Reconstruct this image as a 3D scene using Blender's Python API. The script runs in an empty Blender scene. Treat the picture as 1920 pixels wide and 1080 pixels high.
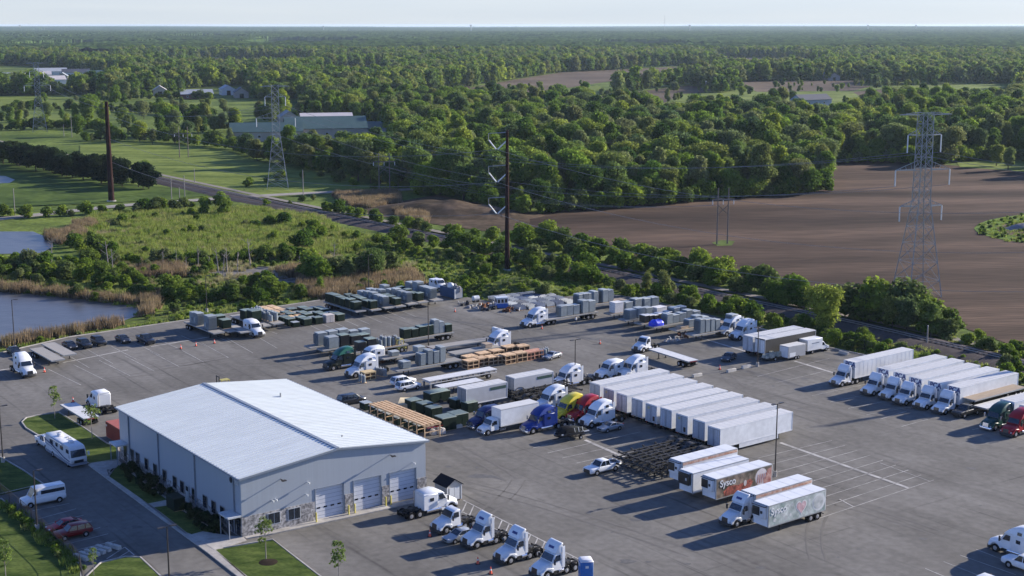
import bpy, bmesh, math, random
import numpy as np
from mathutils import Vector, Matrix, noise as mnoise
R = math.radians
# ------------------------------------------------------------------ camera, world, sun
CF, CTH, CH = 2632.4, 0.1854, 64.14          # focal length (px of a 1920 wide frame), downward pitch, height
scn = bpy.context.scene
cam_d = bpy.data.cameras.new("camera"); cam = bpy.data.objects.new("camera", cam_d)
scn.collection.objects.link(cam); scn.camera = cam
cam_d.sensor_width = 36.0; cam_d.lens = CF / 1920 * 36.0
cam_d.clip_start = 1.0; cam_d.clip_end = 60000
cam.location = (0, 0, CH); cam.rotation_euler = (math.pi / 2 - CTH, 0, 0)
scn.render.resolution_x = 1024; scn.render.resolution_y = 576
SUN_AZ, SUN_EL = R(28.5), R(19.5)            # azimuth counted from +x towards +y
w = bpy.data.worlds.new("World"); scn.world = w; w.use_nodes = True
nt = w.node_tree; bg = nt.nodes["Background"]
sky = nt.nodes.new("ShaderNodeTexSky"); sky.sky_type = 'NISHITA'; sky.sun_disc = False
sky.sun_elevation = SUN_EL; sky.sun_rotation = math.pi / 2 - SUN_AZ
sky.air_density = 0.75; sky.dust_density = 0.2; sky.ozone_density = 2.0; sky.altitude = 100
tint = nt.nodes.new("ShaderNodeMix"); tint.data_type = 'RGBA'; tint.blend_type = 'MULTIPLY'; tint.inputs[0].default_value = 1.0
tint.inputs[7].default_value = (0.66, 0.76, 1.10, 1)      # cooler, as the photograph's white balance shows the sky
nt.links.new(sky.outputs[0], tint.inputs[6]); gm = nt.nodes.new("ShaderNodeTexCoord"); sx_ = nt.nodes.new("ShaderNodeSeparateXYZ"); nt.links.new(gm.outputs["Generated"], sx_.inputs[0])
fr_ = nt.nodes.new("ShaderNodeMapRange"); fr_.interpolation_type = 'SMOOTHSTEP'; fr_.inputs[1].default_value = 0.0; fr_.inputs[2].default_value = 0.22; fr_.inputs[3].default_value = .88; fr_.inputs[4].default_value = 0.0; nt.links.new(sx_.outputs[2], fr_.inputs[0])
mpc = nt.nodes.new("ShaderNodeMapping"); mpc.inputs["Scale"].default_value = (3, 3, 60); nt.links.new(gm.outputs["Generated"], mpc.inputs[0]); nc = nt.nodes.new("ShaderNodeTexNoise"); nc.inputs["Scale"].default_value = 1.3; nc.inputs["Detail"].default_value = 5; nt.links.new(mpc.outputs[0], nc.inputs[0])
rc_ = nt.nodes.new("ShaderNodeValToRGB"); rc_.color_ramp.elements[0].position = .3; rc_.color_ramp.elements[1].position = .7; rc_.color_ramp.elements[0].color = (.56, .615, .68, 1); rc_.color_ramp.elements[1].color = (.63, .67, .71, 1); nt.links.new(nc.outputs[0], rc_.inputs[0])
veil = nt.nodes.new("ShaderNodeMix"); veil.data_type = 'RGBA'; vs_ = nt.nodes.new("ShaderNodeVectorMath"); vs_.operation = 'SCALE'; vs_.inputs[3].default_value = 4.75; nt.links.new(rc_.outputs[0], vs_.inputs[0])     # thin hazy veil low in the sky
nt.links.new(fr_.outputs[0], veil.inputs[0]); nt.links.new(tint.outputs[2], veil.inputs[6]); nt.links.new(vs_.outputs[0], veil.inputs[7]); nt.links.new(veil.outputs[2], bg.inputs[0]); bg.inputs[1].default_value = 0.104
sd = bpy.data.lights.new("sun", 'SUN'); sd.energy = 4.6; sd.angle = R(0.5); sd.color = (1.0, 0.915, 0.80)
sun = bpy.data.objects.new("sun", sd); scn.collection.objects.link(sun)
sun.rotation_euler = Vector((math.cos(SUN_AZ) * math.cos(SUN_EL), math.sin(SUN_AZ) * math.cos(SUN_EL), math.sin(SUN_EL))).to_track_quat('Z', 'Y').to_euler()
scn.view_settings.view_transform = 'Standard'; scn.view_settings.look = 'None'
scn.view_settings.exposure = 1.2; scn.view_settings.gamma = 1.0
scn.cycles.volume_bounces = 0; scn.cycles.max_bounces = 6; scn.cycles.transparent_max_bounces = 8
# ------------------------------------------------------------------ helpers
rnd = random.Random(7)
COL = scn.collection
_c, _s = math.cos(CTH), math.sin(CTH)
def G(u, v, z=0.0):
    """point of the horizontal plane z that the photograph shows at pixel (u, v)"""
    x = (u - 960) / CF; y = (540 - v) / CF
    d = Vector((x, _c + y * _s, -_s + y * _c)); t = (z - CH) / d.z
    return Vector((d.x * t, d.y * t, z))
def PX(p):
    q = Vector(p) - Vector((0, 0, CH)); dep = q.y * _c - q.z * _s
    return 960 + CF * q.x / dep, 540 - CF * (q.y * _s + q.z * _c) / dep
HB = R(36.9)                                  # the yard's own axes: B to the right and away, A to the left and away
HA = HB + math.pi / 2
def U(a): return Vector((math.cos(a), math.sin(a), 0))
MATS = {}
def mat(name, col, rough=0.6, var=0.12, scale=3.0, metal=0.0, coat=0.0, spec=0.5, col2=None, scale2=None, emit=None, obj_var=0.0, stretch=None, bump=0.0):
    if name in MATS: return MATS[name]
    m = bpy.data.materials.new(name); m.use_nodes = True; n = m.node_tree.nodes; L = m.node_tree.links
    b = n["Principled BSDF"]; b.inputs["Roughness"].default_value = rough; b.inputs["Metallic"].default_value = metal
    if rough >= .8 and spec == .5: spec = .06
    b.inputs["Coat Weight"].default_value = coat; b.inputs["Specular IOR Level"].default_value = spec
    tc = n.new("ShaderNodeTexCoord"); mp = n.new("ShaderNodeMapping"); L.new(tc.outputs["Object"], mp.inputs[0])
    if obj_var and name not in ("cone",):
        oo = n.new("ShaderNodeObjectInfo"); cm_ = n.new("ShaderNodeCombineXYZ"); mm = n.new("ShaderNodeMath"); mm.operation = "MULTIPLY"; mm.inputs[1].default_value = 137.0; L.new(oo.outputs["Random"], mm.inputs[0]); [L.new(mm.outputs[0], cm_.inputs[q]) for q in range(3)]; L.new(cm_.outputs[0], mp.inputs["Location"])
    if stretch: mp.inputs["Rotation"].default_value = (0, 0, stretch[3]); mp.inputs["Scale"].default_value = stretch[:3]
    nz = n.new("ShaderNodeTexNoise"); nz.inputs["Scale"].default_value = scale; nz.inputs["Detail"].default_value = 5
    L.new(mp.outputs[0], nz.inputs[0])
    rp = n.new("ShaderNodeValToRGB"); c = Vector(col); d = Vector(col2) if col2 else c
    rp.color_ramp.elements[0].position = 0.3; rp.color_ramp.elements[1].position = 0.7
    rp.color_ramp.elements[0].color = (*[max(0, k * (1 - var)) for k in c], 1)
    rp.color_ramp.elements[1].color = (*[min(1, k * (1 + var)) for k in d], 1)
    L.new(nz.outputs[0], rp.inputs[0]); out = rp.outputs[0]
    if scale2:
        n2 = n.new("ShaderNodeTexNoise"); n2.inputs["Scale"].default_value = scale2; n2.inputs["Detail"].default_value = 4; L.new(mp.outputs[0], n2.inputs[0])
        mr = n.new("ShaderNodeMapRange"); mr.inputs[1].default_value = .3; mr.inputs[2].default_value = .7; mr.inputs[3].default_value = 1 - var * 1.3; mr.inputs[4].default_value = 1 + var * 1.3
        L.new(n2.outputs[0], mr.inputs[0]); hs = n.new("ShaderNodeHueSaturation"); L.new(mr.outputs[0], hs.inputs["Value"]); L.new(out, hs.inputs["Color"]); out = hs.outputs[0]
    if obj_var:
        oi = n.new("ShaderNodeObjectInfo"); mr = n.new("ShaderNodeMapRange"); mr.inputs[3].default_value = 1 - obj_var; mr.inputs[4].default_value = 1 + obj_var
        L.new(oi.outputs["Random"], mr.inputs[0]); hs = n.new("ShaderNodeHueSaturation"); L.new(mr.outputs[0], hs.inputs["Value"]); L.new(out, hs.inputs["Color"]); out = hs.outputs[0]
    L.new(out, b.inputs["Base Color"])
    if bump:
        bp = n.new("ShaderNodeBump"); bp.inputs["Strength"].default_value = bump; bp.inputs["Distance"].default_value = .3; L.new(nz.outputs[0], bp.inputs["Height"]); L.new(bp.outputs[0], b.inputs["Normal"])
    MATS[name] = m; return m
class MB:
    def __init__(s): s.v = []; s.f = []; s.m = []
    def add(s, vs, fs, mi=0):
        o = len(s.v); s.v += [tuple(p) for p in vs]; s.f += [tuple(i + o for i in f) for f in fs]; s.m += [mi] * len(fs); return s
    def box(s, x0, x1, y0, y1, z0, z1, mi=0, top=1.0):
        cx, cy = (x0 + x1) / 2, (y0 + y1) / 2; hx, hy = (x1 - x0) / 2, (y1 - y0) / 2
        vs = [(cx + a * hx * k, cy + b * hy * k, z) for z, k in ((z0, 1), (z1, top)) for a, b in ((-1, -1), (1, -1), (1, 1), (-1, 1))]
        return s.add(vs, [(3, 2, 1, 0), (4, 5, 6, 7), (0, 1, 5, 4), (1, 2, 6, 5), (2, 3, 7, 6), (3, 0, 4, 7)], mi)
    def ext(s, prof, hw, mi=0):
        """side profile [(x,z)] pushed to +-half width, which may be a function of z (or of x, z)"""
        f = hw if callable(hw) else (lambda x, z: hw)
        n = len(prof); a = [(x, f(x, z), z) for x, z in prof]; b = [(x, -f(x, z), z) for x, z in prof]
        return s.add(a + b, [tuple(range(n)), tuple(range(2 * n - 1, n - 1, -1))] + [((i + 1) % n, i, i + n, (i + 1) % n + n) for i in range(n)], mi)
    def ext2(s, prof, y0, y1, mi=0):
        n = len(prof); a = [(x, y1, z) for x, z in prof]; b = [(x, y0, z) for x, z in prof]
        return s.add(a + b, [tuple(range(n)), tuple(range(2 * n - 1, n - 1, -1))] + [((i + 1) % n, i, i + n, (i + 1) % n + n) for i in range(n)], mi)
    def slab(s, pts, t=0.02, mi=0):
        P = [Vector(p) for p in pts]; nn = (P[1] - P[0]).cross(P[2] - P[0]).normalized() * t; n = len(P)
        return s.add([p - nn * .5 for p in P] + [p + nn for p in P], [tuple(range(n - 1, -1, -1)), tuple(range(n, 2 * n))] + [(i, (i + 1) % n, (i + 1) % n + n, i + n) for i in range(n)], mi)
    def cyl(s, p0, p1, r0, r1=None, n=10, mi=0):
        r1 = r0 if r1 is None else r1; p0 = Vector(p0); p1 = Vector(p1); d = (p1 - p0).normalized()
        a = d.orthogonal().normalized(); b = d.cross(a)
        A = [p0 + (a * math.cos(t) + b * math.sin(t)) * r0 for t in [2 * math.pi * i / n for i in range(n)]]
        B = [p1 + (a * math.cos(t) + b * math.sin(t)) * r1 for t in [2 * math.pi * i / n for i in range(n)]]
        return s.add(A + B, [tuple(range(n - 1, -1, -1)), tuple(range(n, 2 * n))] + [(i, (i + 1) % n, (i + 1) % n + n, i + n) for i in range(n)], mi)
    def loft(s, rings, mi=0):
        n = len(rings[0]); vs = [p for r in rings for p in r]; fs = [tuple(range(n - 1, -1, -1)), tuple(range(len(vs) - n, len(vs)))]
        for k in range(len(rings) - 1):
            for i in range(n): fs.append((k * n + i, k * n + (i + 1) % n, (k + 1) * n + (i + 1) % n, (k + 1) * n + i))
        return s.add(vs, fs, mi)
    def mesh(s, name, mats, smooth=True, bevel=0):
        me = bpy.data.meshes.new(name); me.from_pydata(s.v, [], s.f)
        for m in (mats if isinstance(mats, (list, tuple)) else [mats]): me.materials.append(m)
        me.polygons.foreach_set("material_index", s.m)
        if bevel:
            bm = bmesh.new(); bm.from_mesh(me); bmesh.ops.recalc_face_normals(bm, faces=bm.faces)
            es = [e for e in bm.edges if len(e.link_faces) == 2 and e.calc_face_angle(0) > .5]
            bmesh.ops.bevel(bm, geom=es, offset=bevel, segments=1, profile=.5, affect='EDGES', clamp_overlap=True); bm.to_mesh(me); bm.free()
        else:
            bm = bmesh.new(); bm.from_mesh(me); bmesh.ops.recalc_face_normals(bm, faces=bm.faces); bm.to_mesh(me); bm.free()
        if smooth:
            me.polygons.foreach_set("use_smooth", [True] * len(me.polygons)); me.set_sharp_from_angle(angle=R(38))
        me.update(); return me
def link(name, data, parent=None):
    o = bpy.data.objects.new(name, data); COL.objects.link(o)
    if parent: o.parent = parent
    return o
def part(name, mb, mats, parent, smooth=True, bevel=0, loc=None):
    o = link(name, mb.mesh(name, mats, smooth, bevel), parent)
    if loc: o.location = loc
    return o
def root(name, cat): o = link(name, None); o.empty_display_size = .5; o["category"] = cat; return o
def tag(o, label=None, cat=None, group=None, kind=None):
    if label: o["label"] = label
    if cat: o["category"] = cat
    if group: o["group"] = group
    if kind: o["kind"] = kind
    return o
def copy_tree(o, parent=None):
    c = o.copy(); COL.objects.link(c); c.parent = parent
    for ch in list(o.children): copy_tree(ch, c)
    return c
PROTO = {}; USED = set()
def place(key, builder, loc, heading=0.0, label=None, group=None, scale=None):
    if key not in PROTO:
        o = builder(); PROTO[key] = o
    elif key not in USED: o = PROTO[key]
    else: o = copy_tree(PROTO[key])
    USED.add(key)
    o.location = loc; o.rotation_euler = (0, 0, heading)
    if scale: o.scale = scale
    if label: o["label"] = label
    if group: o["group"] = group
    return o
ORD = "first second third fourth fifth sixth seventh eighth ninth tenth eleventh twelfth thirteenth fourteenth fifteenth sixteenth seventeenth eighteenth nineteenth twentieth".split()
def nth(i, n=None):
    if n and n > 2 and i == n - 1: return "last"
    if i < 20: return ORD[i]
    return ORD[i % 10] if False else ("twenty-" + ORD[i - 20] if i < 29 else ("thirty-" + ORD[i - 30] if 30 <= i < 39 else {29: "thirtieth", 39: "fortieth"}.get(i, "forty-" + ORD[(i - 40) % 9])))
# ------------------------------------------------------------------ materials
WHITE = mat("white_paint", (.70, .71, .71), .35, .05, 2.0, coat=.3, obj_var=.06)
TRAILW = mat("trailer_white", (.69, .70, .70), .45, .06, 1.2, scale2=.3, obj_var=.05)
ROOFW = mat("trailer_roof", (.50, .495, .475), .6, .08, .8, obj_var=.07, stretch=(1, 6, 1, 0))
BLACK = mat("black_paint", (.012, .013, .016), .35, .2, 3, coat=.3)
RUBBER = mat("tyre_rubber", (.012, .012, .013), .85, .2, 8)
RIM = mat("rim_metal", (.45, .45, .46), .35, .1, 8, metal=.6)
CHROME = mat("chrome", (.6, .6, .62), .22, .05, 5, metal=.9)
GLASS = mat("dark_glass", (.012, .018, .028), .08, .2, 2, spec=.8)
FRAME = mat("frame_steel", (.018, .017, .017), .65, .3, 4)
LAMP = mat("lamp_lens", (.5, .5, .5), .15, .1, 4)
REDL = mat("red_lens", (.35, .01, .01), .3, .1, 4)
CONC = mat("concrete", (.36, .34, .31), .85, .14, 1.5, scale2=.25)
WOOD = mat("new_timber", (.52, .33, .17), .75, .2, 2, col2=(.60, .42, .25), obj_var=.12)
DECKG = mat("grey_deck_boards", (.30, .285, .26), .8, .15, 1.5, obj_var=.15, stretch=(.3, 8, 1, 0))
DECKB = mat("brown_deck_boards", (.36, .29, .22), .8, .15, 1.5, obj_var=.1, stretch=(.3, 8, 1, 0))
DECKW = mat("pale_deck", (.55, .55, .54), .6, .1, 1.5)
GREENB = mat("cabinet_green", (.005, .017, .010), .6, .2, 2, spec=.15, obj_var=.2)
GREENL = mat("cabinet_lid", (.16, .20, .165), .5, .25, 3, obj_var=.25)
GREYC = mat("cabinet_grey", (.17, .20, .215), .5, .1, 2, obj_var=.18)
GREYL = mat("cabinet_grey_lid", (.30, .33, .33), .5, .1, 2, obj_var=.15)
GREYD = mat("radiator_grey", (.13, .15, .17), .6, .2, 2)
GALV = mat("galvanised", (.30, .31, .31), .5, .12, 1.0, metal=.3)
POLEB = mat("lamp_post_bronze", (.025, .02, .018), .5, .2, 2)
RUST = mat("weathered_steel", (.030, .014, .012), .8, .3, .4)
GLAZ = mat("insulator_white", (.62, .63, .62), .3, .05, 3)
ORANGE = mat("cone_orange", (.75, .10, .05), .5, .1, 4)
def paint(name, c): return mat(name, c, .38, .08, 2, coat=.12, spec=.3)
BLUEP = paint("blue_paint", (.008, .030, .19)); NAVYP = paint("navy_paint", (.010, .018, .09)); YELP = paint("yellow_paint", (.62, .50, .03))
REDP = paint("red_paint", (.30, .004, .012)); GRNP = paint("dark_green_paint", (.006, .05, .042)); MARP = paint("maroon_paint", (.14, .003, .006))
SILV = mat("silver_paint", (.36, .37, .38), .3, .06, 2, metal=.35, coat=.4); DGREY = paint("dark_grey_paint", (.035, .042, .055)); FORESTP = paint("black_green_paint", (.006, .012, .010)); TEALP = paint("teal_paint", (.01, .10, .06))
# ------------------------------------------------------------------ vehicles (origin: ground under the front bumper, body towards -x)
def _wheel_meshes(r, w):
    k = ("wm", r, w)
    if k not in PROTO:
        a = MB().cyl((0, -w / 2, 0), (0, w / 2, 0), r, r, 18); b = MB().cyl((0, w / 2 - .06, 0), (0, w / 2 + .012, 0), r * .6, r * .52, 14).cyl((0, w / 2 + .01, 0), (0, w / 2 + .05, 0), r * .18, r * .14, 8)
        PROTO[k] = (a.mesh("wheel", RUBBER), b.mesh("rim", RIM))
    return PROTO[k]
def wheel(p, x, y, r, w):
    a, b = _wheel_meshes(r, w); o = link("wheel", a, p); o.location = (x, y, r)
    if y < 0: o.rotation_euler = (0, 0, math.pi)
    link("rim", b, o); return o
def arc(cx, cz, r, a0, a1, n): return [(cx + r * math.cos(R(a0 + (a1 - a0) * i / n)), cz + r * math.sin(R(a0 + (a1 - a0) * i / n))) for i in range(n + 1)]
def tractor(paintm, kind, roofm=None, dark_grille=True, bumperm=None, mark=False):
    """kind: day | fair (day cab with tall roof fairing) | high | mid (sleepers) | old"""
    def build():
        t = root("truck_tractor" if kind in ("day", "fair") else "sleeper_truck", "truck"); rm = roofm or paintm
        slp = kind in ("high", "mid", "old"); cb = -3.45; bk = -5.7 if slp else -3.45; Lr = bk - 2.9
        # hood with fenders
        h = MB().loft([[(-.12, -.80, .62), (-.12, .80, .62), (-.10, .84, 1.1), (-.22, .70, 1.38), (-.22, -.70, 1.38), (-.10, -.84, 1.1)],
                       [(-.75, -.92, .62), (-.75, .92, .62), (-.75, .98, 1.25), (-.75, .80, 1.62), (-.75, -.80, 1.62), (-.75, -.98, 1.25)],
                       [(-1.95, -1.06, .8), (-1.95, 1.06, .8), (-1.95, 1.12, 1.5), (-1.95, .95, 1.92), (-1.95, -.95, 1.92), (-1.95, -1.12, 1.5)]])
        for sd_ in (1, -1):
            pr = arc(-1.25, .52, .66, 12, 168, 8) + [(-2.15, .72), (-2.15, 1.15), (-1.75, 1.33)] + arc(-1.25, .52, .86, 112, 40, 4) + [(-.28, 1.0), (-.22, .62)]
            h.ext2(pr, *((.78, 1.2) if sd_ > 0 else (-1.2, -.78)))
        part("hood", h, paintm, t, bevel=.04)
        c = MB().ext([(-1.9, .8), (-1.9, 1.86), (-2.42, 2.72), (-2.8, 2.86), (cb, 2.9), (cb, .8)], lambda x, z: 1.16 if z < 2 else 1.02)
        part("cab", c, paintm, t, bevel=.06)
        part("windshield", MB().slab([(-1.925, -1.0, 1.98), (-1.925, 1.0, 1.98), (-2.37, .9, 2.68), (-2.37, -.9, 2.68)], .04), GLASS, t, False)
        for sg in (1, -1):
            q = [(-2.2, sg * 1.155, 1.95), (-3.2, sg * 1.155, 1.95), (-3.2, sg * 1.04, 2.6), (-2.55, sg * 1.04, 2.6)]
            part("side_window", MB().slab(q if sg > 0 else q[::-1], .03), GLASS, t, False)
        if slp:
            zt = {"high": 2.9, "mid": 2.9, "old": 2.7}[kind]
            part("sleeper", MB().box(bk, cb + .01, -1.2, 1.2, .8, zt), paintm, t, bevel=.07)
            for sg in (1, -1):
                q = [(-4.1, sg * 1.205, 1.95), (-4.7, sg * 1.205, 1.95), (-4.7, sg * 1.205, 2.4), (-4.1, sg * 1.205, 2.4)]
                part("sleeper_window", MB().slab(q if sg > 0 else q[::-1], .03), GLASS, t, False)
        if kind == "high":
            pr = [(-2.3, 2.68), (-2.55, 3.0), (-3.0, 3.42), (-3.6, 3.75), (-4.3, 3.95), (-5.0, 4.0), (bk, 3.93), (bk, 2.88), (-3.4, 2.86)]
            part("roof_fairing", MB().ext(pr, lambda x, z: 1.2 if z < 2.95 else (1.12 if z < 3.6 else .92)), rm, t, bevel=.08)
            for sg in (1, -1):
                part("side_extender", MB().box(bk - .45, bk, sg * 1.16 - .03, sg * 1.16 + .03, 1.0, 3.7), paintm, t)
                part("upper_window", MB().slab([(-4.2, sg * 1.2, 3.02), (-4.8, sg * 1.2, 3.02), (-4.8, sg * 1.12, 3.4), (-4.2, sg * 1.12, 3.4)][::sg], .03), GLASS, t, False)
        elif kind == "mid":
            pr = [(-2.3, 2.68), (-2.8, 3.05), (-3.6, 3.3), (bk, 3.25), (bk, 2.88), (-3.4, 2.86)]
            part("roof_fairing", MB().ext(pr, lambda x, z: 1.18 if z < 2.95 else .98), rm, t, bevel=.07)
        elif kind == "fair":
            pr = [(-2.42, 2.86), (-2.66, 3.35), (-3.0, 3.8), (-3.35, 4.02), (-3.62, 4.02), (cb, 2.84)]
            f_ = part("roof_fairing", MB().ext(pr, lambda x, z: 1.12 if z < 2.95 else (1.16 if z < 3.6 else 1.1)), rm, t, bevel=.05)
            if mark: part("lettering", MB().slab([(-2.61, -.45, 3.3), (-2.61, .45, 3.3), (-2.77, .45, 3.55), (-2.77, -.45, 3.55)], .03), MATS["sign_blue"], f_, False)
            for sg in (1, -1): part("side_extender", MB().box(cb - .4, cb, sg * 1.12 - .03, sg * 1.12 + .03, 1.0, 3.6), paintm, t)
        part("grille", MB().slab([(-.105, -.52, .72), (-.105, .52, .72), (-.2, .50, 1.33), (-.2, -.50, 1.33)][::-1], .07), BLACK if dark_grille else CHROME, t, False)
        part("bumper", MB().loft([[(-.5, -1.22, .28), (-.5, -1.22, .72), (-.5, 1.22, .72), (-.5, 1.22, .28)], [(-.12, -1.12, .28), (-.12, -1.12, .72), (-.12, 1.12, .72), (-.12, 1.12, .28)], [(0, -.85, .3), (0, -.85, .68), (0, .85, .68), (0, .85, .3)]]), bumperm or (FRAME if dark_grille else CHROME), t, bevel=.03)
        for sg in (1, -1):
            part("headlight", MB().box(-.42, -.14, sg * .86 - .13, sg * .86 + .13, .78, 1.0), LAMP, t, bevel=.03)
            mi = MB().box(-2.1, -1.95, sg * 1.5 - .12, sg * 1.5 + .12, 1.75, 2.4).cyl((-2.1, sg * 1.1, 2.3), (-2.05, sg * 1.45, 2.3), .025, n=6).cyl((-2.1, sg * 1.1, 1.85), (-2.05, sg * 1.45, 1.85), .025, n=6)
            part("mirror", mi, BLACK if dark_grille else CHROME, t, bevel=.02)
            part("fuel_tank", MB().cyl((-2.9, sg * .93, .66), (-4.3 if not slp else -5.2, sg * .93, .66), .31, n=14), CHROME, t, bevel=.03)
            part("step", MB().box(-2.85, -2.2, sg * 1.0 - .18, sg * 1.0 + .18, .38, .74), FRAME if kind != "mid" else paintm, t)
            wheel(t, -1.25, sg * 1.02, .52, .3)
            for x in (Lr + .95, Lr + 2.25): wheel(t, x, sg * .92, .52, .62)
            part("mudflap", MB().box(Lr + .2, Lr + .24, sg * .92 - .3, sg * .92 + .3, .25, .95), RUBBER, t)
        fr = MB()
        for y in (-.42, .42): fr.box(Lr, -.6, y - .05, y + .05, .78, 1.03)
        for x in (Lr + .05, Lr + .95, Lr + 2.25, bk - .4): fr.box(x - .08, x + .08, -.42, .42, .82, .98)
        for x in (-1.25, Lr + .95, Lr + 2.25): fr.cyl((x, -.9, .52), (x, .9, .52), .08, n=8)
        fr.box(bk - .9, bk - .25, -.75, .75, .95, 1.05); fr.box(-1.9, -.5, -.6, .6, .5, .9)
        part("frame", fr, FRAME, t)
        part("fifth_wheel", MB().cyl((Lr + 1.6, 0, 1.04), (Lr + 1.6, 0, 1.2), .46, .44, n=14).box(Lr + 1.0, Lr + 1.3, -.4, .4, 1.04, 1.14), FRAME, t)
        part("exhaust", MB().cyl((bk - .12, 1.0, .9), (bk - .12, 1.0, 3.1 if kind != "day" else 2.7), .07, n=10), CHROME, t)
        return t
    return ("tr", paintm.name, kind, roofm.name if roofm else "", dark_grille, mark), build
def under(t, L, zf, skirt=False, single_legs=False, xw=None, m=FRAME):
    """running gear of a semi trailer that is L long"""
    f = MB()
    for y in (-.5, .5): f.box(-L + .3, -1.0, y - .06, y + .06, zf - .3, zf - .002)
    x = -2.0
    while x > -L + .4: f.box(x - .04, x + .04, -1.2, 1.2, zf - .16, zf - .002); x -= 1.5
    xs = xw or (-L + 1.5, -L + 2.8)
    for x in xs: f.cyl((x, -.95, .52), (x, .95, .52), .08, n=8); f.box(x - .1, x + .1, -.6, .6, .5, zf - .3)
    f.box(-L + .1, -L + .2, -1.15, 1.15, .5, .62); f.box(-L + .1, -L + .18, -.7, -.6, .55, zf - .02); f.box(-L + .1, -L + .18, .6, .7, .55, zf - .02)
    part("underframe", f, m, t)
    for sg in (1, -1):
        for x in xs: wheel(t, x, sg * .98, .52, .6)
        g = MB().box(-2.75, -2.6, sg * .85 - .07, sg * .85 + .07, .12, zf - .3).box(-2.85, -2.5, sg * .85 - .16, sg * .85 + .16, .04, .12)
        part("landing_leg", g, m, t)
        part("mudflap", MB().box(xs[0] - .72, xs[0] - .68, sg * .98 - .3, sg * .98 + .3, .25, .95), RUBBER, t)
        if skirt: part("side_skirt", MB().box(-L + 4.2, -3.2, sg * 1.27 - .02, sg * 1.27 + .02, .35, zf - .004), TRAILW, t)
def van_trailer(L=16.15, side=None, doorm=None, skirt=True, ribs=False, logo=None, hgt=4.1, roofm=None, vent=False, sticker=False):
    def build():
        t = root("box_trailer", "trailer"); z0 = 1.12; W = 1.3; sm = side or TRAILW
        b = MB().box(-L, 0, -W, W, z0, hgt - .04)
        for y in (-W, W): b.box(-L - .01, .012, y - .022, y + .022, z0 - .06, z0 + .12, 1).box(-L - .01, .012, y - .02, y + .02, hgt - .14, hgt - .02, 1)
        for x in (-L, 0):
            for y in (-W, W): b.box(x - .03, x + .03, y - .03, y + .03, z0, hgt - .03, 1)
        if ribs:
            x = -1.2
            while x > -L + .8: b.box(x - .02, x + .02, -W - .012, W + .012, z0 + .13, hgt - .15, 1); x -= 1.22
        part("body", b, [sm, TRAILW], t, False)
        rf = MB().box(-L + .02, -.02, -W + .03, W - .03, hgt - .05, hgt)
        xr = -1.2
        while xr > -L + .5: rf.box(xr - .03, xr + .03, -W + .05, W - .05, hgt, hgt + .012); xr -= 1.22
        part("roof", rf, roofm or ROOFW, t, False)
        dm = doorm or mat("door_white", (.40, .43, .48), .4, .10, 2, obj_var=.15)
        for sg in (1, -1):
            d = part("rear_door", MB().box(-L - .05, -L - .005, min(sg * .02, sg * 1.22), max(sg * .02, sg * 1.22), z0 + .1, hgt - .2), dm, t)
            lk = MB()
            for y in (.28, .75): lk.cyl((-L - .08, sg * y, z0 + .12), (-L - .08, sg * y, hgt - .22), .02, n=6)
            for z in (1.5, 2.2, 3.0, 3.6): lk.box(-L - .07, -L - .05, min(sg * 1.0, sg * 1.23), max(sg * 1.0, sg * 1.23), z, z + .06)
            part("lock_rods", lk, GALV, d)
            fe = MB(); ya, yb = sorted((sg * .02, sg * 1.22)); fe.box(-L - .062, -L - .051, ya, ya + .05, z0 + .1, hgt - .2).box(-L - .062, -L - .051, yb - .05, yb, z0 + .1, hgt - .2).box(-L - .061, -L - .051, ya + .05, yb - .05, hgt - .27, hgt - .2).box(-L - .061, -L - .051, ya + .05, yb - .05, z0 + .1, z0 + .17); part("door_seal", fe, GREYD, d)
        if vent: part("document_box", MB().box(-L - .1, -L - .055, -.9, -.45, z0 + .35, z0 + 1.1), BLACK, t)
        if sticker: part("notice", MB().box(-L - .075, -L - .055, .35, .85, hgt - .85, hgt - .45), mat("notice_yellow", (.42, .38, .20), .6), t)
        for sg in (1, -1): part("tail_light", MB().box(-L - .04, -L + .0, sg * 1.0 - .1, sg * 1.0 + .1, z0 - .12, z0 - .03), REDL, t)
        under(t, L, z0, skirt)
        if logo: logo(t, hgt)
        return t
    return ("van", L, side.name if side else "", doorm.name if doorm else "", skirt, ribs, logo.__name__ if logo else "", hgt, vent, sticker), build
def flatbed(L=14.6, deckm=None, load_rail=False, headboard=False, framem=None):
    def build():
        t = root("flatbed_trailer", "trailer"); z0 = 1.38; dm = deckm or DECKG
        part("deck", MB().box(-L, 0, -1.28, 1.28, z0, z0 + .1), dm, t, False)
        r_ = MB()
        for y in (-1.3, 1.3): r_.box(-L - .02, .02, y - .03, y + .03, z0 - .12, z0 + .11)
        r_.box(-L - .05, -L, -1.3, 1.3, z0 - .15, z0 + .105).box(0, .05, -1.3, 1.3, z0 - .15, z0 + .105)
        part("side_rail", r_, GALV if framem is None else framem, t)
        if headboard: part("headboard", MB().box(-.05, .05, -1.25, 1.25, z0 + .1, z0 + 1.2), GALV, t)
        part("rear_light", MB().box(-L - .08, -L - .04, -.9, .9, z0 - .12, z0), REDL, t)
        under(t, L, z0, False, m=framem or FRAME); return t
    return ("flat", L, deckm.name if deckm else "", headboard, framem.name if framem else ""), build
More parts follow.
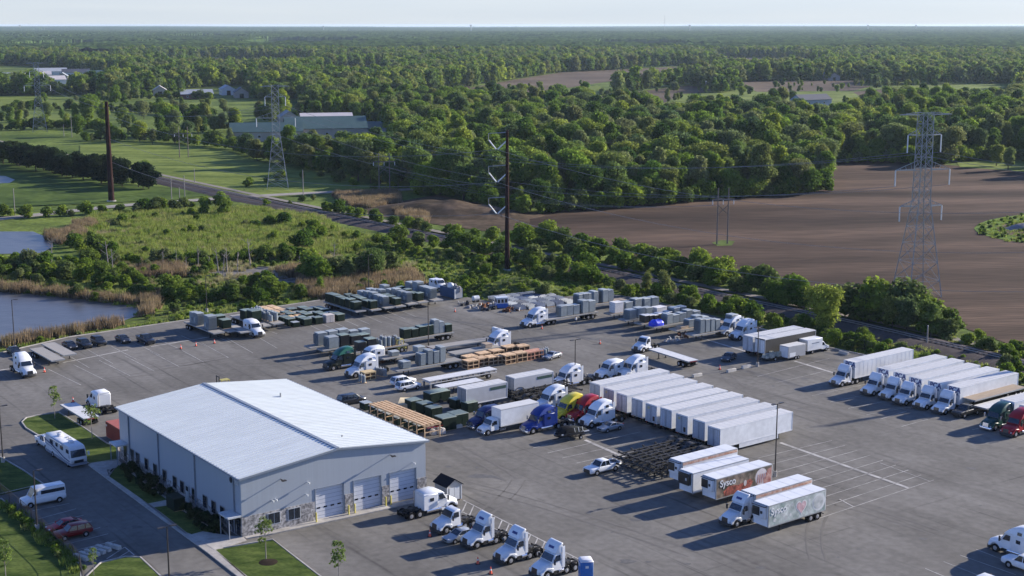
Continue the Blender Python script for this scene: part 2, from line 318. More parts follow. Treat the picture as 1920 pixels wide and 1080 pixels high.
def chassis(L=12.5):
    def build():
        t = root("container_chassis", "trailer"); f = MB()
        for y in (-.45, .45): f.box(-L, -2.6, y - .08, y + .08, 1.0, 1.25).box(-2.7, 0, y - .07, y + .07, 1.12, 1.27)
        for x in (-.1, -2.6, -5, -7.5, -L + .1):
            f.box(x - .1, x + .1, -1.2, 1.2, 1.05, 1.22)
            for y in (-1.15, 1.15): f.box(x - .14, x + .14, y - .1, y + .1, 1.1, 1.36)
        part("main_frame", f, FRAME, t); g = MB()
        for x in (-3.6, -4.6, -6, -8.6, -10): g.box(x - .05, x + .05, -.45, .45, 1.05, 1.2)
        part("cross_members", g, FRAME, t)
        for sg in (1, -1):
            for x in (-L + 1.2, -L + 2.5): wheel(t, x, sg * .95, .52, .6)
            part("landing_leg", MB().box(-3.05, -2.9, sg * .8 - .07, sg * .8 + .07, .06, 1.05).box(-3.15, -2.8, sg * .8 - .15, sg * .8 + .15, 0, .07), FRAME, t)
            part("mudguard", MB().ext2(arc(-L + 1.85, .52, 1.25, 30, 150, 6) + arc(-L + 1.85, .52, 1.2, 150, 30, 6), sg * .95 - .3, sg * .95 + .3), FRAME, t)
        return t
    return ("chassis", L), build
def reefer(L=11.0, sidem=None, gfx=None, white_unit=True, hgt=3.95):
    def build():
        t = root("refrigerated_trailer", "trailer"); z0 = 1.08; W = 1.28
        b = MB().box(-L, 0, -W, W, z0, hgt - .05)
        for y in (-W, W): b.box(-L - .01, .015, y - .03, y + .03, z0 - .08, z0 + .05, 1).box(-L - .01, .015, y - .028, y + .028, hgt - .12, hgt - .03, 1)
        for y in (-W, W): b.box(-.06, .03, y - .05, y + .05, z0, hgt - .03, 1)
        part("body", b, [sidem or TRAILW, GALV], t, False)
        rf = MB().box(-L + .02, -.02, -W + .03, W - .03, hgt - .055, hgt)
        for k in range(1, 5): rf.box(-L * k / 5 - .03, -L * k / 5 + .03, -W + .04, W - .04, hgt, hgt + .015)
        part("roof", rf, mat("reefer_roof", (.62, .63, .63), .5, .06, .8), t, False)
        u = part("cooling_unit", MB().box(.03, .55, -1.0, 1.0, 2.15, hgt - .2), TRAILW if white_unit else BLACK, t, bevel=.08)
        part("unit_grille", MB().box(.56, .62, -.95, .25 if white_unit else .95, 2.5, hgt - .3), BLACK, u)
        part("unit_hood", MB().box(.05, .6, -1.1, 1.1, hgt - .19, hgt - .08), BLACK, u)
        part("unit_badge", MB().box(.57, .63, .42, .72, 2.85, 3.2), BLACK if white_unit else LAMP, u)
        part("front_panel", MB().box(.016, .09, -1.15, 1.15, z0 + .1, 2.1), TRAILW, t)
        for sg in (1, -1):
            part("rear_door", MB().box(-L - .05, -L - .005, min(sg * .02, sg * 1.2), max(sg * .02, sg * 1.2), z0 + .08, hgt - .15), TRAILW, t)
            part("tail_light", MB().box(-L - .05, -L, sg * 1.0 - .1, sg * 1.0 + .1, z0 - .12, z0 - .03), REDL, t)
        under(t, L, z0, False)
        if gfx: gfx(t, L, z0, hgt, W)
        return t
    return ("reefer", L, sidem.name if sidem else "", gfx.__name__ if gfx else "", white_unit), build
def ring(x, hw, z0, zs, zt, tw):
    """one cross section of a car body"""
    return [(x, -hw * .86, z0), (x, -hw, z0 + .18), (x, -hw, zs), (x, -tw, zt), (x, tw, zt), (x, hw, zs), (x, hw, z0 + .18), (x, hw * .86, z0)]
def car(m, kind):
    """sedan | coupe | suv | pickup | van | minivan"""
    def build():
        t = root({"pickup": "pickup_truck", "van": "passenger_van"}.get(kind, "parked_car"), {"pickup": "pickup truck", "van": "van"}.get(kind, "car"))
        S = dict(sedan=(4.8, .92, .98, 1.45, .33), coupe=(4.5, .9, .96, 1.36, .33), suv=(4.7, .95, 1.1, 1.72, .36), pickup=(5.9, 1.0, 1.2, 1.92, .41), van=(5.9, 1.02, 1.35, 2.5, .38), minivan=(5.1, .98, 1.1, 1.78, .35))[kind]
        L, hw, zb, zt, wr = S; z0 = .26 if kind not in ("pickup", "suv", "van") else .38
        hood = zb - (.16 if kind in ("sedan", "coupe") else .1)
        xs = {"van": -1.15, "minivan": -1.2}.get(kind, -1.35 if kind != "pickup" else -1.7)
        if kind in ('pickup', 'suv'): hood = zb - .04
        nd = .10 if kind in ('pickup', 'suv') else .22
        b = MB()
        back = zb - .04
        b.loft([ring(0, hw * (.9 if nd < .2 else .8), z0 + .05, .62 if nd > .2 else .8, hood - nd, hw * .78), ring(-.25, hw * .97, z0, .7 if nd > .2 else .9, hood - nd * .35, hw * .84), ring(-.9, hw, z0, hood - .1, hood, hw * .85), ring(xs, hw, z0, zb - .12, zb, hw * .9),
                ring(-L * .55, hw, z0, zb - .1, zb, hw * .94), ring(-L + .5, hw, z0, zb - .1, back, hw * .92), ring(-L + .08, hw * .94, z0 + .05, zb - .15, back - .08, hw * .85), ring(-L, hw * .86, z0 + .12, .7, back - .22, hw * .8)])
        part("body", b, m, t, bevel=.03)
        wx = (-.95 if kind != "pickup" else -1.15, -L + (1.0 if kind != "pickup" else 1.25))
        ce = {"sedan": -L + .55, "coupe": -L + .35, "suv": -L + .12, "pickup": -3.75, "van": -L + .1, "minivan": -L + .12}[kind]
        rs, re_ = {"sedan": (-2.1, -L + 1.45), "coupe": (-2.1, -L + 1.6), "suv": (-2.0, -L + .45), "pickup": (-2.3, -3.6), "van": (-1.75, -L + .18), "minivan": (-2.0, -L + .4)}[kind]
        tw = hw * .76 if kind != "van" else hw * .86
        def cr(x, w_, z): return [(x, -hw * .93, zb - .03), (x, -w_, z), (x, w_, z), (x, hw * .93, zb - .03)]
        glz = MB().add([(xs, -hw * .9, zb - .03), (xs, hw * .9, zb - .03), (rs, tw, zt - .05), (rs, -tw, zt - .05), (re_, tw, zt - .05), (re_, -tw, zt - .05), (ce, hw * .88, zb - .03), (ce, -hw * .88, zb - .03)],
                       [(0, 1, 2, 3), (3, 2, 4, 5), (5, 4, 6, 7), (1, 6, 4, 2), (0, 3, 5, 7), (0, 7, 6, 1)])
        part("windows", glz, GLASS, t, False)
        rf = MB().loft([[(rs + .05, -tw, zt - .08), (rs + .05, tw, zt - .08), (rs + .05, tw * .9, zt), (rs + .05, -tw * .9, zt)], [(re_ - .05, -tw, zt - .08), (re_ - .05, tw, zt - .08), (re_ - .05, tw * .9, zt - .02), (re_ - .05, -tw * .9, zt - .02)]])
        part("roof", rf, m if kind != "coupe" or m is not SILV else m, t, bevel=.02)
        pl = MB()
        mids = {"sedan": (-2.75,), "coupe": (-2.9,), "suv": (-2.7, -3.7), "pickup": (-2.9,), "van": (-1.9,), "minivan": (-2.5, -3.7)}[kind]
        for sg in (1, -1):
            for (xa, xb) in [((xs), (rs)), (ce, re_)] + [(x, x) for x in mids]:
                pl.cyl((xa, sg * hw * .915, zb - .02), (xb, sg * (tw + .01), zt - .06), .045, n=6)
            if kind == "van":   # solid lower and rear body around the glass
                pl.slab([(-1.2, sg * hw * .945, zb - .02), (-L + .1, sg * hw * .945, zb - .02), (-L + .14, sg * hw * .93, 1.62), (-1.45, sg * hw * .93, 1.62)][::sg], .03)
                pl.slab([(-2.0, sg * (tw + .03), 2.1), (-L + .2, sg * (tw + .03), 2.1), (-L + .2, sg * (tw + .01), zt - .06), (-2.0, sg * (tw + .01), zt - .06)][::sg], .03)
                pl.slab([(-2.0, sg * hw * .93, 1.4), (-2.45, sg * hw * .93, 1.4), (-2.45, sg * (tw + .01), zt - .08), (-2.0, sg * (tw + .01), zt - .08)][::sg], .03)
        part("pillars", pl, m, t)
        if kind == "pickup":
            bd = MB().box(-L + .1, -3.85, -.78, .78, zb - .3, zb + .012); part("bed", bd, BLACK, t)
            bw = MB()
            for sg in (1, -1): bw.box(-L + .05, -3.8, sg * .9 - .09, sg * .9 + .09, zb - .05, zb + .1)
            bw.box(-L + .02, -L + .1, -.9, .9, zb - .05, zb + .1); part("bed_side", bw, m, t)
        for sg in (1, -1):
            for x in wx:
                wheel(t, x, sg * (hw - .1), wr, .22)
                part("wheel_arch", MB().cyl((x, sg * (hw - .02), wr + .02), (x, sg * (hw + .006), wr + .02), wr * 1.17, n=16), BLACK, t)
            part("headlight", MB().box(-.26, -.05, sg * hw * .68 - .16, sg * hw * .68 + .16, .62, .76), LAMP, t, bevel=.02)
            part("tail_light", MB().box(-L - .0, -L + .16, sg * hw * .76 - .12, sg * hw * .76 + .12, .78, .94), REDL, t, bevel=.02)
            part("mirror", MB().box(xs - .25, xs - .1, sg * (hw + .08) - .08, sg * (hw + .08) + .08, zb - .02, zb + .14), m, t, bevel=.02)
        part("grille", MB().box(-.12, .02, -hw * (.7 if kind == 'pickup' else .45), hw * (.7 if kind == 'pickup' else .45), .45, .98 if kind == 'pickup' else .62), BLACK, t)
        part("number_plate", MB().box(-L - .02, -L + .05, -.18, .18, .62, .74), LAMP, t)
        return t
    return ("car", m.name, kind), build
def box_truck():
    def build():
        t = root("box_truck", "truck")
        h = MB().loft([[(-.05, -.8, .55), (-.05, .8, .55), (-.08, .8, 1.0), (-.2, .65, 1.2), (-.2, -.65, 1.2), (-.08, -.8, 1.0)], [(-1.5, -1.02, .6), (-1.5, 1.02, .6), (-1.5, 1.05, 1.3), (-1.5, .9, 1.55), (-1.5, -.9, 1.55), (-1.5, -1.05, 1.3)]])
        part("hood", h, WHITE, t, bevel=.05)
        part("cab", MB().ext([(-1.45, .6), (-1.45, 1.5), (-1.9, 2.3), (-2.2, 2.42), (-3.1, 2.42), (-3.1, .6)], lambda x, z: 1.1 if z < 1.9 else .98), WHITE, t, bevel=.06)
        part("windshield", MB().slab([(-1.47, -.95, 1.58), (-1.47, .95, 1.58), (-1.87, .85, 2.27), (-1.87, -.85, 2.27)], .04), GLASS, t, False)
        for sg in (1, -1):
            part("side_window", MB().slab([(-1.8, sg * 1.09, 1.55), (-2.7, sg * 1.09, 1.55), (-2.7, sg * 1.0, 2.15), (-2.05, sg * 1.0, 2.15)][::sg], .03), GLASS, t, False)
            part("headlight", MB().box(-.2, -.04, sg * .7 - .12, sg * .7 + .12, .68, .86), LAMP, t)
            part("mirror", MB().box(-1.7, -1.55, sg * 1.35 - .1, sg * 1.35 + .1, 1.5, 2.05), BLACK, t)
            wheel(t, -.95, sg * .98, .48, .28); wheel(t, -8.9, sg * .95, .48, .55)
            part("fuel_tank", MB().box(-4.4, -3.3, sg * .9 - .2, sg * .9 + .2, .4, .8), CHROME, t)
            part("rear_door", MB().box(-11.05, -11.0, min(0, sg * 1.15), max(0, sg * 1.15), 1.2, 3.7), TRAILW, t)
        part("grille", MB().box(-.12, .0, -.5, .5, .62, 1.0), CHROME, t); part("bumper", MB().box(-.3, .05, -1.1, 1.1, .3, .58), CHROME, t, bevel=.03)
        b = MB().box(-11.0, -3.3, -1.26, 1.26, 1.05, 3.9)
        for y in (-1.26, 1.26): b.box(-11.0, -3.28, y - .02, y + .02, 3.76, 3.9, 1).box(-11.0, -3.28, y - .02, y + .02, 1.05, 1.2, 1)
        part("cargo_box", b, [TRAILW, ROOFW], t, False); part("box_roof", MB().box(-10.96, -3.34, -1.22, 1.22, 3.9, 3.93), ROOFW, t)
        f = MB()
        for y in (-.42, .42): f.box(-10.8, -.5, y - .05, y + .05, .7, 1.0)
        f.cyl((-.95, -.9, .48), (-.95, .9, .48), .07, n=8).cyl((-8.9, -.9, .48), (-8.9, .9, .48), .07, n=8); part("frame", f, FRAME, t)
        return t
    return ("boxtruck",), build
def motorhome():
    def build():
        t = root("motorhome", "motorhome"); cream = mat("motorhome_white", (.62, .62, .62), .35, .05, 2, coat=.2); L = 10.4
        pr = [(-.1, .75), (0, 1.3), (-.12, 1.6), (-.45, 2.7), (-.75, 3.12), (-1.3, 3.22), (-L + .25, 3.22), (-L, 3.0), (-L, .75)]
        part("body", MB().ext(pr, lambda x, z: 1.25 if z < 3 else 1.15), cream, t, bevel=.08)
        part("windshield", MB().slab([(-.1, -1.1, 1.65), (-.1, 1.1, 1.65), (-.43, 1.05, 2.65), (-.43, -1.05, 2.65)], .05), GLASS, t, False)
        part("lower_body", MB().box(-L + .02, -.3, -1.22, 1.22, .38, .78), mat("motorhome_grey", (.22, .24, .28), .5), t)
        part("bumper", MB().box(-.4, .08, -1.2, 1.2, .38, .74), mat("motorhome_grey", (.22, .24, .28), .5), t, bevel=.04)
        part("grille", MB().box(-.1, .03, -.7, .7, .82, 1.2), BLACK, t)
        nav = mat("stripe_navy", (.02, .04, .12), .4)
        for sg in (1, -1):
            st = MB()
            pts = [(-.4, .95), (-2.5, 1.05), (-5.0, 1.5), (-7.5, 1.9), (-L + .1, 2.15)]
            for k in range(4):
                (xa, za), (xb, zb_) = pts[k], pts[k + 1]
                st.slab([(xa, sg * 1.258, za), (xb, sg * 1.258, zb_), (xb, sg * 1.258, zb_ + .2), (xa, sg * 1.258, za + .16)][::sg], .012)
                st.slab([(xa, sg * 1.258, za - .32), (xb, sg * 1.258, zb_ - .5), (xb, sg * 1.258, zb_ - .38), (xa, sg * 1.258, za - .22)][::sg], .012, 1)
            part("side_stripe", st, [nav, mat("stripe_grey", (.25, .28, .33), .4)], t, False)
            for xa, xb in ((-.7, -1.7), (-3.0, -4.1), (-5.2, -5.9), (-7.2, -8.3)):
                part("side_window", MB().slab([(xa, sg * 1.256, 2.15), (xb, sg * 1.256, 2.15), (xb, sg * 1.256, 2.7), (xa, sg * 1.256, 2.7)][::sg], .015), GLASS, t, False)
            wheel(t, -1.5, sg * 1.08, .48, .28); wheel(t, -7.4, sg * 1.0, .48, .5)
            part("mirror", MB().box(-.1, .1, sg * 1.5 - .1, sg * 1.5 + .1, 1.7, 2.25).cyl((-.1, sg * 1.2, 2.2), (0, sg * 1.5, 2.2), .03, n=6), cream, t)
            part("headlight", MB().box(-.12, .04, sg * .98 - .15, sg * .98 + .15, .85, 1.1), LAMP, t)
        for x, w_, h_ in ((-2.8, .5, .3), (-7.2, .5, .3)): part("air_conditioner", MB().box(x - .5, x + .5, -.35, .35, 3.225, 3.225 + h_, top=.85), cream, t, bevel=.04)
        for x in (-4.6, -5.6, -8.8): part("roof_vent", MB().box(x - .2, x + .2, .3, .7, 3.225, 3.33), mat("vent_grey", (.35, .36, .38), .5), t)
        part("awning", MB().cyl((-3, -1.32, 3.0), (-8, -1.32, 3.0), .08, n=8), CHROME, t)
        return t
    return ("motorhome",), build
# ------------------------------------------------------------------ yard objects (origin: centre of the base)
def green_box(wx=1.7, wy=1.6, h=1.35, m=None, lm=None, name="transformer_box"):
    def build():
        t = root(name, "electrical cabinet")
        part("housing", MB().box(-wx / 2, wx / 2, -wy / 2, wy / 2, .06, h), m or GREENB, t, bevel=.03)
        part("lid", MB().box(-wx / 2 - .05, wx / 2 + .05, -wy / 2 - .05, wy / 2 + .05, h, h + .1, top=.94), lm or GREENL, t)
        d = MB()
        for s_ in (-1, 1): d.box(s_ * wx * .24 - wx * .21, s_ * wx * .24 + wx * .21, -wy / 2 - .03, -wy / 2 + .01, .15, h - .12)
        part("door", d, m or GREENB, t); part("pallet", MB().box(-wx / 2 - .02, wx / 2 + .02, -wy / 2 + .1, wy / 2 - .1, 0, .06), WOOD, t)
        return t
    return ("gbox", wx, wy, h, m.name if m else "", lm.name if lm else "", name), build
def grey_cab(h=2.3, wx=1.9, wy=1.5):
    def build():
        t = root("grey_transformer", "electrical cabinet")
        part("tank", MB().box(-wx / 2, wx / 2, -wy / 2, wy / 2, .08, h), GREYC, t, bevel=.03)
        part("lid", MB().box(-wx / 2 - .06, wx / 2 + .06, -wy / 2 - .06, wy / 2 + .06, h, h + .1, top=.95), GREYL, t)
        for sg in (1, -1):
            f = MB(); k = -wy / 2 + .12
            while k < wy / 2 - .1: f.box(min(sg * (wx / 2 + .005), sg * (wx / 2 + .28)), max(sg * (wx / 2 + .005), sg * (wx / 2 + .28)), k, k + .06, .35, h - .3); k += .18
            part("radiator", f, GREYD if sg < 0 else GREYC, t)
        part("control_box", MB().box(-.35, .35, -wy / 2 - .22, -wy / 2 - .01, .6, 1.5), GREYL, t, bevel=.02)
        return t
    return ("gcab", h, wx, wy), build
def can(h=1.2, r=.34):
    def build():
        t = root("pole_transformer", "transformer")
        part("tank", MB().cyl((0, 0, .1), (0, 0, h), r, r, 14).cyl((0, 0, h), (0, 0, h + .09), r * 1.03, r * .75, 14), GREYC, t, bevel=.02)
        for sg in (1, -1): part("bushing", MB().cyl((sg * .14, 0, h + .08), (sg * .2, 0, h + .36), .06, .045, 8), GLAZ, t)
        part("pallet", MB().box(-.45, .45, -.45, .45, 0, .1), WOOD, t); return t
    return ("can", h, r), build
def crate(wx=2.2, wy=1.5, h=1.5, tone=WOOD):
    def build():
        t = root("wooden_crate", "crate"); f = MB(); a, b = wx / 2, wy / 2
        for x in (-a + .05, 0, a - .05):
            for y in (-b + .05, b - .05): f.box(x - .05, x + .05, y - .05, y + .05, .05, h)
        for z in (.1, h * .5, h - .1):
            for y in (-b, b): f.box(-a, a, y - .02, y + .02, z - .07, z + .07)
            for x in (-a, a): f.box(x - .02, x + .02, -b, b, z - .07, z + .07)
        part("frame", f, tone, t)
        part("lid", MB().box(-a - .03, a + .03, -b - .03, b + .03, h, h + .05), tone, t)
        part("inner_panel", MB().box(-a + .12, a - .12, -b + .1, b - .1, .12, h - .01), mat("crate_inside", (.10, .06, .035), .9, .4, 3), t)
        part("skid", MB().box(-a, a, -b + .1, -b + .2, 0, .05).box(-a, a, b - .2, b - .1, 0, .05), tone, t)
        return t
    return ("crate", wx, wy, h, tone.name), build
def cone():
    def build():
        t = root("traffic_cone", "traffic cone"); part("cone_body", MB().cyl((0, 0, .04), (0, 0, .9), .2, .04, 12), ORANGE, t)
        part("foot", MB().box(-.27, .27, -.27, .27, 0, .05), RUBBER, t); part("band", MB().cyl((0, 0, .45), (0, 0, .62), .128, .096, 12), GLAZ, t); return t
    return ("cone",), build
def lamp_post(h, two=False, base=True):
    def build():
        t = root("lamp_post", "lamp post")
        part("pole", MB().cyl((0, 0, .75 if base else 0), (0, 0, h), .11, .075, 8), POLEB, t)
        if base: part("base", MB().cyl((0, 0, 0), (0, 0, .8), .3, .3, 14), CONC, t)
        for sg in ((1, -1) if two else (1,)):
            part("lamp_head", MB().cyl((0, 0, h - .08), (sg * .5, 0, h), .035, n=6).box(min(sg * .4, sg * 1.15), max(sg * .4, sg * 1.15), -.19, .19, h - .05, h + .06), POLEB, t)
        return t
    return ("lamp", round(h, 1), two, base), build
def barrier(L=2.2):
    def build():
        t = root("concrete_block", "concrete block"); part("block", MB().ext([(-L / 2, 0), (L / 2, 0), (L / 2, .55), (-L / 2, .55)], lambda x, z: .36 if z < .3 else .26), mat("block_concrete", (.42, .40, .36), .9, .15, 2), t, bevel=.04)
        part("lifting_eye", MB().cyl((-.1, 0, .55), (.1, 0, .55), .04, n=6), FRAME, t); return t
    return ("barrier", L), build
# ------------------------------------------------------------------ ground, fields, water, roads
def npx(poly, z): return [G(u, v, z) for u, v in poly]
def sheet(name, poly, z, m, t=0.0):
    P = npx(poly, z); n = len(P); mb = MB()
    if t: mb.add([(p.x, p.y, z - t) for p in P] + P, [tuple(range(n, 2 * n))] + [(i, (i + 1) % n, (i + 1) % n + n, i + n) for i in range(n)])
    else: mb.add(P, [tuple(range(n))])
    me = mb.mesh(name, m, False)
    if me.polygons[0].normal.z < 0 and not t: me.flip_normals()
    return tag(link(name, me), kind="structure")
def smooth_path(P, step=8.0):
    out = [P[0]]
    for i in range(len(P) - 1):
        p0 = P[max(i - 1, 0)]; p1 = P[i]; p2 = P[i + 1]; p3 = P[min(i + 2, len(P) - 1)]
        k = max(1, int((p2 - p1).length / step))
        for j in range(1, k + 1):
            t = j / k; out.append(.5 * ((2 * p1) + (p2 - p0) * t + (2 * p0 - 5 * p1 + 4 * p2 - p3) * t * t + (3 * p1 - p0 - 3 * p2 + p3) * t ** 3))
    return out
def ribbon(name, P, prof, m, kind="structure", closed=False):
    """cross profile [(offset, z)] swept along the ground path P"""
    n = len(P); k = len(prof); vs = []
    for i, p in enumerate(P):
        a = P[(i - 1) % n] if (closed or i) else P[0]; b = P[(i + 1) % n] if (closed or i < n - 1) else P[-1]
        d = (b - a); d.z = 0; d.normalize(); nn = Vector((-d.y, d.x, 0))
        vs += [(p.x + nn.x * o, p.y + nn.y * o, z) for o, z in prof]
    fs = []
    for i in range(n if closed else n - 1):
        j = (i + 1) % n
        for q in range(k - 1): fs.append((i * k + q, i * k + q + 1, j * k + q + 1, j * k + q))
    me = MB().add(vs, fs).mesh(name, m, True)
    return tag(link(name, me), kind=kind)
def asphalt_material():
    m = mat("yard_asphalt", (.134, .126, .112), .88, .10, .05, col2=(.172, .163, .147), scale2=.9)
    n = m.node_tree.nodes; L = m.node_tree.links; b = n["Principled BSDF"]; src = b.inputs["Base Color"].links[0].from_socket
    tc = n.new("ShaderNodeTexCoord"); mp = n.new("ShaderNodeMapping"); mp.inputs["Rotation"].default_value = (0, 0, -HA + .03); L.new(tc.outputs["Object"], mp.inputs[0])
    cur = src
    # paving seams: long wavering dark lines in the paving direction, a few across
    for ax, sp, ph, wd, st in ((1, 7.5, 0.3, .035, .66), (1, 12.1, .1, .045, .74), (1, 3.7, .9, .05, .84), (0, 26, .6, .010, .70)):
        sx = n.new("ShaderNodeSeparateXYZ"); L.new(mp.outputs[0], sx.inputs[0])
        nz = n.new("ShaderNodeTexNoise"); nz.inputs["Scale"].default_value = .07; nz.inputs["Detail"].default_value = 4; L.new(mp.outputs[0], nz.inputs[0])
        a = n.new("ShaderNodeMath"); a.operation = 'MULTIPLY_ADD'; a.inputs[1].default_value = 1.1; L.new(nz.outputs[0], a.inputs[0]); L.new(sx.outputs[ax], a.inputs[2])
        d = n.new("ShaderNodeMath"); d.operation = 'DIVIDE'; d.inputs[1].default_value = sp; L.new(a.outputs[0], d.inputs[0])
        f = n.new("ShaderNodeMath"); f.operation = 'FRACT'; L.new(d.outputs[0], f.inputs[0])
        s = n.new("ShaderNodeMath"); s.operation = 'SUBTRACT'; s.inputs[1].default_value = .5; L.new(f.outputs[0], s.inputs[0])
        q = n.new("ShaderNodeMath"); q.operation = 'ABSOLUTE'; L.new(s.outputs[0], q.inputs[0])
        n2 = n.new("ShaderNodeTexNoise"); n2.inputs["Scale"].default_value = .045 + ph * .01; n2.inputs["Detail"].default_value = 3; L.new(mp.outputs[0], n2.inputs[0])
        wr = n.new("ShaderNodeMapRange"); wr.inputs[1].default_value = .42; wr.inputs[2].default_value = .68; wr.inputs[3].default_value = 0; wr.inputs[4].default_value = 1; L.new(n2.outputs[0], wr.inputs[0])
        r = n.new("ShaderNodeMapRange"); r.inputs[1].default_value = 0; r.inputs[2].default_value = wd; r.inputs[3].default_value = 1; r.inputs[4].default_value = 0; L.new(q.outputs[0], r.inputs[0])
        mu = n.new("ShaderNodeMath"); mu.operation = 'MULTIPLY'; L.new(r.outputs[0], mu.inputs[0]); L.new(wr.outputs[0], mu.inputs[1])
        mx = n.new("ShaderNodeMix"); mx.data_type = 'RGBA'; mx.blend_type = 'MULTIPLY'; L.new(mu.outputs[0], mx.inputs[0]); L.new(cur, mx.inputs[6]); mx.inputs[7].default_value = (st - .12, st - .12, st - .1, 1)
        cur = mx.outputs[2]
    mp2 = n.new("ShaderNodeMapping"); mp2.inputs["Scale"].default_value = (.012, .30, 1); L.new(mp.outputs[0], mp2.inputs[0]); n5 = n.new("ShaderNodeTexNoise"); n5.inputs["Scale"].default_value = 1; n5.inputs["Detail"].default_value = 3; L.new(mp2.outputs[0], n5.inputs[0])
    r5 = n.new("ShaderNodeMapRange"); r5.inputs[1].default_value = .35; r5.inputs[2].default_value = .65; r5.inputs[3].default_value = .90; r5.inputs[4].default_value = 1.08; L.new(n5.outputs[0], r5.inputs[0]); h5 = n.new("ShaderNodeHueSaturation"); L.new(r5.outputs[0], h5.inputs["Value"]); L.new(cur, h5.inputs["Color"]); cur = h5.outputs[0]
    # large worn patches, small oil spots
    for sc, lo, hi, k in ((.09, .5, .8, .90), (.33, .60, .76, .80), (1.1, .70, .76, .60)):
        n3 = n.new("ShaderNodeTexNoise"); n3.inputs["Scale"].default_value = sc; n3.inputs["Detail"].default_value = 6; L.new(mp.outputs[0], n3.inputs[0])
        r = n.new("ShaderNodeMapRange"); r.inputs[1].default_value = lo; r.inputs[2].default_value = hi; L.new(n3.outputs[0], r.inputs[0])
        mx = n.new("ShaderNodeMix"); mx.data_type = 'RGBA'; mx.blend_type = 'MULTIPLY'; L.new(r.outputs[0], mx.inputs[0]); L.new(cur, mx.inputs[6]); mx.inputs[7].default_value = (k, k, k, 1)
        cur = mx.outputs[2]
    L.new(cur, b.inputs["Base Color"]); return m
ASPH = asphalt_material()
GRASS = mat("open_grassland", (.055, .094, .016), .95, .28, .02, col2=(.115, .150, .032), scale2=.5)
LAWN = mat("mown_lawn", (.034, .064, .012), .95, .22, .25, col2=(.080, .105, .026), scale2=2.0, stretch=(1, 2.5, 1, .6))
MEAD = mat("meadow_grass", (.085, .125, .020), .95, .25, .03, col2=(.150, .182, .042), scale2=.35, stretch=(1, 3, 1, .4))
MARSH = mat("marsh_ground", (.060, .098, .016), .95, .28, .05, col2=(.135, .170, .036), scale2=.8)
SOIL = mat("ploughed_soil", (.040, .026, .018), .95, .26, .012, col2=(.092, .061, .042), scale2=.35, stretch=(.25, 2.2, 1, -.35), bump=.3)
def furrows(m):
    n = m.node_tree.nodes; L = m.node_tree.links; b = n["Principled BSDF"]; src = b.inputs["Base Color"].links[0].from_socket; tc = n.new("ShaderNodeTexCoord"); mp = n.new("ShaderNodeMapping"); mp.inputs["Rotation"].default_value = (0, 0, R(78)); L.new(tc.outputs["Object"], mp.inputs[0]); cur = src
    for sc, ds, lo, hi in ((.035, 18, .92, 1.07), (.15, 12, .90, 1.10), (.009, 12, .80, 1.2)):
        wv = n.new("ShaderNodeTexWave"); wv.inputs["Scale"].default_value = sc; wv.inputs["Distortion"].default_value = ds; wv.inputs["Detail"].default_value = 3; wv.inputs["Detail Scale"].default_value = .35; L.new(mp.outputs[0], wv.inputs[0])
        r = n.new("ShaderNodeMapRange"); r.inputs[3].default_value = lo; r.inputs[4].default_value = hi; L.new(wv.outputs[1], r.inputs[0]); hs = n.new("ShaderNodeHueSaturation"); L.new(r.outputs[0], hs.inputs["Value"]); L.new(cur, hs.inputs["Color"]); cur = hs.outputs[0]
    L.new(cur, b.inputs["Base Color"])
furrows(SOIL)
SOIL2 = mat("far_soil", (.085, .062, .044), .95, .15, .01, col2=(.13, .098, .068))
DIRT = mat("bare_dirt", (.055, .042, .024), .95, .25, .08, col2=(.100, .070, .046), scale2=.4)
REEDG = mat("dry_reed_ground", (.14, .105, .065), .95, .15, .1, col2=(.21, .16, .10), scale2=1)
REEDG2 = 0; GRAV = mat("gravel_road", (.27, .25, .22), .95, .1, .3)
WATER = mat("pond_water", (.075, .076, .076), .32, .1, .25, spec=.3, bump=.35)
BALL = mat("rail_ballast", (.075, .062, .058), .95, .2, .8)
BED = mat("mulch_bed", (.03, .022, .016), .95, .2, 1.5)
PAINTL = mat("road_paint", (.37, .355, .33), .8, .22, .8, scale2=.2)
g = MB(); S_ = 40000
g.add([(-S_, -200, -.45), (S_, -200, -.45), (S_, 45000, -.45), (-S_, 45000, -.45)], [(0, 1, 2, 3)])
tag(link("ground", g.mesh("ground", GRASS, False)), kind="structure")
BIGFIELD = [(900, 392), (985, 400), (1180, 384), (1500, 361), (1562, 353), (1548, 300), (1700, 303), (1800, 311), (1930, 323), (2100, 335), (2100, 750), (1920, 655), (1760, 598), (1640, 572), (1480, 540), (1300, 500), (1180, 478), (1010, 448), (930, 425)]
sheet("ploughed_field", BIGFIELD, -.36, SOIL)
OPEN = [BIGFIELD]
F2 = [(870, 176), (885, 164), (960, 150), (1050, 136), (1330, 122), (1348, 128), (1180, 147), (1080, 162), (1010, 174), (940, 178)]
F3 = [(745, 176), (880, 160), (885, 176), (760, 184)]; F4 = [(1100, 184), (1290, 160), (1340, 166), (1260, 192), (1110, 194)]
F5 = [(1325, 106), (1480, 110), (1560, 119), (1380, 121)]; F6 = [(1370, 153), (1620, 150), (1640, 160), (1600, 170), (1420, 172)]
F8 = [(1580, 174), (1700, 164), (1815, 160), (1800, 172), (1640, 184)]; F7 = [(285, 117), (400, 109), (560, 111), (610, 124), (400, 129)]; F9 = [(135, 100), (213, 98), (213, 112), (150, 112)]
for f_ in (F2, F3, F4, F5, F6, F8, F7, F9): sheet("distant_field", f_, -.33, SOIL2); OPEN.append(f_)
L1 = [(1215, 208), (1280, 176), (1400, 172), (1600, 173), (1620, 186), (1620, 210), (1520, 208), (1450, 192), (1330, 196)]
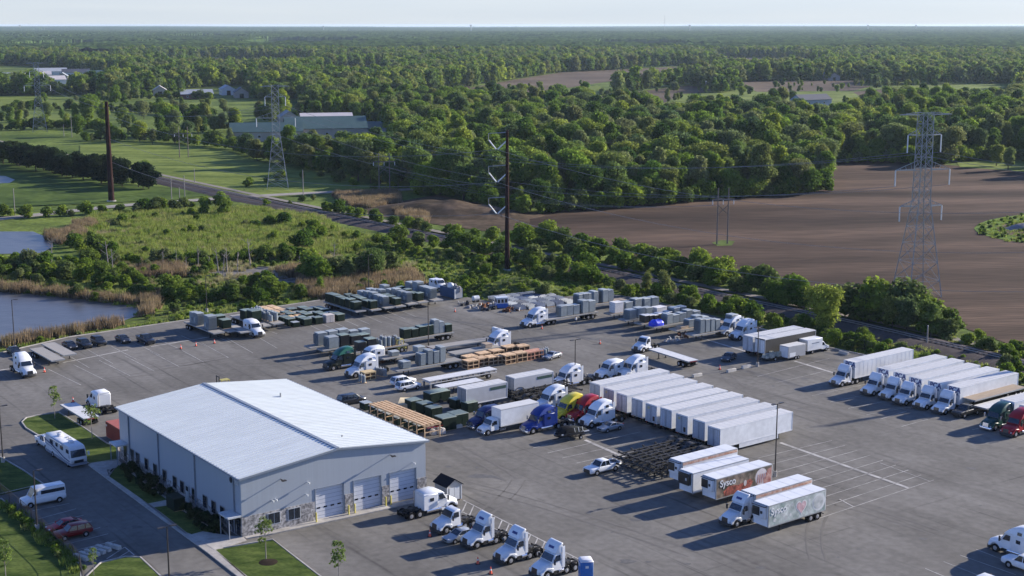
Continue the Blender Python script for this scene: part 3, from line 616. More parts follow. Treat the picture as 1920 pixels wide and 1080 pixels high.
L2 = [(1000, 178), (1120, 160), (1130, 166), (1010, 186), (960, 186)]; L3 = [(1600, 160), (1900, 156), (1900, 170), (1800, 173), (1650, 162)]
LR = [(1790, 299), (1990, 296), (1990, 327), (1800, 313)]
M1 = [(150, 272), (230, 268), (330, 272), (430, 286), (480, 302), (560, 318), (640, 335), (700, 350), (745, 357), (440, 374), (290, 328), (150, 290)]
M2 = [(-60, 180), (190, 178), (195, 192), (-60, 202)]; M3 = [(-60, 216), (135, 213), (140, 236), (-60, 240)]; M4 = [(195, 198), (395, 191), (405, 213), (205, 216)]
M5 = [(470, 262), (560, 262), (600, 288), (590, 300), (560, 306), (500, 292)]; M6 = [(255, 176), (420, 170), (440, 180), (260, 188)]
M7 = [(180, 140), (235, 138), (240, 150), (185, 152)]
for f_ in (L1, L2, L3, LR, M2, M3, M4, M5, M6, M7): sheet("pasture", f_, -.30, MEAD); OPEN.append(f_)
sheet("meadow", M1, -.27, MEAD); OPEN.append(M1)
TALL = [[(-60, 256), (100, 250), (140, 258), (60, 266), (-60, 272)], [(395, 192), (560, 186), (570, 198), (405, 206)], [(-60, 126), (30, 122), (110, 128), (160, 134), (205, 138), (195, 152), (120, 158), (60, 152), (-60, 162)], [(200, 232), (300, 226), (310, 236), (205, 242)], M2, M3, M4, M6, [(455, 236), (560, 226), (725, 232), (730, 268), (600, 262), (470, 262)], [(600, 128), (720, 125), (720, 142), (600, 142)], [(-40, 128), (130, 126), (125, 150), (-40, 152)], [(340, 168), (465, 158), (465, 182), (345, 186)]]
LAWNL = [(-120, 288), (60, 296), (140, 322), (240, 345), (330, 352), (392, 366), (330, 374), (120, 384), (-120, 392)]
sheet("left_lawn", LAWNL, -.24, mat("park_grass", (.042, .075, .014), .95, .2, .05, col2=(.075, .11, .022), scale2=.3))
sheet("small_pond", [(-60, 326), (10, 330), (28, 337), (18, 343), (-60, 346)], -.20, WATER)
sheet("marsh", [(-120, 402), (200, 395), (470, 378), (600, 398), (800, 442), (960, 476), (1140, 515), (1320, 552), (1600, 616), (1920, 690), (2100, 740), (2100, 860), (-200, 700)], -.33, MARSH)
sheet("pond", [(-200, 437), (0, 434), (62, 434), (96, 448), (100, 462), (78, 474), (0, 476), (-200, 480)], -.25, WATER)
sheet("pond", [(-200, 538), (0, 545), (120, 557), (200, 566), (262, 577), (256, 592), (220, 606), (130, 622), (60, 634), (0, 641), (-200, 655)], -.25, WATER)
sheet("muddy_clearing", [(385, 508), (480, 500), (600, 498), (612, 512), (560, 530), (430, 528)], -.29, mat("wet_mud", (.09, .08, .07), .7, .25, .3, col2=(.16, .14, .11)))
sheet("reed_ground", [(620, 362), (745, 358), (760, 385), (800, 412), (700, 405), (640, 385)], -.29, REEDG)
sheet("dirt_ground", [(745, 378), (820, 365), (990, 400), (1000, 440), (900, 432), (800, 418)], -.30, DIRT)
ISL = [(1826, 428), (1834, 420), (1852, 413), (1880, 407), (1920, 402), (1965, 399), (2010, 402), (2040, 425), (2010, 455), (1965, 459), (1920, 455), (1880, 449), (1850, 442), (1832, 435)]
sheet("island_lawn", ISL, -.28, mat("bright_grass", (.075, .13, .016), .95, .22, .1, col2=(.11, .17, .026)))
sheet("island_soil", [(1866, 428), (1885, 420), (1920, 415), (1980, 413), (1995, 430), (1970, 445), (1920, 444), (1880, 438)], -.25, DIRT)
# bare hill and grassy mound
def mound(name, u, v, rx, ry, h, m, rot=0, seed=0, z0=-.5):
    c = G(u, v, 0); vs = []; fs = []; N, K = 40, 14
    for i in range(K + 1):
        for j in range(N):
            r = i / K; a = 2 * math.pi * j / N; x, y = rx * r * math.cos(a), ry * r * math.sin(a)
            z = h * (math.cos(math.pi * r) * .5 + .5) * (1 + .25 * mnoise.noise(Vector((x * .15, y * .15, seed)))) + .12 * mnoise.noise(Vector((x * .7, y * .7, seed)))
            vs.append((x * math.cos(rot) - y * math.sin(rot), x * math.sin(rot) + y * math.cos(rot), z + z0 + c.z))
    for i in range(K):
        for j in range(N): fs.append((i * N + j, i * N + (j + 1) % N, (i + 1) * N + (j + 1) % N, (i + 1) * N + j))
    o = link(name, MB().add(vs, fs).mesh(name, m)); o.location = (c.x, c.y, 0); return tag(o, kind="structure")
mound("bare_hill", 835, 396, 40, 20, 4.2, DIRT, R(-20))
mound("grassy_mound", 965, 545, 17, 12, 3.4, mat("mound_grass", (.045, .07, .018), .95, .25, .3, col2=(.09, .11, .03)), R(15), 3)
mound("stone_heap", 1925, 428, 10, 6, 2.2, mat("stone_grey", (.2, .19, .19), .9, .2, .6), 0, 5)
# road, railway
ribbon("gravel_road", smooth_path(npx([(-120, 414), (0, 409), (100, 398), (230, 384), (340, 376), (470, 367), (620, 359), (720, 356), (820, 352), (900, 352)], 0)), [(-3.5, -.19), (3.5, -.19)], GRAV)
RAIL = [(-40, 262), (120, 296), (285, 332), (470, 372), (620, 403), (790, 438), (960, 474), (1145, 511), (1230, 530), (1320, 549), (1480, 583), (1600, 608), (1740, 641), (1920, 684), (2100, 728)]
RP = smooth_path(npx(RAIL, 0), 10)
ribbon("railway_ballast", RP, [(-7.5, -.4), (-3.6, .35), (2.6, .35), (5.5, -.4)], BALL)
ribbon("railway_service_track", RP, [(6.2, -.18), (9.0, -.18)], mat("pale_gravel", (.22, .20, .17), .95, .15, .5))
for o_ in (-.75, .75): tag(ribbon("rail", RP, [(o_ - .07, .45), (o_ - .07, .62), (o_ + .07, .62), (o_ + .07, .45)], mat("rail_steel", (.30, .27, .25), .45, .1, 1, metal=.4), None), "%s steel rail of the single railway track" % ("nearer" if o_ < 0 else "farther"), "rail", "rails of the railway track")
sl = MB(); q_ = smooth_path(npx(RAIL[3:], 0), 1.4)
for i in range(0, len(q_) - 1, 1):
    p = q_[i]; d = (q_[i + 1] - p).normalized(); nn = Vector((-d.y, d.x, 0)); a = [p + nn * s * 1.3 + d * t * .12 for s, t in ((-1, -1), (1, -1), (1, 1), (-1, 1))]
    sl.add([(k.x, k.y, .34) for k in a] + [(k.x, k.y, .45) for k in a], [(4, 5, 6, 7), (0, 1, 5, 4), (1, 2, 6, 5), (2, 3, 7, 6), (3, 0, 4, 7)])
tag(link("railway_sleepers", sl.mesh("railway_sleepers", mat("sleeper_wood", (.06, .045, .038), .9, .3, 1), False)), "dark wooden sleepers under the railway rails", "sleepers", kind="stuff")
# the yard
YARD = [(-250, 676), (0, 662), (130, 632), (345, 601), (480, 581), (600, 563), (690, 549), (800, 541), (870, 556), (960, 572), (1060, 556), (1130, 549), (1210, 560), (1300, 582), (1400, 608), (1480, 632), (1556, 652), (1640, 670), (1720, 690), (1800, 708), (1920, 745), (2150, 806), (2300, 1250), (-500, 1250)]
sheet("yard", YARD, 0, ASPH)
yk = [Vector(p) for p in npx(YARD[:6], 0)]; ribbon("kerb", yk, [(-.1, -.4), (-.1, .14), (.14, .14), (.14, .0)], CONC)
yk = [Vector(p) for p in npx(YARD[14:22], 0)]; ribbon("kerb", yk, [(-.1, -.4), (-.1, .14), (.14, .14), (.14, .0)], CONC)
KER = [(-.02, -.05), (-.02, .15), (.17, .15), (.17, -.05)]
def island(poly, m=LAWN, name="lawn", z=.13):
    sheet(name, poly, z, m, .12)
    P = npx(poly, 0); area = sum(P[i].x * P[(i + 1) % len(P)].y - P[(i + 1) % len(P)].x * P[i].y for i in range(len(P)))
    if area < 0: P.reverse()
    ribbon("kerb", P + [P[0]], [(-.17, -.02), (-.17, .16), (.015, .16), (.015, .0)], CONC)
island([(42, 792), (50, 784), (72, 779), (110, 774), (152, 800), (200, 832), (221, 838), (222, 862), (168, 870), (120, 842), (70, 815), (50, 803)])
island([(222, 866), (236, 878), (330, 954), (283, 948), (205, 885)], BED, "planting_bed")
island([(-200, 846), (0, 858), (42, 882), (80, 908), (5, 926), (-200, 960)])
island([(-220, 955), (2, 936), (40, 970), (80, 1005), (120, 1040), (152, 1062), (150, 1090), (160, 1200), (-400, 1200)])
island([(190, 1056), (235, 1045), (262, 1046), (300, 1082), (330, 1120), (300, 1200), (170, 1200), (160, 1085)])
island([(402, 1031), (511, 1013), (545, 1040), (602, 1084), (680, 1150), (520, 1200), (470, 1090)])
island([(210, 889), (283, 950), (350, 1002), (425, 1004), (385, 960), (330, 958), (232, 882)], BED, "planting_bed")
island([(205, 893), (278, 944), (315, 938), (222, 872)], LAWN, "lawn", .17); island([(290, 951), (318, 944), (400, 995), (362, 1002), (350, 998)], LAWN, "lawn", .175)
def walk(poly, z=.15): sheet("pavement", poly, z, CONC, .15)
walk([(165, 871), (172, 868), (280, 945), (360, 1003), (402, 1031), (470, 1085), (560, 1200), (545, 1200), (455, 1088), (388, 1035), (270, 948)], .16)
walk([(170, 868), (222, 862), (233, 874), (200, 880), (203, 889), (185, 884)], .165); walk([(278, 944), (318, 936), (328, 946), (288, 951)], .18); walk([(358, 1002), (380, 996), (428, 1004), (456, 1006), (462, 1012), (402, 1031)], .18)
walk([(462, 1009), (511, 1000), (590, 983), (797, 938), (802, 930), (797, 931), (590, 974), (455, 1004)], .17)
lines = MB()
def stripe(a, b, wd=.12):
    p, q = G(*a, 0), G(*b, 0); d = (q - p).normalized(); nn = Vector((-d.y, d.x, 0)) * wd / 2
    lines.add([(k.x, k.y, .02) for k in (p - nn, q - nn, q + nn, p + nn)], [(0, 1, 2, 3)])
for a, b in (((1463, 830), (1703, 915)), ((1097, 825), (1172, 858)), ((1490, 677), (1562, 699)), ((1312, 633), (1405, 661)), ((1215, 855), (1262, 886)), ((1574, 936), (1600, 950))): stripe(a, b, .62 if b[0] != 1600 else .15)
stripe((-20, 697), (30, 690), .4); stripe((118, 680), (240, 656), .45); stripe((283, 650), (392, 632), .45)
for k in range(9):   # bays right of the reefers
    t = k / 8; a = (1421 + t * 112, 859 + t * 114); b = (1560 + t * 191, 826 + t * 74); stripe(a, b)
for k in range(8): stripe((1000 + k * 27, 840 + k * 9.5), (1172 + k * 29, 800 + k * 9.8))
for k in range(7): stripe((1420 + k * 34, 706 + k * 12), (1555 + k * 40, 672 + k * 12.5))
for k in range(9): stripe((90 + k * 48, 692 - k * 8.2), (152 + k * 46, 722 - k * 8.6)); stripe((120 + k * 44, 662 - k * 6.5), (168 + k * 44, 690 - k * 8))
for k in range(9): stripe((560 + k * 22, 600 - k * 3), (606 + k * 22, 622 - k * 3.4))
for i, (a, b) in enumerate((((60, 958), (130, 944)), ((72, 973), (143, 954)), ((80, 985), (157, 966)), ((88, 1003), (172, 977)), ((110, 1012), (188, 989)), ((118, 1022), (203, 1001)), ((133, 1034), (218, 1014)))): stripe(a, b, .13)
for a, b in (((234, 1026), (252, 1041)), ((252, 1041), (195, 1053)), ((234, 1026), (200, 1048)), ((243, 1033), (215, 1050))): stripe(a, b, .14)
for a, b in (((1745, 903), (1650, 868)), ((1735, 1066), (1780, 1085)), ((1769, 1053), (1850, 1085)), ((1800, 1041), (1905, 1078)), ((1830, 1030), (1990, 1092)), ((1783, 790), (1850, 771)), ((1823, 806), (1835, 803)), ((1690, 800), (1740, 786)), ((1650, 786), (1700, 771))): stripe(a, b)
stripe((869, 938), (1088, 1050), .2); stripe((852, 952), (1070, 1066), .16)
for k in range(17): u = 875 + k * 13.3; v = 941.5 + k * 6.85; stripe((u, v), (u - 9, v + 20), .17)
tag(link("parking_lines", lines.mesh("parking_lines", PAINTL, False)), kind="structure")
st = MB()   # dark patches of crack filler and drains
def patch(pts): 
    P = [G(u, v, 0) for u, v in pts]; st.add([(p.x, p.y, .008) for p in P], [tuple(range(len(P)))])
patch([(876, 893), (890, 889), (910, 889), (930, 893), (942, 900), (925, 896), (905, 896), (885, 896)])
for u, v in ((894, 877), (1148, 998), (1650, 952), (1572, 1045), (1838, 948), (1450, 724), (700, 890)): patch([(u - 4, v), (u, v - 1.6), (u + 4, v), (u, v + 1.6)])
tag(link("asphalt_patches", st.mesh("asphalt_patches", mat("tar", (.03, .028, .027), .8, .2, 2), False)), kind="structure")
tm = MB(); q7 = random.Random(21)
def track(u, v, ang, ln, bend):
    for off in (-.95, .95):
        p = G(u, v); P = []; a = ang
        for i in range(14): P.append(p + Vector((-math.sin(a), math.cos(a), 0)) * off); p = p + U(a) * ln / 13; a += bend / 13
        for i in range(13):
            d = (P[i + 1] - P[i]).normalized(); nn = Vector((-d.y, d.x, 0)) * (.16 + .06 * math.sin(i)); k = [P[i] - nn, P[i + 1] - nn, P[i + 1] + nn, P[i] + nn]; tm.add([(c.x, c.y, .012) for c in k], [(0, 1, 2, 3)])
for u, v, a, ln, bd in ((1300, 1040, HA + .1, 70, .3), (1560, 780, HA + .2, 40, -1.1), (1700, 870, HB + math.pi, 45, .9), (960, 900, HA - .2, 60, .5), (300, 690, HB, 60, .35), (480, 680, HB + .2, 55, -.5), (150, 720, HB, 50, .2), (1100, 680, HA, 45, -.8), (1400, 760, HA + .3, 40, .9), (1760, 1000, HA, 45, .6), (620, 640, HB, 50, -.2), (250, 960, HA, 40, .1), (700, 1040, HB, 35, .8)): track(u, v, a, ln, bd)
tag(link("tyre_marks", tm.mesh("tyre_marks", mat("tyre_marks", (.145, .136, .123), .9, .10, .5), False)), kind="structure")
for i in range(70):
    u, v = q7.uniform(0, 1900), q7.uniform(660, 1075); c = G(u, v); r0 = q7.uniform(.2, .75); st_ = [(c.x + math.cos(a) * r0 * q7.uniform(.6, 1.2) * 1.4, c.y + math.sin(a) * r0 * q7.uniform(.6, 1.2), .016) for a in [k * .628 for k in range(10)]]; st.add(st_, [tuple(range(10))])
bpy.data.objects.remove(bpy.data.objects["asphalt_patches"]); tag(link("asphalt_patches", st.mesh("asphalt_patches", mat("oil_stain", (.085, .08, .074), .75, .25, 1.5), False)), kind="structure")
# ------------------------------------------------------------------ the big metal building
def warehouse():
    t = root("metal_building", "building"); t.location = (-34.25, 169.5, 0); t.rotation_euler = (0, 0, .6333)   # local x = along the gable, y = depth
    W, Ld, he, hr = 27.7, 41.55, 8.0, 9.4; wall = mat("pale_blue_cladding", (.325, .355, .385), .5, .04, .4, stretch=(12, 12, .2, 0)); trim = mat("grey_trim", (.20, .23, .27), .5, .05)
    stone = mat("grey_stone_veneer", (.16, .155, .15), .9, .35, 2.2, col2=(.36, .34, .32), scale2=4)
    doors = [(10.55, 14.75), (16.3, 20.5), (21.9, 26.1)]; wins = [(3.6, 5.3), (6.5, 8.2)]; dh = 4.35
    ch = lambda x: he + (hr - he) * (1 - abs(x - W / 2) / (W / 2)) - .12
    f = MB(); xs = [0]
    for a, b in doors: xs += [a, b]
    xs.append(W)
    for k in range(0, len(xs), 2):
        a, b = xs[k], xs[k + 1]; top = [(b, ch(b)), (a, ch(a))] if not (a < W / 2 < b) else [(b, ch(b)), (W / 2, ch(W / 2)), (a, ch(a))]
        f.ext2([(a, .0), (b, .0)] + top, 0, .45)
    for a, b in doors: f.ext2([(a, dh), (b, dh)] + ([(b, ch(b)), (W / 2, ch(W / 2)), (a, ch(a))] if a < W / 2 < b else [(b, ch(b)), (a, ch(a))]), 0, .45)
    part("front_wall", f, wall, t, False)
    part("side_wall", MB().box(0, .3, .451, Ld, 0, he - .12), wall, t, False); part("side_wall", MB().box(W - .3, W, .451, Ld, 0, he - .12), wall, t, False)
    part("rear_wall", MB().ext2([(.301, 0), (W - .301, 0), (W - .301, ch(W)), (W / 2, ch(W / 2)), (.301, ch(0))], Ld - .3, Ld), wall, t, False)
    for sg, (xa, xb) in (("left", (-.35, W / 2)), ("right", (W / 2, W + .35))):
        r_ = MB(); za = he - .03 if sg == "left" else hr + .02; zb = hr + .02 if sg == "left" else he - .03
        r_.ext2([(xa, za - .12), (xb, zb - .12), (xb, zb), (xa, za)], -.3, Ld + .3)
        y = -.2
        while y < Ld + .3: r_.ext2([(xa + .02, za + .002), (xb - .02, zb + .002), (xb - .02, zb + .10), (xa + .02, za + .10)], y - .05, y + .05); y += .82
        part("roof", r_, mat("roof_metal", (.62, .65, .635), .42, .06, .5, metal=.05, stretch=(.4, 3, 1, 0)), t, False)
    rc = MB().box(W / 2 - .25, W / 2 + .25, -.32, Ld + .32, hr + .03, hr + .14)
    part("ridge_cap", rc, trim, t); gt = MB()
    for x in (-.52, W + .36): gt.box(x, x + .16, -.3, Ld + .3, he - .22, he - .02)
    part("gutter", gt, trim, t)
    ek = MB(); ek.ext2([(-.36, he - .3), (W / 2, hr - .22), (W + .36, he - .3), (W + .36, he - .04), (W / 2, hr + .03), (-.36, he - .04)], -.36, -.302); part("gable_trim", ek, trim, t)
    hs = 2.75
    for a, b in ((-.06, 3.6), (5.3, 6.5), (8.2, 10.4), (14.9, 16.15), (20.65, 21.75), (26.25, W + .06)): part("stone_base", MB().box(a, b, -.09, -.003, 0, hs), stone, t, False)
    for a, b in wins:
        part("stone_base", MB().box(a, b, -.09, -.003, 0, 1.0), stone, t, False); part("stone_base", MB().box(a, b, -.09, -.003, 2.5, hs), stone, t, False)
    sl_ = MB(); hs2 = 1.5; sl_.box(-.09, -.003, -.09, Ld, 0, hs2); part("stone_base", sl_, stone, t, False)
    for a, b in doors:
        d = part("roller_door", MB().box(a, b, .3, .36, .02, dh), mat("door_panel", (.56, .57, .60), .5, .05, 1), t, False)
        s2 = MB()
        for k in range(1, 8): s2.box(a, b, .292, .299, k * dh / 8 - .02, k * dh / 8 + .02)
        part("panel_joint", s2, trim, d)
        for k in range(4): x = a + .55 + k * (b - a - 1.1) / 3; part("door_pane", MB().box(x - .26, x + .26, .28, .29, 1.5, 1.72), GLASS, d)
        fr = MB().box(a - .1, a - .001, -.06, .3, 0, dh + .1).box(b + .001, b + .1, -.06, .3, 0, dh + .1).box(a, b, -.06, .3, dh + .001, dh + .1); part("door_frame", fr, trim, t)
    for a, b in wins:
        f = part("window", MB().box(a - .06, b + .06, -.13, -.092, .95, 2.56), mat("window_trim", (.45, .46, .46), .5), t); part("pane", MB().box(a + .04, (a + b) / 2 - .04, -.15, -.131, 1.05, 2.46).box((a + b) / 2 + .04, b - .04, -.15, -.131, 1.05, 2.46), GLASS, f)
    for y in [3.3, 5.6, 8.3, 11.0, 14.6, 18.5, 21.0, 24.6, 28.0, 31.2, 34.6, 36.6]:
        f = part("window", MB().box(-.14, -.092, y - .62, y + .62, .95, 2.65), mat("window_trim_dark", (.16, .15, .14), .5), t); part("pane", MB().box(-.16, -.141, y - .54, y + .54, 1.03, 2.57), GLASS, f)
    for y in (.25, 1.6, 38.9, 16.2):
        f = part("door", MB().box(-.14, -.092, y, y + 1.1, .16, 2.5), BLACK if y != 16.2 else GREYL, t); part("pane", MB().box(-.16, -.141, y + .15, y + .95, .9 if y != 16.2 else 1.7, 2.35), GLASS, f)
    for y in (-.1, 38.2):
        c = part("canopy", MB().box(-1.9, -.1, y, y + 2.9, 2.85, 3.05), mat("canopy_pale", (.48, .50, .51), .5), t)
        for yy in (y + .15, y + 2.7): part("post", MB().cyl((-1.75, yy, .1), (-1.75, yy, 2.85), .07, n=8), trim, c)
    for y in (1.9, 14.0, 26.5, 37.6): part("downspout", MB().box(-.2, -.004, y - .08, y + .08, 1.55, he - .2).box(-.24, -.095, y - .08, y + .08, .1, 1.55), trim, t)
    for x, z in ((5.6, 6.75), (22.0, 6.95)): part("wall_light", MB().box(x - .05, x + .05, -.75, -.002, z - .04, z + .04).box(x - .3, x + .3, -1.15, -.7, z - .02, z + .08), POLEB, t)
    for x, z in ((9.4, 5.6), (4.2, 4.2), (9.1, 4.0), (4.7, 4.25), (25.6, 5.2)): part("camera_dome", MB().cyl((x, -.5, z), (x, -.002, z), .05, n=8).cyl((x, -.5, z - .14), (x, -.5, z + .06), .13, n=10), GLAZ, t)
    for x in (10.2, 15.05, 16.0, 20.8, 21.6, 26.4): part("bollard", MB().cyl((x, -.75, .1), (x, -.75, 1.45), .1, n=10), mat("bollard_yellow", (.62, .52, .10), .5), t)
    for x, y in ((17.5, 5), (21, 30)): part("roof_vent", MB().cyl((x, y, 8.3), (x, y, 9.3), .12, n=10), GALV, t)
    return tag(t, "pale blue metal building with low gable roof, stone base and three roller doors")
BLD = warehouse()
def text_mesh(txt, size, m, thick=.015, bold=0.0):
    cu = bpy.data.curves.new("lettering", 'FONT'); cu.body = txt; cu.size = size; cu.extrude = thick; cu.offset = bold; cu.align_x = 'CENTER'; cu.align_y = 'CENTER'
    o = bpy.data.objects.new("lettering", cu); COL.objects.link(o); bpy.context.view_layer.update()
    me = bpy.data.meshes.new_from_object(o.evaluated_get(bpy.context.evaluated_depsgraph_get())); bpy.data.objects.remove(o); bpy.data.curves.remove(cu)
    me.materials.clear(); me.materials.append(m); return me
LOGOB = mat("sign_blue", (.015, .03, .16), .4)
def write(txt, size, m, parent, loc, normal, bold=0.0, name="lettering", slant=0):
    """upright writing whose face looks along normal ('-y', '+x' ...), in the parent's space"""
    k = ("txt", txt, size, m.name)
    if k not in PROTO: PROTO[k] = text_mesh(txt, size, m, .015, bold)
    o = link(name, PROTO[k], parent); o.location = loc
    o.rotation_euler = (math.pi / 2, 0, {'-y': 0, '+x': math.pi / 2, '+y': math.pi, '-x': -math.pi / 2}[normal]); return o
s_ = write("701", .85, mat("sign_white", (.6, .6, .6), .4), BLD, (-.06, 1.15, 7.0), '-x'); s_.name = "address_number"
part("sign_emblem", MB().cyl((-.08, 2.75, 7.0), (-.01, 2.75, 7.0), .38, n=20), BLACK, BLD)
# ------------------------------------------------------------------ things in the yard
FB, FA = HB + math.pi, HA + math.pi          # facing -B (left, towards the camera) and -A (right, towards the camera)
def put(kb, px, h, label, group=None, z=0.0, dh=0.0, scale=None):
    return place(kb[0], kb[1], G(px[0], px[1], z).xy.to_3d() + Vector((0, 0, dh)), h, label, group, scale)
def tr(pm, kind, px, h, label, group=None, **k):
    kb = tractor(pm, kind, **k); return put(kb, px, h, label, group)
ROWG = "tractors parked in a row by the painted hatching"
tr(WHITE, "mid", (852, 949), HB, "white sleeper truck facing right beside the little black-roofed shed", ROWG)
tr(WHITE, "day", (813, 1001), FB, "white day-cab truck without roof fairing, next to the silver car", ROWG)
tr(WHITE, "fair", (870, 1029), FB, "white day-cab truck with roof fairing right beside the silver car", ROWG, mark=True)
tr(WHITE, "fair", (932, 1058), FB, "white fairing truck between two others at the hatched strip", ROWG, mark=True)
tr(WHITE, "fair", (1000, 1086), FB, "white fairing truck nearest the blue portable toilet, cut by the frame", ROWG, mark=True)
put(car(SILV, "sedan"), (834, 1020), FB, "silver car squeezed between two white day-cab trucks", "cars in the yard")
# middle cluster
MC = "sleeper trucks in the middle of the yard"
tr(NAVYP, "mid", (880, 806), FB, "navy truck with chrome bumper half behind the white box truck", MC, dark_grille=False)
put(box_truck(), (899, 816), FB, "white box truck between a navy and a royal blue truck")
tr(BLUEP, "high", (980, 814), FB, "royal blue sleeper truck with tall curved roof", MC, dark_grille=False)
tr(WHITE, "high", (1003, 773), FB, "white sleeper truck behind the royal blue one", MC)
tr(YELP, "high", (1036, 790), FB, "bright yellow sleeper truck between white and red trucks", MC)
tr(REDP, "high", (1066, 793), FB, "bright red sleeper truck beside the yellow one", MC, dark_grille=False)
tr(WHITE, "high", (1090, 803), FB, "white sleeper truck next to the silver coupe", MC)
tr(WHITE, "high", (1036, 730), FB, "white sleeper truck in front of the black chassis stack", MC)
tr(WHITE, "mid", (1118, 713), FB, "white low-roof sleeper truck behind the first white box trailer", MC)
tr(WHITE, "high", (1160, 712), FB, "white round-roofed sleeper truck with black windshield before the empty flatbed", MC)
put(car(SILV, "coupe"), (1124, 811), FB, "silver coupe in front of the row of white trailers", "cars in the yard")
put(car(SILV, "coupe"), (1022, 676), FB + .25, "silver and grey car beside the wooden crates", "cars in the yard")
put(car(WHITE, "suv"), (786, 727), HB, "white SUV, nearer of the two parked together", "cars in the yard")
put(car(WHITE, "suv"), (776, 718), HB, "white SUV, farther of the two parked together", "cars in the yard")
put(car(BLACK, "minivan"), (683, 752), HB, "black minivan behind the roof edge of the metal building", "cars in the yard")
put(car(WHITE, "pickup"), (1100, 892), FB, "white pickup truck parked before the black chassis heap")
put(car(DGREY, "sedan"), (1358, 680), FB + .42, "dark blue grey sedan by the concrete blocks", "cars in the yard")
put(car(BLACK, "pickup"), (1791, 784), FB, "low black pickup truck at the end of the row of white tractors")
# covered boat
def boat():
    t = root("covered_boat", "boat")
    rg = []
    for x, w_, z0, z1 in ((0, .25, 1.0, 1.25), (-.7, .8, .75, 1.35), (-1.8, 1.15, .6, 1.4), (-4.2, 1.2, .6, 1.3), (-6.0, 1.1, .65, 1.25)):
        rg.append([(x, -w_ * .35, z0), (x, -w_, (z0 + z1) / 2), (x, -w_, z1), (x, w_, z1), (x, w_, (z0 + z1) / 2), (x, w_ * .35, z0)])
    part("hull", MB().loft(rg), BLACK, t)
    cv = MB().loft([[(x, -w_, z0), (x, -w_ * .8, z1 - .1), (x, 0, z1), (x, w_ * .8, z1 - .1), (x, w_, z0)] for x, w_, z0, z1 in ((-.1, .2, 1.2, 1.3), (-.9, .9, 1.35, 1.75), (-1.9, 1.12, 1.4, 2.15), (-2.9, 1.15, 1.35, 2.2), (-3.2, 1.15, 1.35, 2.1))]); part("canvas_cover", cv, mat("canvas_black", (.012, .012, .014), .9), t)
    cv = MB().loft([[(x, -w_, z0), (x, -w_ * .8, z1 - .1), (x, 0, z1), (x, w_ * .8, z1 - .1), (x, w_, z0)] for x, w_, z0, z1 in ((-3.2, 1.12, 1.33, 2.05), (-4.6, 1.12, 1.3, 1.9), (-5.9, 1.0, 1.25, 1.5))]); part("cockpit_cover", cv, mat("canvas_dark", (.03, .033, .03), .9), t)
    for sg in (1, -1): part("rub_rail", MB().slab([(-.7, sg * .85, 1.2), (-6, sg * 1.16, 1.12), (-6, sg * 1.16, 1.3), (-.7, sg * .85, 1.38)][::sg], .05), GLAZ, t); wheel(t, -4.4, sg * 1.05, .33, .22)
    h = MB()
    for x in (-3.2, -4.0, -4.8): h.slab([(x - .03, -1.12, 1.34), (x + .03, -1.12, 1.34), (x + .03, -.9, 2.02), (x - .03, -.9, 2.02)], .03).slab([(x + .03, 1.12, 1.34), (x - .03, 1.12, 1.34), (x - .03, .9, 2.02), (x + .03, .9, 2.02)], .03)
    part("cover_bow", h, GLAZ, t)
    part("trailer_frame", MB().box(-5.8, .4, -.05, .05, .45, .58).box(-5.6, -2.5, -.7, -.6, .45, .58).box(-5.6, -2.5, .6, .7, .45, .58).cyl((-4.4, -1, .33), (-4.4, 1, .33), .05, n=8).box(-5.0, -4.9, -.7, .7, .45, .62).box(-2.8, -2.7, -.7, .7, .45, .7), FRAME, t)
    return t
put(("boat", boat), (1040, 830), FB, "black covered boat with white rub rail on a trailer")
# nine box trailers, doors to the left
RT = [(1115.7, 718.7), (1141.7, 729), (1166.2, 738.6), (1194.9, 748), (1221.3, 758.1), (1249.1, 766.4), (1278.9, 777.6), (1310.8, 788.1), (1339.3, 801.2)]
for i, p in enumerate(RT):
    h = R(37.3); kb = van_trailer(vent=i in (4, 6), sticker=i in (1, 4, 6)); l = G(p[0], p[1], 4.1) + U(h) * 16.15
    place(kb[0], kb[1], (l.x, l.y, 0), h, ["first, farthest left", "second", "third", "fourth", "fifth", "sixth", "seventh", "eighth", "ninth, nearest the camera"][i] + " of nine white box trailers with doors to the left", "white box trailers in the close row")
# trucks with lettering on the trailer front
def pca(t, hgt): write("PCA", 1.2, LOGOB, t, (.03, .22, hgt - .56), '+x', .03); write("A", .6, LOGOB, t, (.032, .78, hgt - 1.25), '+x', .02)
PT = [((1563.4, 725), (1593, 677)), ((1622.5, 742), (1655.3, 691.5)), ((1656.4, 750.5), (1687, 699.2)), ((1682.7, 760), (1716.6, 708.6)), ((1721, 768), (1752.7, 716.3)), ((1756, 777), (1788.4, 724.6))]
for i, (a, b) in enumerate(PT):
    nm = ["standing apart at the left of the group", "first of five close together", "second of five close together", "middle one of five close together", "fourth of five close together", "fifth of five, next to the black pickup"][i]
    tr(WHITE, "fair", (a[0] - 2, a[1] + .5), FB, "white tractor coupled to a lettered trailer, " + nm, "tractors with blue lettered trailers").scale = (.97, 1, .92)
    kb = van_trailer(L=17.0, logo=pca, ribs=(i == 0), skirt=False)
    p = G(b[0], b[1], 4.1); place(kb[0], kb[1], (p.x, p.y, 0), R(37.6) + math.pi, "white trailer with blue letters on its front, " + nm, "trailers with blue letters")
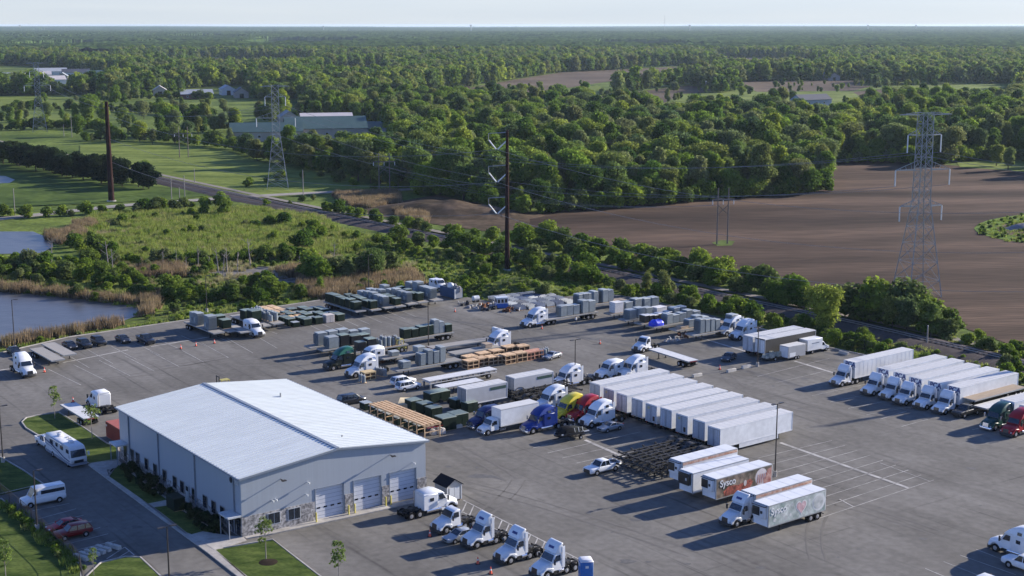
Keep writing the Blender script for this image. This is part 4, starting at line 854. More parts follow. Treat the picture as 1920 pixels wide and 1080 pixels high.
# refrigerated trailers
def disc(cx, cz, rx, rz, y, n=24, t=.02): 
    return [(cx + rx * math.cos(2 * math.pi * i / n), y, cz + rz * math.sin(2 * math.pi * i / n)) for i in range(n)]
def food(t, L, z0, hgt, W):
    bgm = mat("print_olive", (.035, .045, .022), .5, .5, .45, col2=(.27, .20, .15), scale2=1.4); redm = mat("print_red", (.10, .015, .01), .5, .5, 1.4, col2=(.36, .09, .06), scale2=3); pale = mat("print_pale", (.62, .56, .54), .5, .15, 1); mt = mat("print_meat", (.42, .10, .08), .5, .3, 1.5, col2=(.5, .32, .26))
    pn = part("printed_side", MB().box(-L + .1, -.1, W + .005, W + .018, z0 + .06, hgt - .14), bgm, t, False)
    a = MB(); y = W + .022
    a.slab([(-4.6, y, 1.25), (-1.6, y, 1.2), (-1.4, y, 1.9), (-2.4, y, 2.5), (-4.4, y, 2.3), (-6.6, y, 2.7), (-7.2, y, 2.2), (-6.4, y, 1.4)], .008); part("printed_tomatoes", a, redm, pn, False)
    part("printed_plate", MB().slab(disc(-8.8, 2.55, 1.2, 1.22, y), .008), pale, pn, False)
    a = MB()
    for k in range(5): a.slab([(-7.9 - k * .42, y + .014, 1.7), (-8.1 - k * .42, y + .014, 1.7), (-8.3 - k * .40, y + .014, 2.9), (-8.1 - k * .4, y + .014, 3.0)], .008)
    part("printed_meat", a, mt, pn, False)
    part("printed_hand", MB().slab([(-9.2, y + .012, 1.4), (-10.8, y + .012, 1.3), (-10.8, y + .012, 3.6), (-10.0, y + .012, 3.4)], .008), mt, pn, False)
    part("printed_onion", MB().slab(disc(-5.6, 2.3, .28, .42, y + .012), .008), pale, pn, False)
    write("Sysco", 1.35, mat("print_white", (.72, .72, .70), .5), t, (-2.2, W + .05, 3.05), '+y', .02)
def fade(t, L, z0, hgt, W):
    bgm = mat("print_sage", (.26, .34, .31), .5, .2, .6, col2=(.48, .50, .47), scale2=1.6); y = W + .022; pale = mat("print_cream", (.62, .63, .61), .5, .08, 1); pink = mat("print_pink", (.45, .24, .26), .5, .2, 1.6, col2=(.58, .42, .42)); mist = mat("print_mist", (.40, .43, .41), .5, .15, 1.4, col2=(.52, .52, .5))
    pn = part("printed_side", MB().box(-L + .1, -.1, W + .005, W + .018, z0 + .06, hgt - .14), bgm, t, False)
    def heart(s_, cx, cz):
        o = []
        for i in range(28):
            a = 2 * math.pi * i / 28; o.append((cx + s_ * .95 * (16 * math.sin(a) ** 3) / 16, 0, cz + s_ * (13 * math.cos(a) - 5 * math.cos(2 * a) - 2 * math.cos(3 * a) - math.cos(4 * a)) / 16))
        return o
    part("heart_outline", MB().slab([(x, y, z) for x, _, z in heart(1.15, -6.2, 2.55)], .008), pale, pn, False)
    part("heart", MB().slab([(x, y + .014, z) for x, _, z in heart(.93, -6.2, 2.55)], .008), pink, pn, False)
    part("printed_plate", MB().slab(disc(-9.6, 2.5, 1.25, 1.2, y), .008), pale, pn, False)
    part("printed_dish", MB().slab(disc(-9.5, 2.5, .95, .9, y + .014), .008), mist, pn, False)
    for cx, cz, r in ((-3.3, 1.7, .35), (-4.1, 1.9, .25), (-2.8, 2.2, .25), (-4.5, 3.2, .3), (-1.2, 1.8, .3), (-7.7, 1.7, .22), (-7.8, 3.1, .25), (-3.6, 3.2, .2)): part("printed_herb", MB().slab(disc(cx, cz, r, r * .8, y, 12), .008), mist, pn, False)
    write("Sysco", 1.3, mat("print_white", (.72, .72, .70), .5), t, (-1.9, W + .05, 3.0), '+y', .02)
def band(t, L, z0, hgt, W): part("colour_band", MB().box(-L + .1, -.1, W + .005, W + .02, hgt - .55, hgt - .16), mat("band_orange", (.50, .20, .10), .5, .2, 1.5, col2=(.55, .42, .34)), t, False)
RG = "refrigerated trailers right of the chassis heap"
for i, (p, gf, wu, nm) in enumerate((((1268, 862.5), band, True, "refrigerated trailer with orange top band nearest the black chassis heap"), ((1287, 883.3), None, False, "plain white refrigerated trailer with black cooling unit"),
        ((1330.6, 894), food, True, "refrigerated trailer printed with dark red food and white lettering"), ((1403.5, 923), band, True, "refrigerated trailer with orange band coupled to the white truck"), ((1427.5, 943.8), fade, True, "refrigerated trailer printed pale green with a pink heart"))):
    kb = reefer(gfx=gf, white_unit=wu); q = G(p[0], p[1], 3.95); place(kb[0], kb[1], (q.x, q.y, 0), R(37.2) + math.pi, nm, RG)
tr(WHITE, "fair", (1357, 989), FB, "white tractor pulling a refrigerated trailer beside the pink heart print", "tractors of the refrigerated trailers", mark=True)
# right hand side
tr(TEALP if False else GRNP, "high", (1846, 808), FB, "dark green sleeper truck near the right edge", "sleeper trucks at the right edge", dark_grille=False)
tr(REDP, "high", (1884, 820), FB, "red sleeper truck at the right edge", "sleeper trucks at the right edge", dark_grille=True)
for p, nm in (((1889, 751), "white trailer behind the dark green truck"), ((1925, 762), "white trailer behind the red truck")):
    kb = van_trailer(L=14.0); q = G(p[0], p[1], 4.1); place(kb[0], kb[1], (q.x, q.y, 0), FB, nm, "trailers at the right edge")
kb = flatbed(deckm=DECKB); q = G(1816, 748, 2.3); o = place(kb[0] + ("a",), kb[1], (q.x, q.y, .85), FB, "brown-decked flatbed stacked on top of another beside the lettered trailers", "flatbeds by the lettered trailers")
kb = flatbed(deckm=DECKW); q = G(1838, 763, 1.48); place(kb[0], kb[1], (q.x, q.y, 0), FB, "pale low flatbed under the brown-decked one", "flatbeds by the lettered trailers")
tr(WHITE, "high", (1859, 1025), HA, "white sleeper truck cut by the right edge, seen from its side", "vehicles at the lower right corner")
put(car(WHITE, "pickup"), (1884, 1056), HA, "white pickup with its side to the camera in the lower right corner")
put(car(WHITE, "van"), (1812, 1106), HA, "white van whose roof just shows at the bottom edge")
# upper right group
kb = van_trailer(L=14.6, skirt=False); q = G(1402.7, 629.6, 4.1) + U(HB) * 14.6; place(kb[0], kb[1], (q.x, q.y, 0), HB, "white box trailer behind the black-sided one", "trailers near the railway bend")
BK = mat("curtain_black", (.022, .021, .021), .7, .2, 1)
kb = van_trailer(L=14.6, side=BK, doorm=TRAILW, skirt=False); q = G(1425.5, 634.5, 4.1) + U(HB) * 14.6; place(kb[0], kb[1], (q.x, q.y, 0), HB, "box trailer with black sides, white roof and white doors", "trailers near the railway bend")
def cargo():
    t = root("cargo_trailer", "trailer"); gy = mat("cargo_grey", (.33, .34, .35), .5, .06, 1)
    part("body", MB().box(-5, 0, -1.15, 1.15, .5, 2.75), gy, t, bevel=.03); part("roof", MB().box(-5, 0, -1.15, 1.15, 2.752, 2.8), ROOFW, t)
    part("rear_door", MB().box(-5.06, -5.01, -1.05, 1.05, .6, 2.65), TRAILW, t); part("hitch", MB().box(0, 1.1, -.06, .06, .45, .55), FRAME, t); part("side_panel", MB().box(-4.6, -2.9, 1.155, 1.17, .7, 1.5).box(-4.6, -2.9, -1.17, -1.155, .7, 1.5), TRAILW, t)
    for sg in (1, -1):
        for x in (-2.1, -2.9): wheel(t, x, sg * 1.14, .36, .24)
    return t
p = G(1477.5, 677, 0) + U(HB) * 5 + U(HA) * 1.15; place(("cargo",), cargo, p, HB, "grey enclosed cargo trailer behind the white cube van")
def cube_van():
    t = root("cube_van", "van")
    part("cab", MB().ext([(0, .55), (.0, 1.05), (-.9, 1.35), (-1.55, 2.1), (-2.2, 2.2), (-2.2, .5)], lambda x, z: .98 if z < 1.5 else .85), WHITE, t, bevel=.05)
    part("windshield", MB().slab([(-.92, -.85, 1.4), (-.92, .85, 1.4), (-1.52, .78, 2.05), (-1.52, -.78, 2.05)], .04), GLASS, t)
    part("box", MB().box(-6.6, -2.21, -1.12, 1.12, .75, 3.0), TRAILW, t, bevel=.04); part("bumper", MB().box(-.15, .06, -.95, .95, .35, .56), FRAME, t)
    part("rear_door", MB().box(-6.65, -6.61, -1.0, 1.0, .85, 2.85), ROOFW, t)
    for sg in (1, -1):
        part("side_window", MB().slab([(-1.3, sg * .96, 1.4), (-2.1, sg * .96, 1.4), (-2.1, sg * .88, 1.95), (-1.6, sg * .88, 1.95)][::sg], .03), GLASS, t)
        wheel(t, -.85, sg * .88, .38, .24); wheel(t, -5.0, sg * .85, .38, .4)
        part("lettering", MB().box(-5.4, -3.2, sg * 1.13 - .01, sg * 1.13 + .01, 2.1, 2.28), mat("grey_trim", (.2, .23, .27)), t)
    part("frame", MB().box(-6.5, -.5, -.4, .4, .45, .72), FRAME, t); return t
p = G(1513.6, 666, 0) + U(HB) * 6.6 + U(HA) * 1.1; place(("cube",), cube_van, p, HB, "white cube van facing right ahead of the grey cargo trailer")
def junk_trailer():
    t = root("loaded_utility_trailer", "trailer"); part("bed", MB().box(-4.5, 0, -1.1, 1.1, .55, .7), FRAME, t); ld = MB(); r_ = random.Random(3)
    for k in range(16): x, y = r_.uniform(-4.2, -.4), r_.uniform(-.8, .8); ld.box(x - r_.uniform(.2, .6), x + .4, y - .3, y + r_.uniform(.2, .5), .71, r_.uniform(.9, 1.7), top=.7)
    part("canvas_load", ld, mat("pale_canvas", (.38, .37, .30), .9, .3, 2), t); part("drawbar", MB().box(0, 1.4, -.05, .05, .5, .6), FRAME, t)
    for sg in (1, -1): wheel(t, -2.2, sg * 1.15, .4, .25)
    return t
put(("junk",), (1430, 676), FB, "low trailer heaped with pale canvas beside the lamp post") if False else place(("junk",), junk_trailer, G(1430, 678), FB, "low trailer heaped with pale canvas beside the lamp post")
tr(WHITE, "high", (1347.5, 631), FB, "left one of two white sleeper trucks beside the loaded flatbeds", "pair of sleeper trucks by the railway")
tr(WHITE, "high", (1371.7, 638.5), FB, "right one of two white sleeper trucks, before the black-sided trailer", "pair of sleeper trucks by the railway")
tr(WHITE, "day", (1191, 662), FB + .15, "white day-cab truck pulling the empty flatbed that points away to the right")
p = G(1226, 653, 1.48); q = G(1325, 684, 1.48); kb = flatbed(L=12.2, deckm=DECKW); place(kb[0], kb[1], (p.x, p.y, 0), math.atan2(p.y - q.y, p.x - q.x), "empty pale flatbed trailer behind the white day-cab truck", "flatbeds in the middle of the yard")
# flatbeds: name, front centre pixel on the deck, heading, deck material
FLAT = {}
def flat(key, px, h, label, m=None, L=14.6, hb=False, group="flatbed trailers with electrical equipment"):
    kb = flatbed(L=L, deckm=m, headboard=hb); p = G(px[0], px[1], 1.48); FLAT[key] = place(kb[0], kb[1], (p.x, p.y, 0), h, label, group); return FLAT[key]
def load(key, ds, kb, desc, group, lat=0.0, rot=0.0, dh=1.482, fmt=None):
    o = FLAT[key]; h = o.rotation_euler.z
    for i, d in enumerate(ds):
        p = o.location + U(h) * (-d) + U(h + math.pi / 2) * (lat if not callable(lat) else lat(i))
        n = len(ds); pos = (nth(i, n) + " from its front" if n > 1 else "alone") if not fmt else fmt(i)
        place(kb[0], kb[1], (p.x, p.y, dh + o.location.z), h + rot + rnd.uniform(-.04, .04), desc.replace("#", pos), group, (rnd.uniform(.92, 1.04), rnd.uniform(.9, 1.05), rnd.uniform(.78, 1.06)))
EQ = "electrical cabinets on the flatbeds"
for k, (u, v) in enumerate([(677, 583), (706, 580.5), (731, 576.5), (752, 574), (775, 569.5), (795, 566), (822, 562.5)]):
    flat("E%d" % k, (u, v), FA, "%s flatbed from the left in the far row before the reeds" % nth(k, 7))
load("E0", [2.2, 4.6, 6.9, 9.2, 11.5, 13.6], green_box(1.9, 1.9, 2.2), "dark green cabinet on the first far-row flatbed, #", EQ)
load("E1", [1.6 + 1.55 * k for k in range(8)], green_box(1.35, 1.8, 1.75), "narrow dark green cabinet on the second far-row flatbed, #", EQ)
load("E2", [2.6, 4.9, 7.2, 9.6, 12.0], grey_cab(2.3), "grey finned cabinet on the third far-row flatbed, #", EQ)
load("E3", [2.0, 4.2, 6.4], green_box(1.7, 1.7, 1.7), "dark green cabinet on the fourth far-row flatbed, #", EQ)
load("E3", [8.6, 10.9, 13.1], grey_cab(2.5), "tall grey cabinet behind the green ones on the fourth far-row flatbed, #", EQ)
load("E4", [2.6, 5.0, 7.3, 9.7, 12.4], grey_cab(2.5), "grey finned cabinet on the fifth far-row flatbed, #", EQ)
load("E5", [2.0 + 1.65 * k for k in range(7)], green_box(1.4, 1.8, 1.9), "dark green cabinet on the sixth far-row flatbed, #", EQ)
load("E6", [3.2, 5.8, 8.6, 11.6], grey_cab(2.9, 2.2, 1.9), "large pale grey cabinet on the last far-row flatbed, #", EQ)
for k, (u, v) in enumerate([(411, 623.5), (438, 620.5), (468, 617), (498, 611), (523, 606)]):
    if k in (2,): continue
    flat("D%d" % k, (u, v), FA, "%s flatbed of the left group by the pond" % ["leftmost", "second", "", "second from right", "rightmost"][k])
load("D0", [4.2], grey_cab(2.9, 2.3, 1.9), "pale grey cabinet nearest the front of the leftmost flatbed by the pond", EQ); load("D0", [9.8, 11.8], grey_cab(2.4), "grey cabinet at the rear of the leftmost flatbed by the pond, #", EQ)
load("D1", [4.0, 6.6], green_box(2.2, 2.0, 2.3), "large dark green cabinet on the second flatbed by the pond, #", EQ)
flat("D2", (462, 622), FA, "empty middle flatbed of the left group by the pond")
load("D3", [5.2, 8.8], green_box(2.4, 2.2, 2.4), "large dark green cabinet on the flatbed behind the white truck, #", EQ)
load("D4", [2.6 + 1.25 * k for k in range(8)], can(1.7, .48), "grey pole transformer, near file, rightmost flatbed by the pond, #", "pole transformers", lat=.6); load("D4", [2.6 + 1.25 * k for k in range(8)], can(1.7, .48), "grey pole transformer, far file, rightmost flatbed by the pond, #", "pole transformers", lat=-.6)
tr(WHITE, "mid", (489, 634), FA, "white low-roof sleeper truck coming forward between the left flatbeds", "trucks at the far side of the yard")
tr(WHITE, "high", (58, 709), FA, "white sleeper truck at the left edge beside the empty grey flatbeds", "trucks at the far side of the yard")
flat("G0", (109, 674.5), FA, "nearer of two empty dark-decked flatbeds beside the left truck", L=12.5, group="empty flatbeds at the left"); flat("G1", (131, 664.5), FA, "farther of two empty dark-decked flatbeds beside the left truck", L=12.5, group="empty flatbeds at the left")
for (u, v), k, lb in (((34, 668), "sedan", "black car half hidden behind the white truck at the left edge"), ((139, 657), "sedan", "black sedan right beside the two dark-decked flatbeds"), ((166, 655), "suv", "black hatchback, second in the line of dark cars by the pond"), ((193, 650), "suv", "black SUV, third in the line of dark cars by the pond"), ((239, 645), "sedan", "black sedan with pale roof glare, fourth in the line by the pond"), ((284, 648), "pickup", "black pickup-like car at the right end of the line by the pond")):
    put(car(BLACK, k), (u, v), FA, lb, "dark cars parked by the pond")
# centre
flat("H0", (576, 650), FB, "farthest flatbed of the centre group with its pale deck end showing"); flat("H1", (600, 655), FB, "second flatbed of the centre group, behind the black-green truck"); flat("H2", (640, 662), FB, "flatbed with dark boxes between the dark truck and the forklift")
load("H0", [3.1, 5.5, 7.9], grey_cab(2.7, 2.0, 1.8), "grey cabinet on the farthest centre flatbed, #", EQ); load("H0", [10.4, 13.0], grey_cab(2.1), "low grey cabinet at the rear of the farthest centre flatbed, #", EQ)
load("H1", [2.6], grey_cab(2.3, 2.2, 1.9), "light grey cabinet above the roof of the black-green truck", EQ); load("H1", [5.2, 7.6, 9.8], green_box(2.0, 1.9, 2.2, BLACK), "black cabinet on the second centre flatbed, #", EQ)
load("H2", [4.3, 6.5], green_box(1.9, 1.9, 2.0, BLACK), "black cabinet on the flatbed left of the forklift, #", EQ); load("H2", [8.5, 9.5, 10.5, 11.6, 12.7], can(1.8, .4), "grey pole transformer on the flatbed left of the forklift, near side, #", "pole transformers", lat=.6); load("H2", [8.5, 9.5, 10.5, 11.6, 12.7], can(1.8, .4), "grey pole transformer on the flatbed left of the forklift, far side, #", "pole transformers", lat=-.6)
flat("I", (733, 638), FB, "flatbed carrying green and blue grey cabinets behind the lamp post")
load("I", [3.4, 5.3, 7.2, 9.0], green_box(1.6, 1.9, 2.0), "dark green cabinet on the flatbed behind the lamp post, #", EQ); load("I", [10.6, 11.9], grey_cab(2.8, 1.2, 1.5), "tall blue grey cabinet on the flatbed behind the lamp post, #", EQ); load("I", [13.7], green_box(1.6, 1.9, 1.9), "single dark green cabinet at the rear of the flatbed behind the lamp post", EQ)
p = G(921, 634, 1.48); FLAT["J"] = None
kb = flatbed(deckm=None); q = G(808, 651, 1.48); h_ = math.atan2((p - q).y, (p - q).x); place(kb[0], kb[1], (p.x, p.y, 0), h_, "empty flatbed pulled by the small white truck facing right", "flatbeds in the middle of the yard")
tr(WHITE, "day", (953, 636), HB, "small white day-cab truck facing right, pulling an empty flatbed")
flat("K", (846, 662), FB, "empty flatbed beside the white sleeper truck before the crates", L=11)
tr(WHITE, "high", (905, 661), FB, "white sleeper truck partly hidden by the wooden crates", MC)
flat("L", (738, 693), FB, "nearest flatbed with blue grey cabinets, before the crates")
load("L", [2.4], grey_cab(1.5, 1.7, 1.6), "small white grey cabinet at the front of the nearest loaded flatbed", EQ); load("L", [6.0, 7.6, 9.0, 10.4], grey_cab(2.9, 1.15, 1.8), "tall blue grey cabinet on the nearest loaded flatbed, #", EQ)
flat("M", (713, 671), FB, "empty flatbed behind the white sleeper truck with many windows", L=12)
tr(FORESTP, "high", (609, 695), FB, "black-green sleeper truck with a teal roof", MC, roofm=TEALP); tr(WHITE, "high", (650, 709), FB, "white sleeper truck beside the pale wooden crate", MC)
tr(WHITE, "mid", (668, 686), FB, "white low truck peeping out between the black-green and white sleeper trucks", MC)
def lowboy():
    t = root("lowbed_trailer", "trailer"); part("deck", MB().box(-15, 0, -1.25, 1.25, 1.5, 1.6), DECKW, t, False); f = MB()
    for y in (-1.1, 1.1): f.box(-15, 0, y - .08, y + .08, .95, 1.1).box(-15, 0, y - .08, y + .08, 1.4, 1.498)
    x = -.3
    while x > -15: f.box(x - .05, x + .05, -1.15, 1.15, 1.1, 1.4); x -= 1.2
    part("side_truss", f, mat("truss_white", (.5, .5, .49), .5, .1, 2), t); part("leg", MB().box(-.5, -.2, .9, 1.2, 0, .95).box(-.5, -.2, -1.2, -.9, 0, .95), GALV, t)
    for sg in (1, -1):
        for x in (-4.6, -5.8, -13.2): wheel(t, x, sg * .9, .5, .5)
    return t
p = G(798, 712, 1.6); place(("lowboy",), lowboy, (p.x, p.y, 0), FB, "white lowbed trailer with open side truss beside the crates")
flat("N", (822, 725), FB, "pale empty flatbed beside the small green container", DECKW, L=9)
gs = mat("panel_green", (.02, .06, .05), .5)
def grn(t, hgt): part("green_panel", MB().box(-3.6, -.3, -1.34, -1.315, 2.9, 3.4), gs, t, False)
kb = van_trailer(L=8.6, side=mat("aluminium_side", (.42, .43, .45), .45, .06, 1, metal=.2), doorm=mat("grey_door", (.25, .26, .28), .5), logo=grn, skirt=False, hgt=3.9)
for px, nm in (((866, 727), "left one of two short grey trailers with a green panel"), ((956.5, 706.5), "right one of two short grey trailers with a green panel")):
    p = G(px[0], px[1], 3.9) + U(HB) * 8.6; place(kb[0], kb[1], (p.x, p.y, 0), HB, nm, "short grey trailers")
# black container chassis
kb = chassis()
for i, p in enumerate([(1046, 712), (1056, 716), (1066, 720), (1072, 725), (1084, 728)]):
    for lv in ((0, 1) if i < 3 else (0,)):
        q = G(p[0], p[1], 1.2); place(kb[0], kb[1], (q.x, q.y, lv * .42), HB, "%s black chassis from the back%s, middle heap" % (nth(i), " on the ground" if not lv else " stacked on another"), "container chassis in the middle heap")
for i, p in enumerate([(1148, 866), (1166, 873), (1184, 880), (1205, 888)]):
    for lv in (0, 1, 2):
        q = G(p[0], p[1], 1.2) + U(HB) * lv * 1.1; place(kb[0], kb[1], (q.x, q.y, lv * .42), FB + rnd.uniform(-.04, .04), "%s black chassis from the back%s, heap behind the white pickup" % (nth(i), (" on the ground", " in the middle layer", " in the top layer")[lv]), "container chassis behind the pickup")
red = MB().box(-4, 0, -1.1, 1.1, .9, 1.05)
def red_load():
    t = root("steel_beam_stack", "steel beams"); s_ = MB()
    for k in range(4): s_.box(-4, 0, -.9 + k * .45, -.6 + k * .45, .5, .8 + .08 * (k % 2))
    part("beams", s_, mat("red_oxide", (.28, .06, .035), .7, .2, 1), t); part("supports", MB().box(-3.6, -3.4, -1, 1, 0, .5).box(-.6, -.4, -1, 1, 0, .5), WOOD, t); return t
place(("redl",), red_load, G(1132, 707), FB, "stack of red painted steel beams behind the first white trailer")
# trucks and stores near the pond corner and behind the building
def skip():
    t = root("open_top_container", "container"); bl = mat("container_blue", (.02, .07, .17), .5, .15, 1)
    part("shell", MB().box(-6.1, 0, -1.2, -1.1, .2, 2.5).box(-6.1, 0, 1.1, 1.2, .2, 2.5).box(-6.1, -6.0, -1.1, 1.1, .2, 2.5).box(-6, 0, -1.1, 1.1, .2, .3), bl, t)
    part("end_wall", MB().box(-.08, 0, -1.1, 1.1, .3, 2.5), mat("cargo_grey", (.33, .34, .35)), t); part("end_post", MB().box(.0, .12, -1.2, -.95, .2, 2.4), GLAZ, t)
    r_ = MB()
    for k in range(13): r_.box(-5.9 + k * .47, -5.84 + k * .47, 1.2, 1.27, .3, 2.4).box(-5.9 + k * .47, -5.84 + k * .47, -1.27, -1.2, .3, 2.4)
    part("ribs", r_, bl, t); return t
p = G(852, 562) + U(HB) * 1.2; place(("skip",), skip, p, FA, "blue open-top container heaped with scrap by the green mound")
def scrap():
    t = root("scrap_heap", "scrap"); m_ = MB(); r_ = random.Random(5)
    for k in range(22): x, y, z = r_.uniform(-5.4, -.6), r_.uniform(-.7, .7), r_.uniform(2.2, 2.9); m_.box(x, x + r_.uniform(.4, 1.0), y - .3, y + r_.uniform(.2, .5), z - .6, z + r_.uniform(.1, .7), top=.6)
    part("scrap_pieces", m_, mat("scrap_pale", (.33, .31, .29), .8, .4, 1.5), t); part("white_dome", MB().loft([[(-3.2 + r * math.cos(a), r * math.sin(a), z) for a in [k * math.pi / 5 for k in range(10)]] for r, z in ((.9, 2.5), (.85, 3.0), (.55, 3.4), (.1, 3.55))]), GLAZ, t); return t
place(("scrap",), scrap, p, FA, "pale scrap and a white dome heaped in the blue container")
tr(WHITE, "old", (836, 548), FA, "old white sleeper truck behind the blue container", "trucks at the far side of the yard")
def booth():
    t = root("booth", "booth"); bl = mat("booth_blue", (.02, .12, .42), .5); part("base", MB().box(-1.3, 1.3, -1, 1, .15, 1.15), bl, t); part("upper", MB().box(-1.28, 1.28, -.98, .98, 1.152, 2.35), GLAZ, t)
    part("roof", MB().box(-1.42, 1.42, -1.12, 1.12, 2.352, 2.55), mat("booth_roof", (.45, .50, .55), .5), t)
    for x in (-.85, 0, .85): part("window", MB().box(x - .27, x + .27, -1.0, -.982, 1.35, 2.15), GLASS, t)
    for y in (-.45, .45): part("window", MB().box(-1.3, -1.282, y - .3, y + .3, 1.35, 2.15), GLASS, t)
    part("door", MB().box(-1.33, -1.302, -.35, .35, .2, 1.14), GLAZ, t); return t
place(("booth",), booth, G(940, 577), HB - .35, "small blue and white booth with windows at the foot of the mound")
def small_tank():
    t = root("white_tank", "tank"); part("drum", MB().cyl((-.8, 0, .9), (.8, 0, .9), .6, n=16), GLAZ, t, bevel=.05); part("stand", MB().box(-.7, -.5, -.5, .5, 0, .5).box(.5, .7, -.5, .5, 0, .5), FRAME, t); return t
place(("tank",), small_tank, G(892, 566), HB, "small white tank left of the blue booth")
def tube_row(n):
    def b():
        t = root("bundled_panels", "wrapped panels"); s_ = MB()
        for k in range(5): s_.slab([(-1.1, -1.6 + k * .62, .15), (1.1, -1.6 + k * .62, .15), (1.1, -1.15 + k * .62, .95 + .1 * (k % 2)), (-1.1, -1.15 + k * .62, .95 + .1 * (k % 2))], .12)
        part("panels", s_, [mat("panel_blue_grey", (.05, .075, .13), .4, .3, 1.5, obj_var=.35), mat("panel_pale", (.14, .175, .22), .5, .2, 2, obj_var=.2)][n], t); part("base", MB().box(-1.1, 1.1, -1.7, 1.7, 0, .15), WOOD, t); return t
    return ("tubes", n), b
k = 0
for r_ in range(4):
    for c in range(6):
        p = G(972, 580) + U(HB) * (2.6 * c + r_ * .6) + U(HA) * (3.9 * r_ - 1.2 * c * .2); kb = tube_row((c + r_) % 2)
        place(kb[0], kb[1], p, HB + rnd.uniform(-.1, .1), "%s bundle of blue grey panels from the left, %s row behind the white truck's flatbed" % (nth(c), nth(r_)), "wrapped panel bundles"); k += 1
tr(WHITE, "high", (979, 615), FB, "white sleeper truck pulling a loaded flatbed past the walking person", "trucks at the far side of the yard")
flat("P", (1018, 598), FB, "flatbed behind the white truck near the walking person"); load("P", [5.2, 7.0, 8.8], grey_cab(2.5, 1.7, 1.8), "pale grey cabinet on the flatbed beside the walking person, #", EQ); load("P", [11.3, 13.2], grey_cab(2.9, 1.7, 1.8), "taller grey cabinet at the rear of the walking person's flatbed, #", EQ)
flat("Q", (1078, 574), FB, "brown-decked flatbed beyond the white truck's flatbed", DECKB); load("Q", [.9 + 1.5 * i for i in range(4)], grey_cab(2.8, 1.2, 1.9), "grey cabinet in the close file beyond the panel bundles, #", EQ, dh=1.482); load("Q", [8.3, 10.0], grey_cab(3.0, 1.5, 1.9), "tall grey cabinet at the rear of the brown-decked flatbed, #", EQ)
for i, (u, v) in enumerate([(1139, 588), (1166, 599.5), (1196, 606), (1219, 612), (1262, 618), (1293, 627)]):
    flat("R%d" % i, (u, v), FB, "%s flatbed of the right-hand group by the railway shrubs" % nth(i, 6), DECKG if i % 2 else DECKB)
striped = mat("striped_wrap", (.62, .60, .58), .6, .25, 3, stretch=(6, 1, 1, .8))
load("R0", [2.6], green_box(2.4, 2.0, 2.4, striped, striped, "wrapped_crate"), "white streaky wrapped crate at the front of the right-hand group", EQ); load("R0", [5.6, 8.3, 11.0, 13.4], grey_cab(2.6, 2.0, 1.9), "grey cabinet behind the streaky wrapped crate, #", EQ)
load("R1", [2.4, 4.8, 7.2], grey_cab(2.2, 2.0, 1.9), "blue grey cabinet on the second flatbed of the right-hand group, #", EQ); load("R1", [10.8], green_box(3.2, 2.0, 2.0, striped, striped, "wrapped_crate"), "long white wrapped crate on the second flatbed of the right-hand group", EQ)
load("R2", [1.8 + 1.35 * i for i in range(6)], green_box(1.15, 1.9, 1.6, BLACK, DECKW), "black pale-topped box on the third right-hand flatbed, #", EQ)
def tarp():
    t = root("tarpaulin_bundle", "tarpaulin"); bm_ = mat("tarp_blue", (.02, .05, .62), .45, .25, 2); part("tarp", MB().loft([[(x, -.9 * s, .0), (x, -1.0 * s, .7 * s), (x, -.5 * s, 1.45 * s), (x, .4 * s, 1.6 * s), (x, 1.0 * s, .8 * s), (x, .95 * s, 0)] for x, s in ((-1.5, .85), (-.9, 1.05), (-.1, .95), (.6, 1.1), (1.5, .8))]), bm_, t, bevel=.05); part("white_label", MB().box(.1, .6, -1.08, -.9, .5, .8), GLAZ, t); return t
load("R3", [1.7], (("tarp",), tarp), "bright blue tarpaulin bundle at the edge of the right-hand group", "tarpaulins"); load("R3", [4.9, 6.8, 8.8, 10.8, 12.9], grey_cab(2.2, 1.7, 1.7), "grey cabinet behind the bright blue tarpaulin, #", EQ); 
load("R4", [2.6, 10.5], green_box(2.2, 1.6, .5, DECKB, DECKB, "timber_pallet"), "low pale timber pallet on the fifth right-hand flatbed, #", EQ); load("R4", [4.7, 6.7, 8.6], grey_cab(2.1, 1.8, 1.7), "dull grey cabinet on the fifth right-hand flatbed, #", EQ)
load("R5", [2.8, 4.3, 5.8, 7.3], grey_cab(2.9, 1.2, 1.8), "tall pale grey green cabinet on the last right-hand flatbed, #", EQ); load("R5", [12.2], grey_cab(3.1, 1.9, 1.9), "grey cabinet standing apart left of the two white sleeper trucks", EQ)
# equipment standing on the ground
GG = "electrical cabinets standing on the ground"
for c in range(5):
    for r_ in range(6):
        if c == 3 and r_ == 0: kb = green_box(2.1, 1.9, 1.7, mat("crate_white", (.50, .45, .40), .7), mat("crate_white", (.50, .45, .40), .7), "white_crate"); nm = "single cream-white crate in the front of the green ground boxes"
        else: kb = green_box(1.9, 1.7, 1.5) if (c + r_) % 3 else green_box(1.5, 1.4, 1.1, None, GREYL); nm = "dark green ground box by the left flatbeds, %s column, %s row" % (nth(c), nth(r_))
        p = G(553, 613) + U(HB) * 2.75 * c + U(HA) * 2.35 * r_; place(kb[0], kb[1], p, HB + rnd.uniform(-.06, .06), nm, GG)
kb = green_box(1.6, 4.6, 1.2, WOOD, WOOD, "long_timber_crate")
for c in range(2):
    for r_ in range(3): p = G(541, 602) + U(HB) * 2.0 * c + U(HA) * (4.9 * r_ + 1); place(kb[0], kb[1], p, HB, "long timber crate behind the green ground boxes, %s file, %s row" % (nth(c), nth(r_)), "long timber crates")
B3 = green_box(2.2, 2.0, 1.7)
for i, (u, v) in enumerate([(775, 767), (796, 773), (813, 781), (858, 765), (880, 771)]): place(B3[0], B3[1], G(u, v), HB, "%s green box from the left between the timber rack and the grey trailers" % nth(i, 5), GG)
B4 = green_box(2.7, 2.5, 2.1)
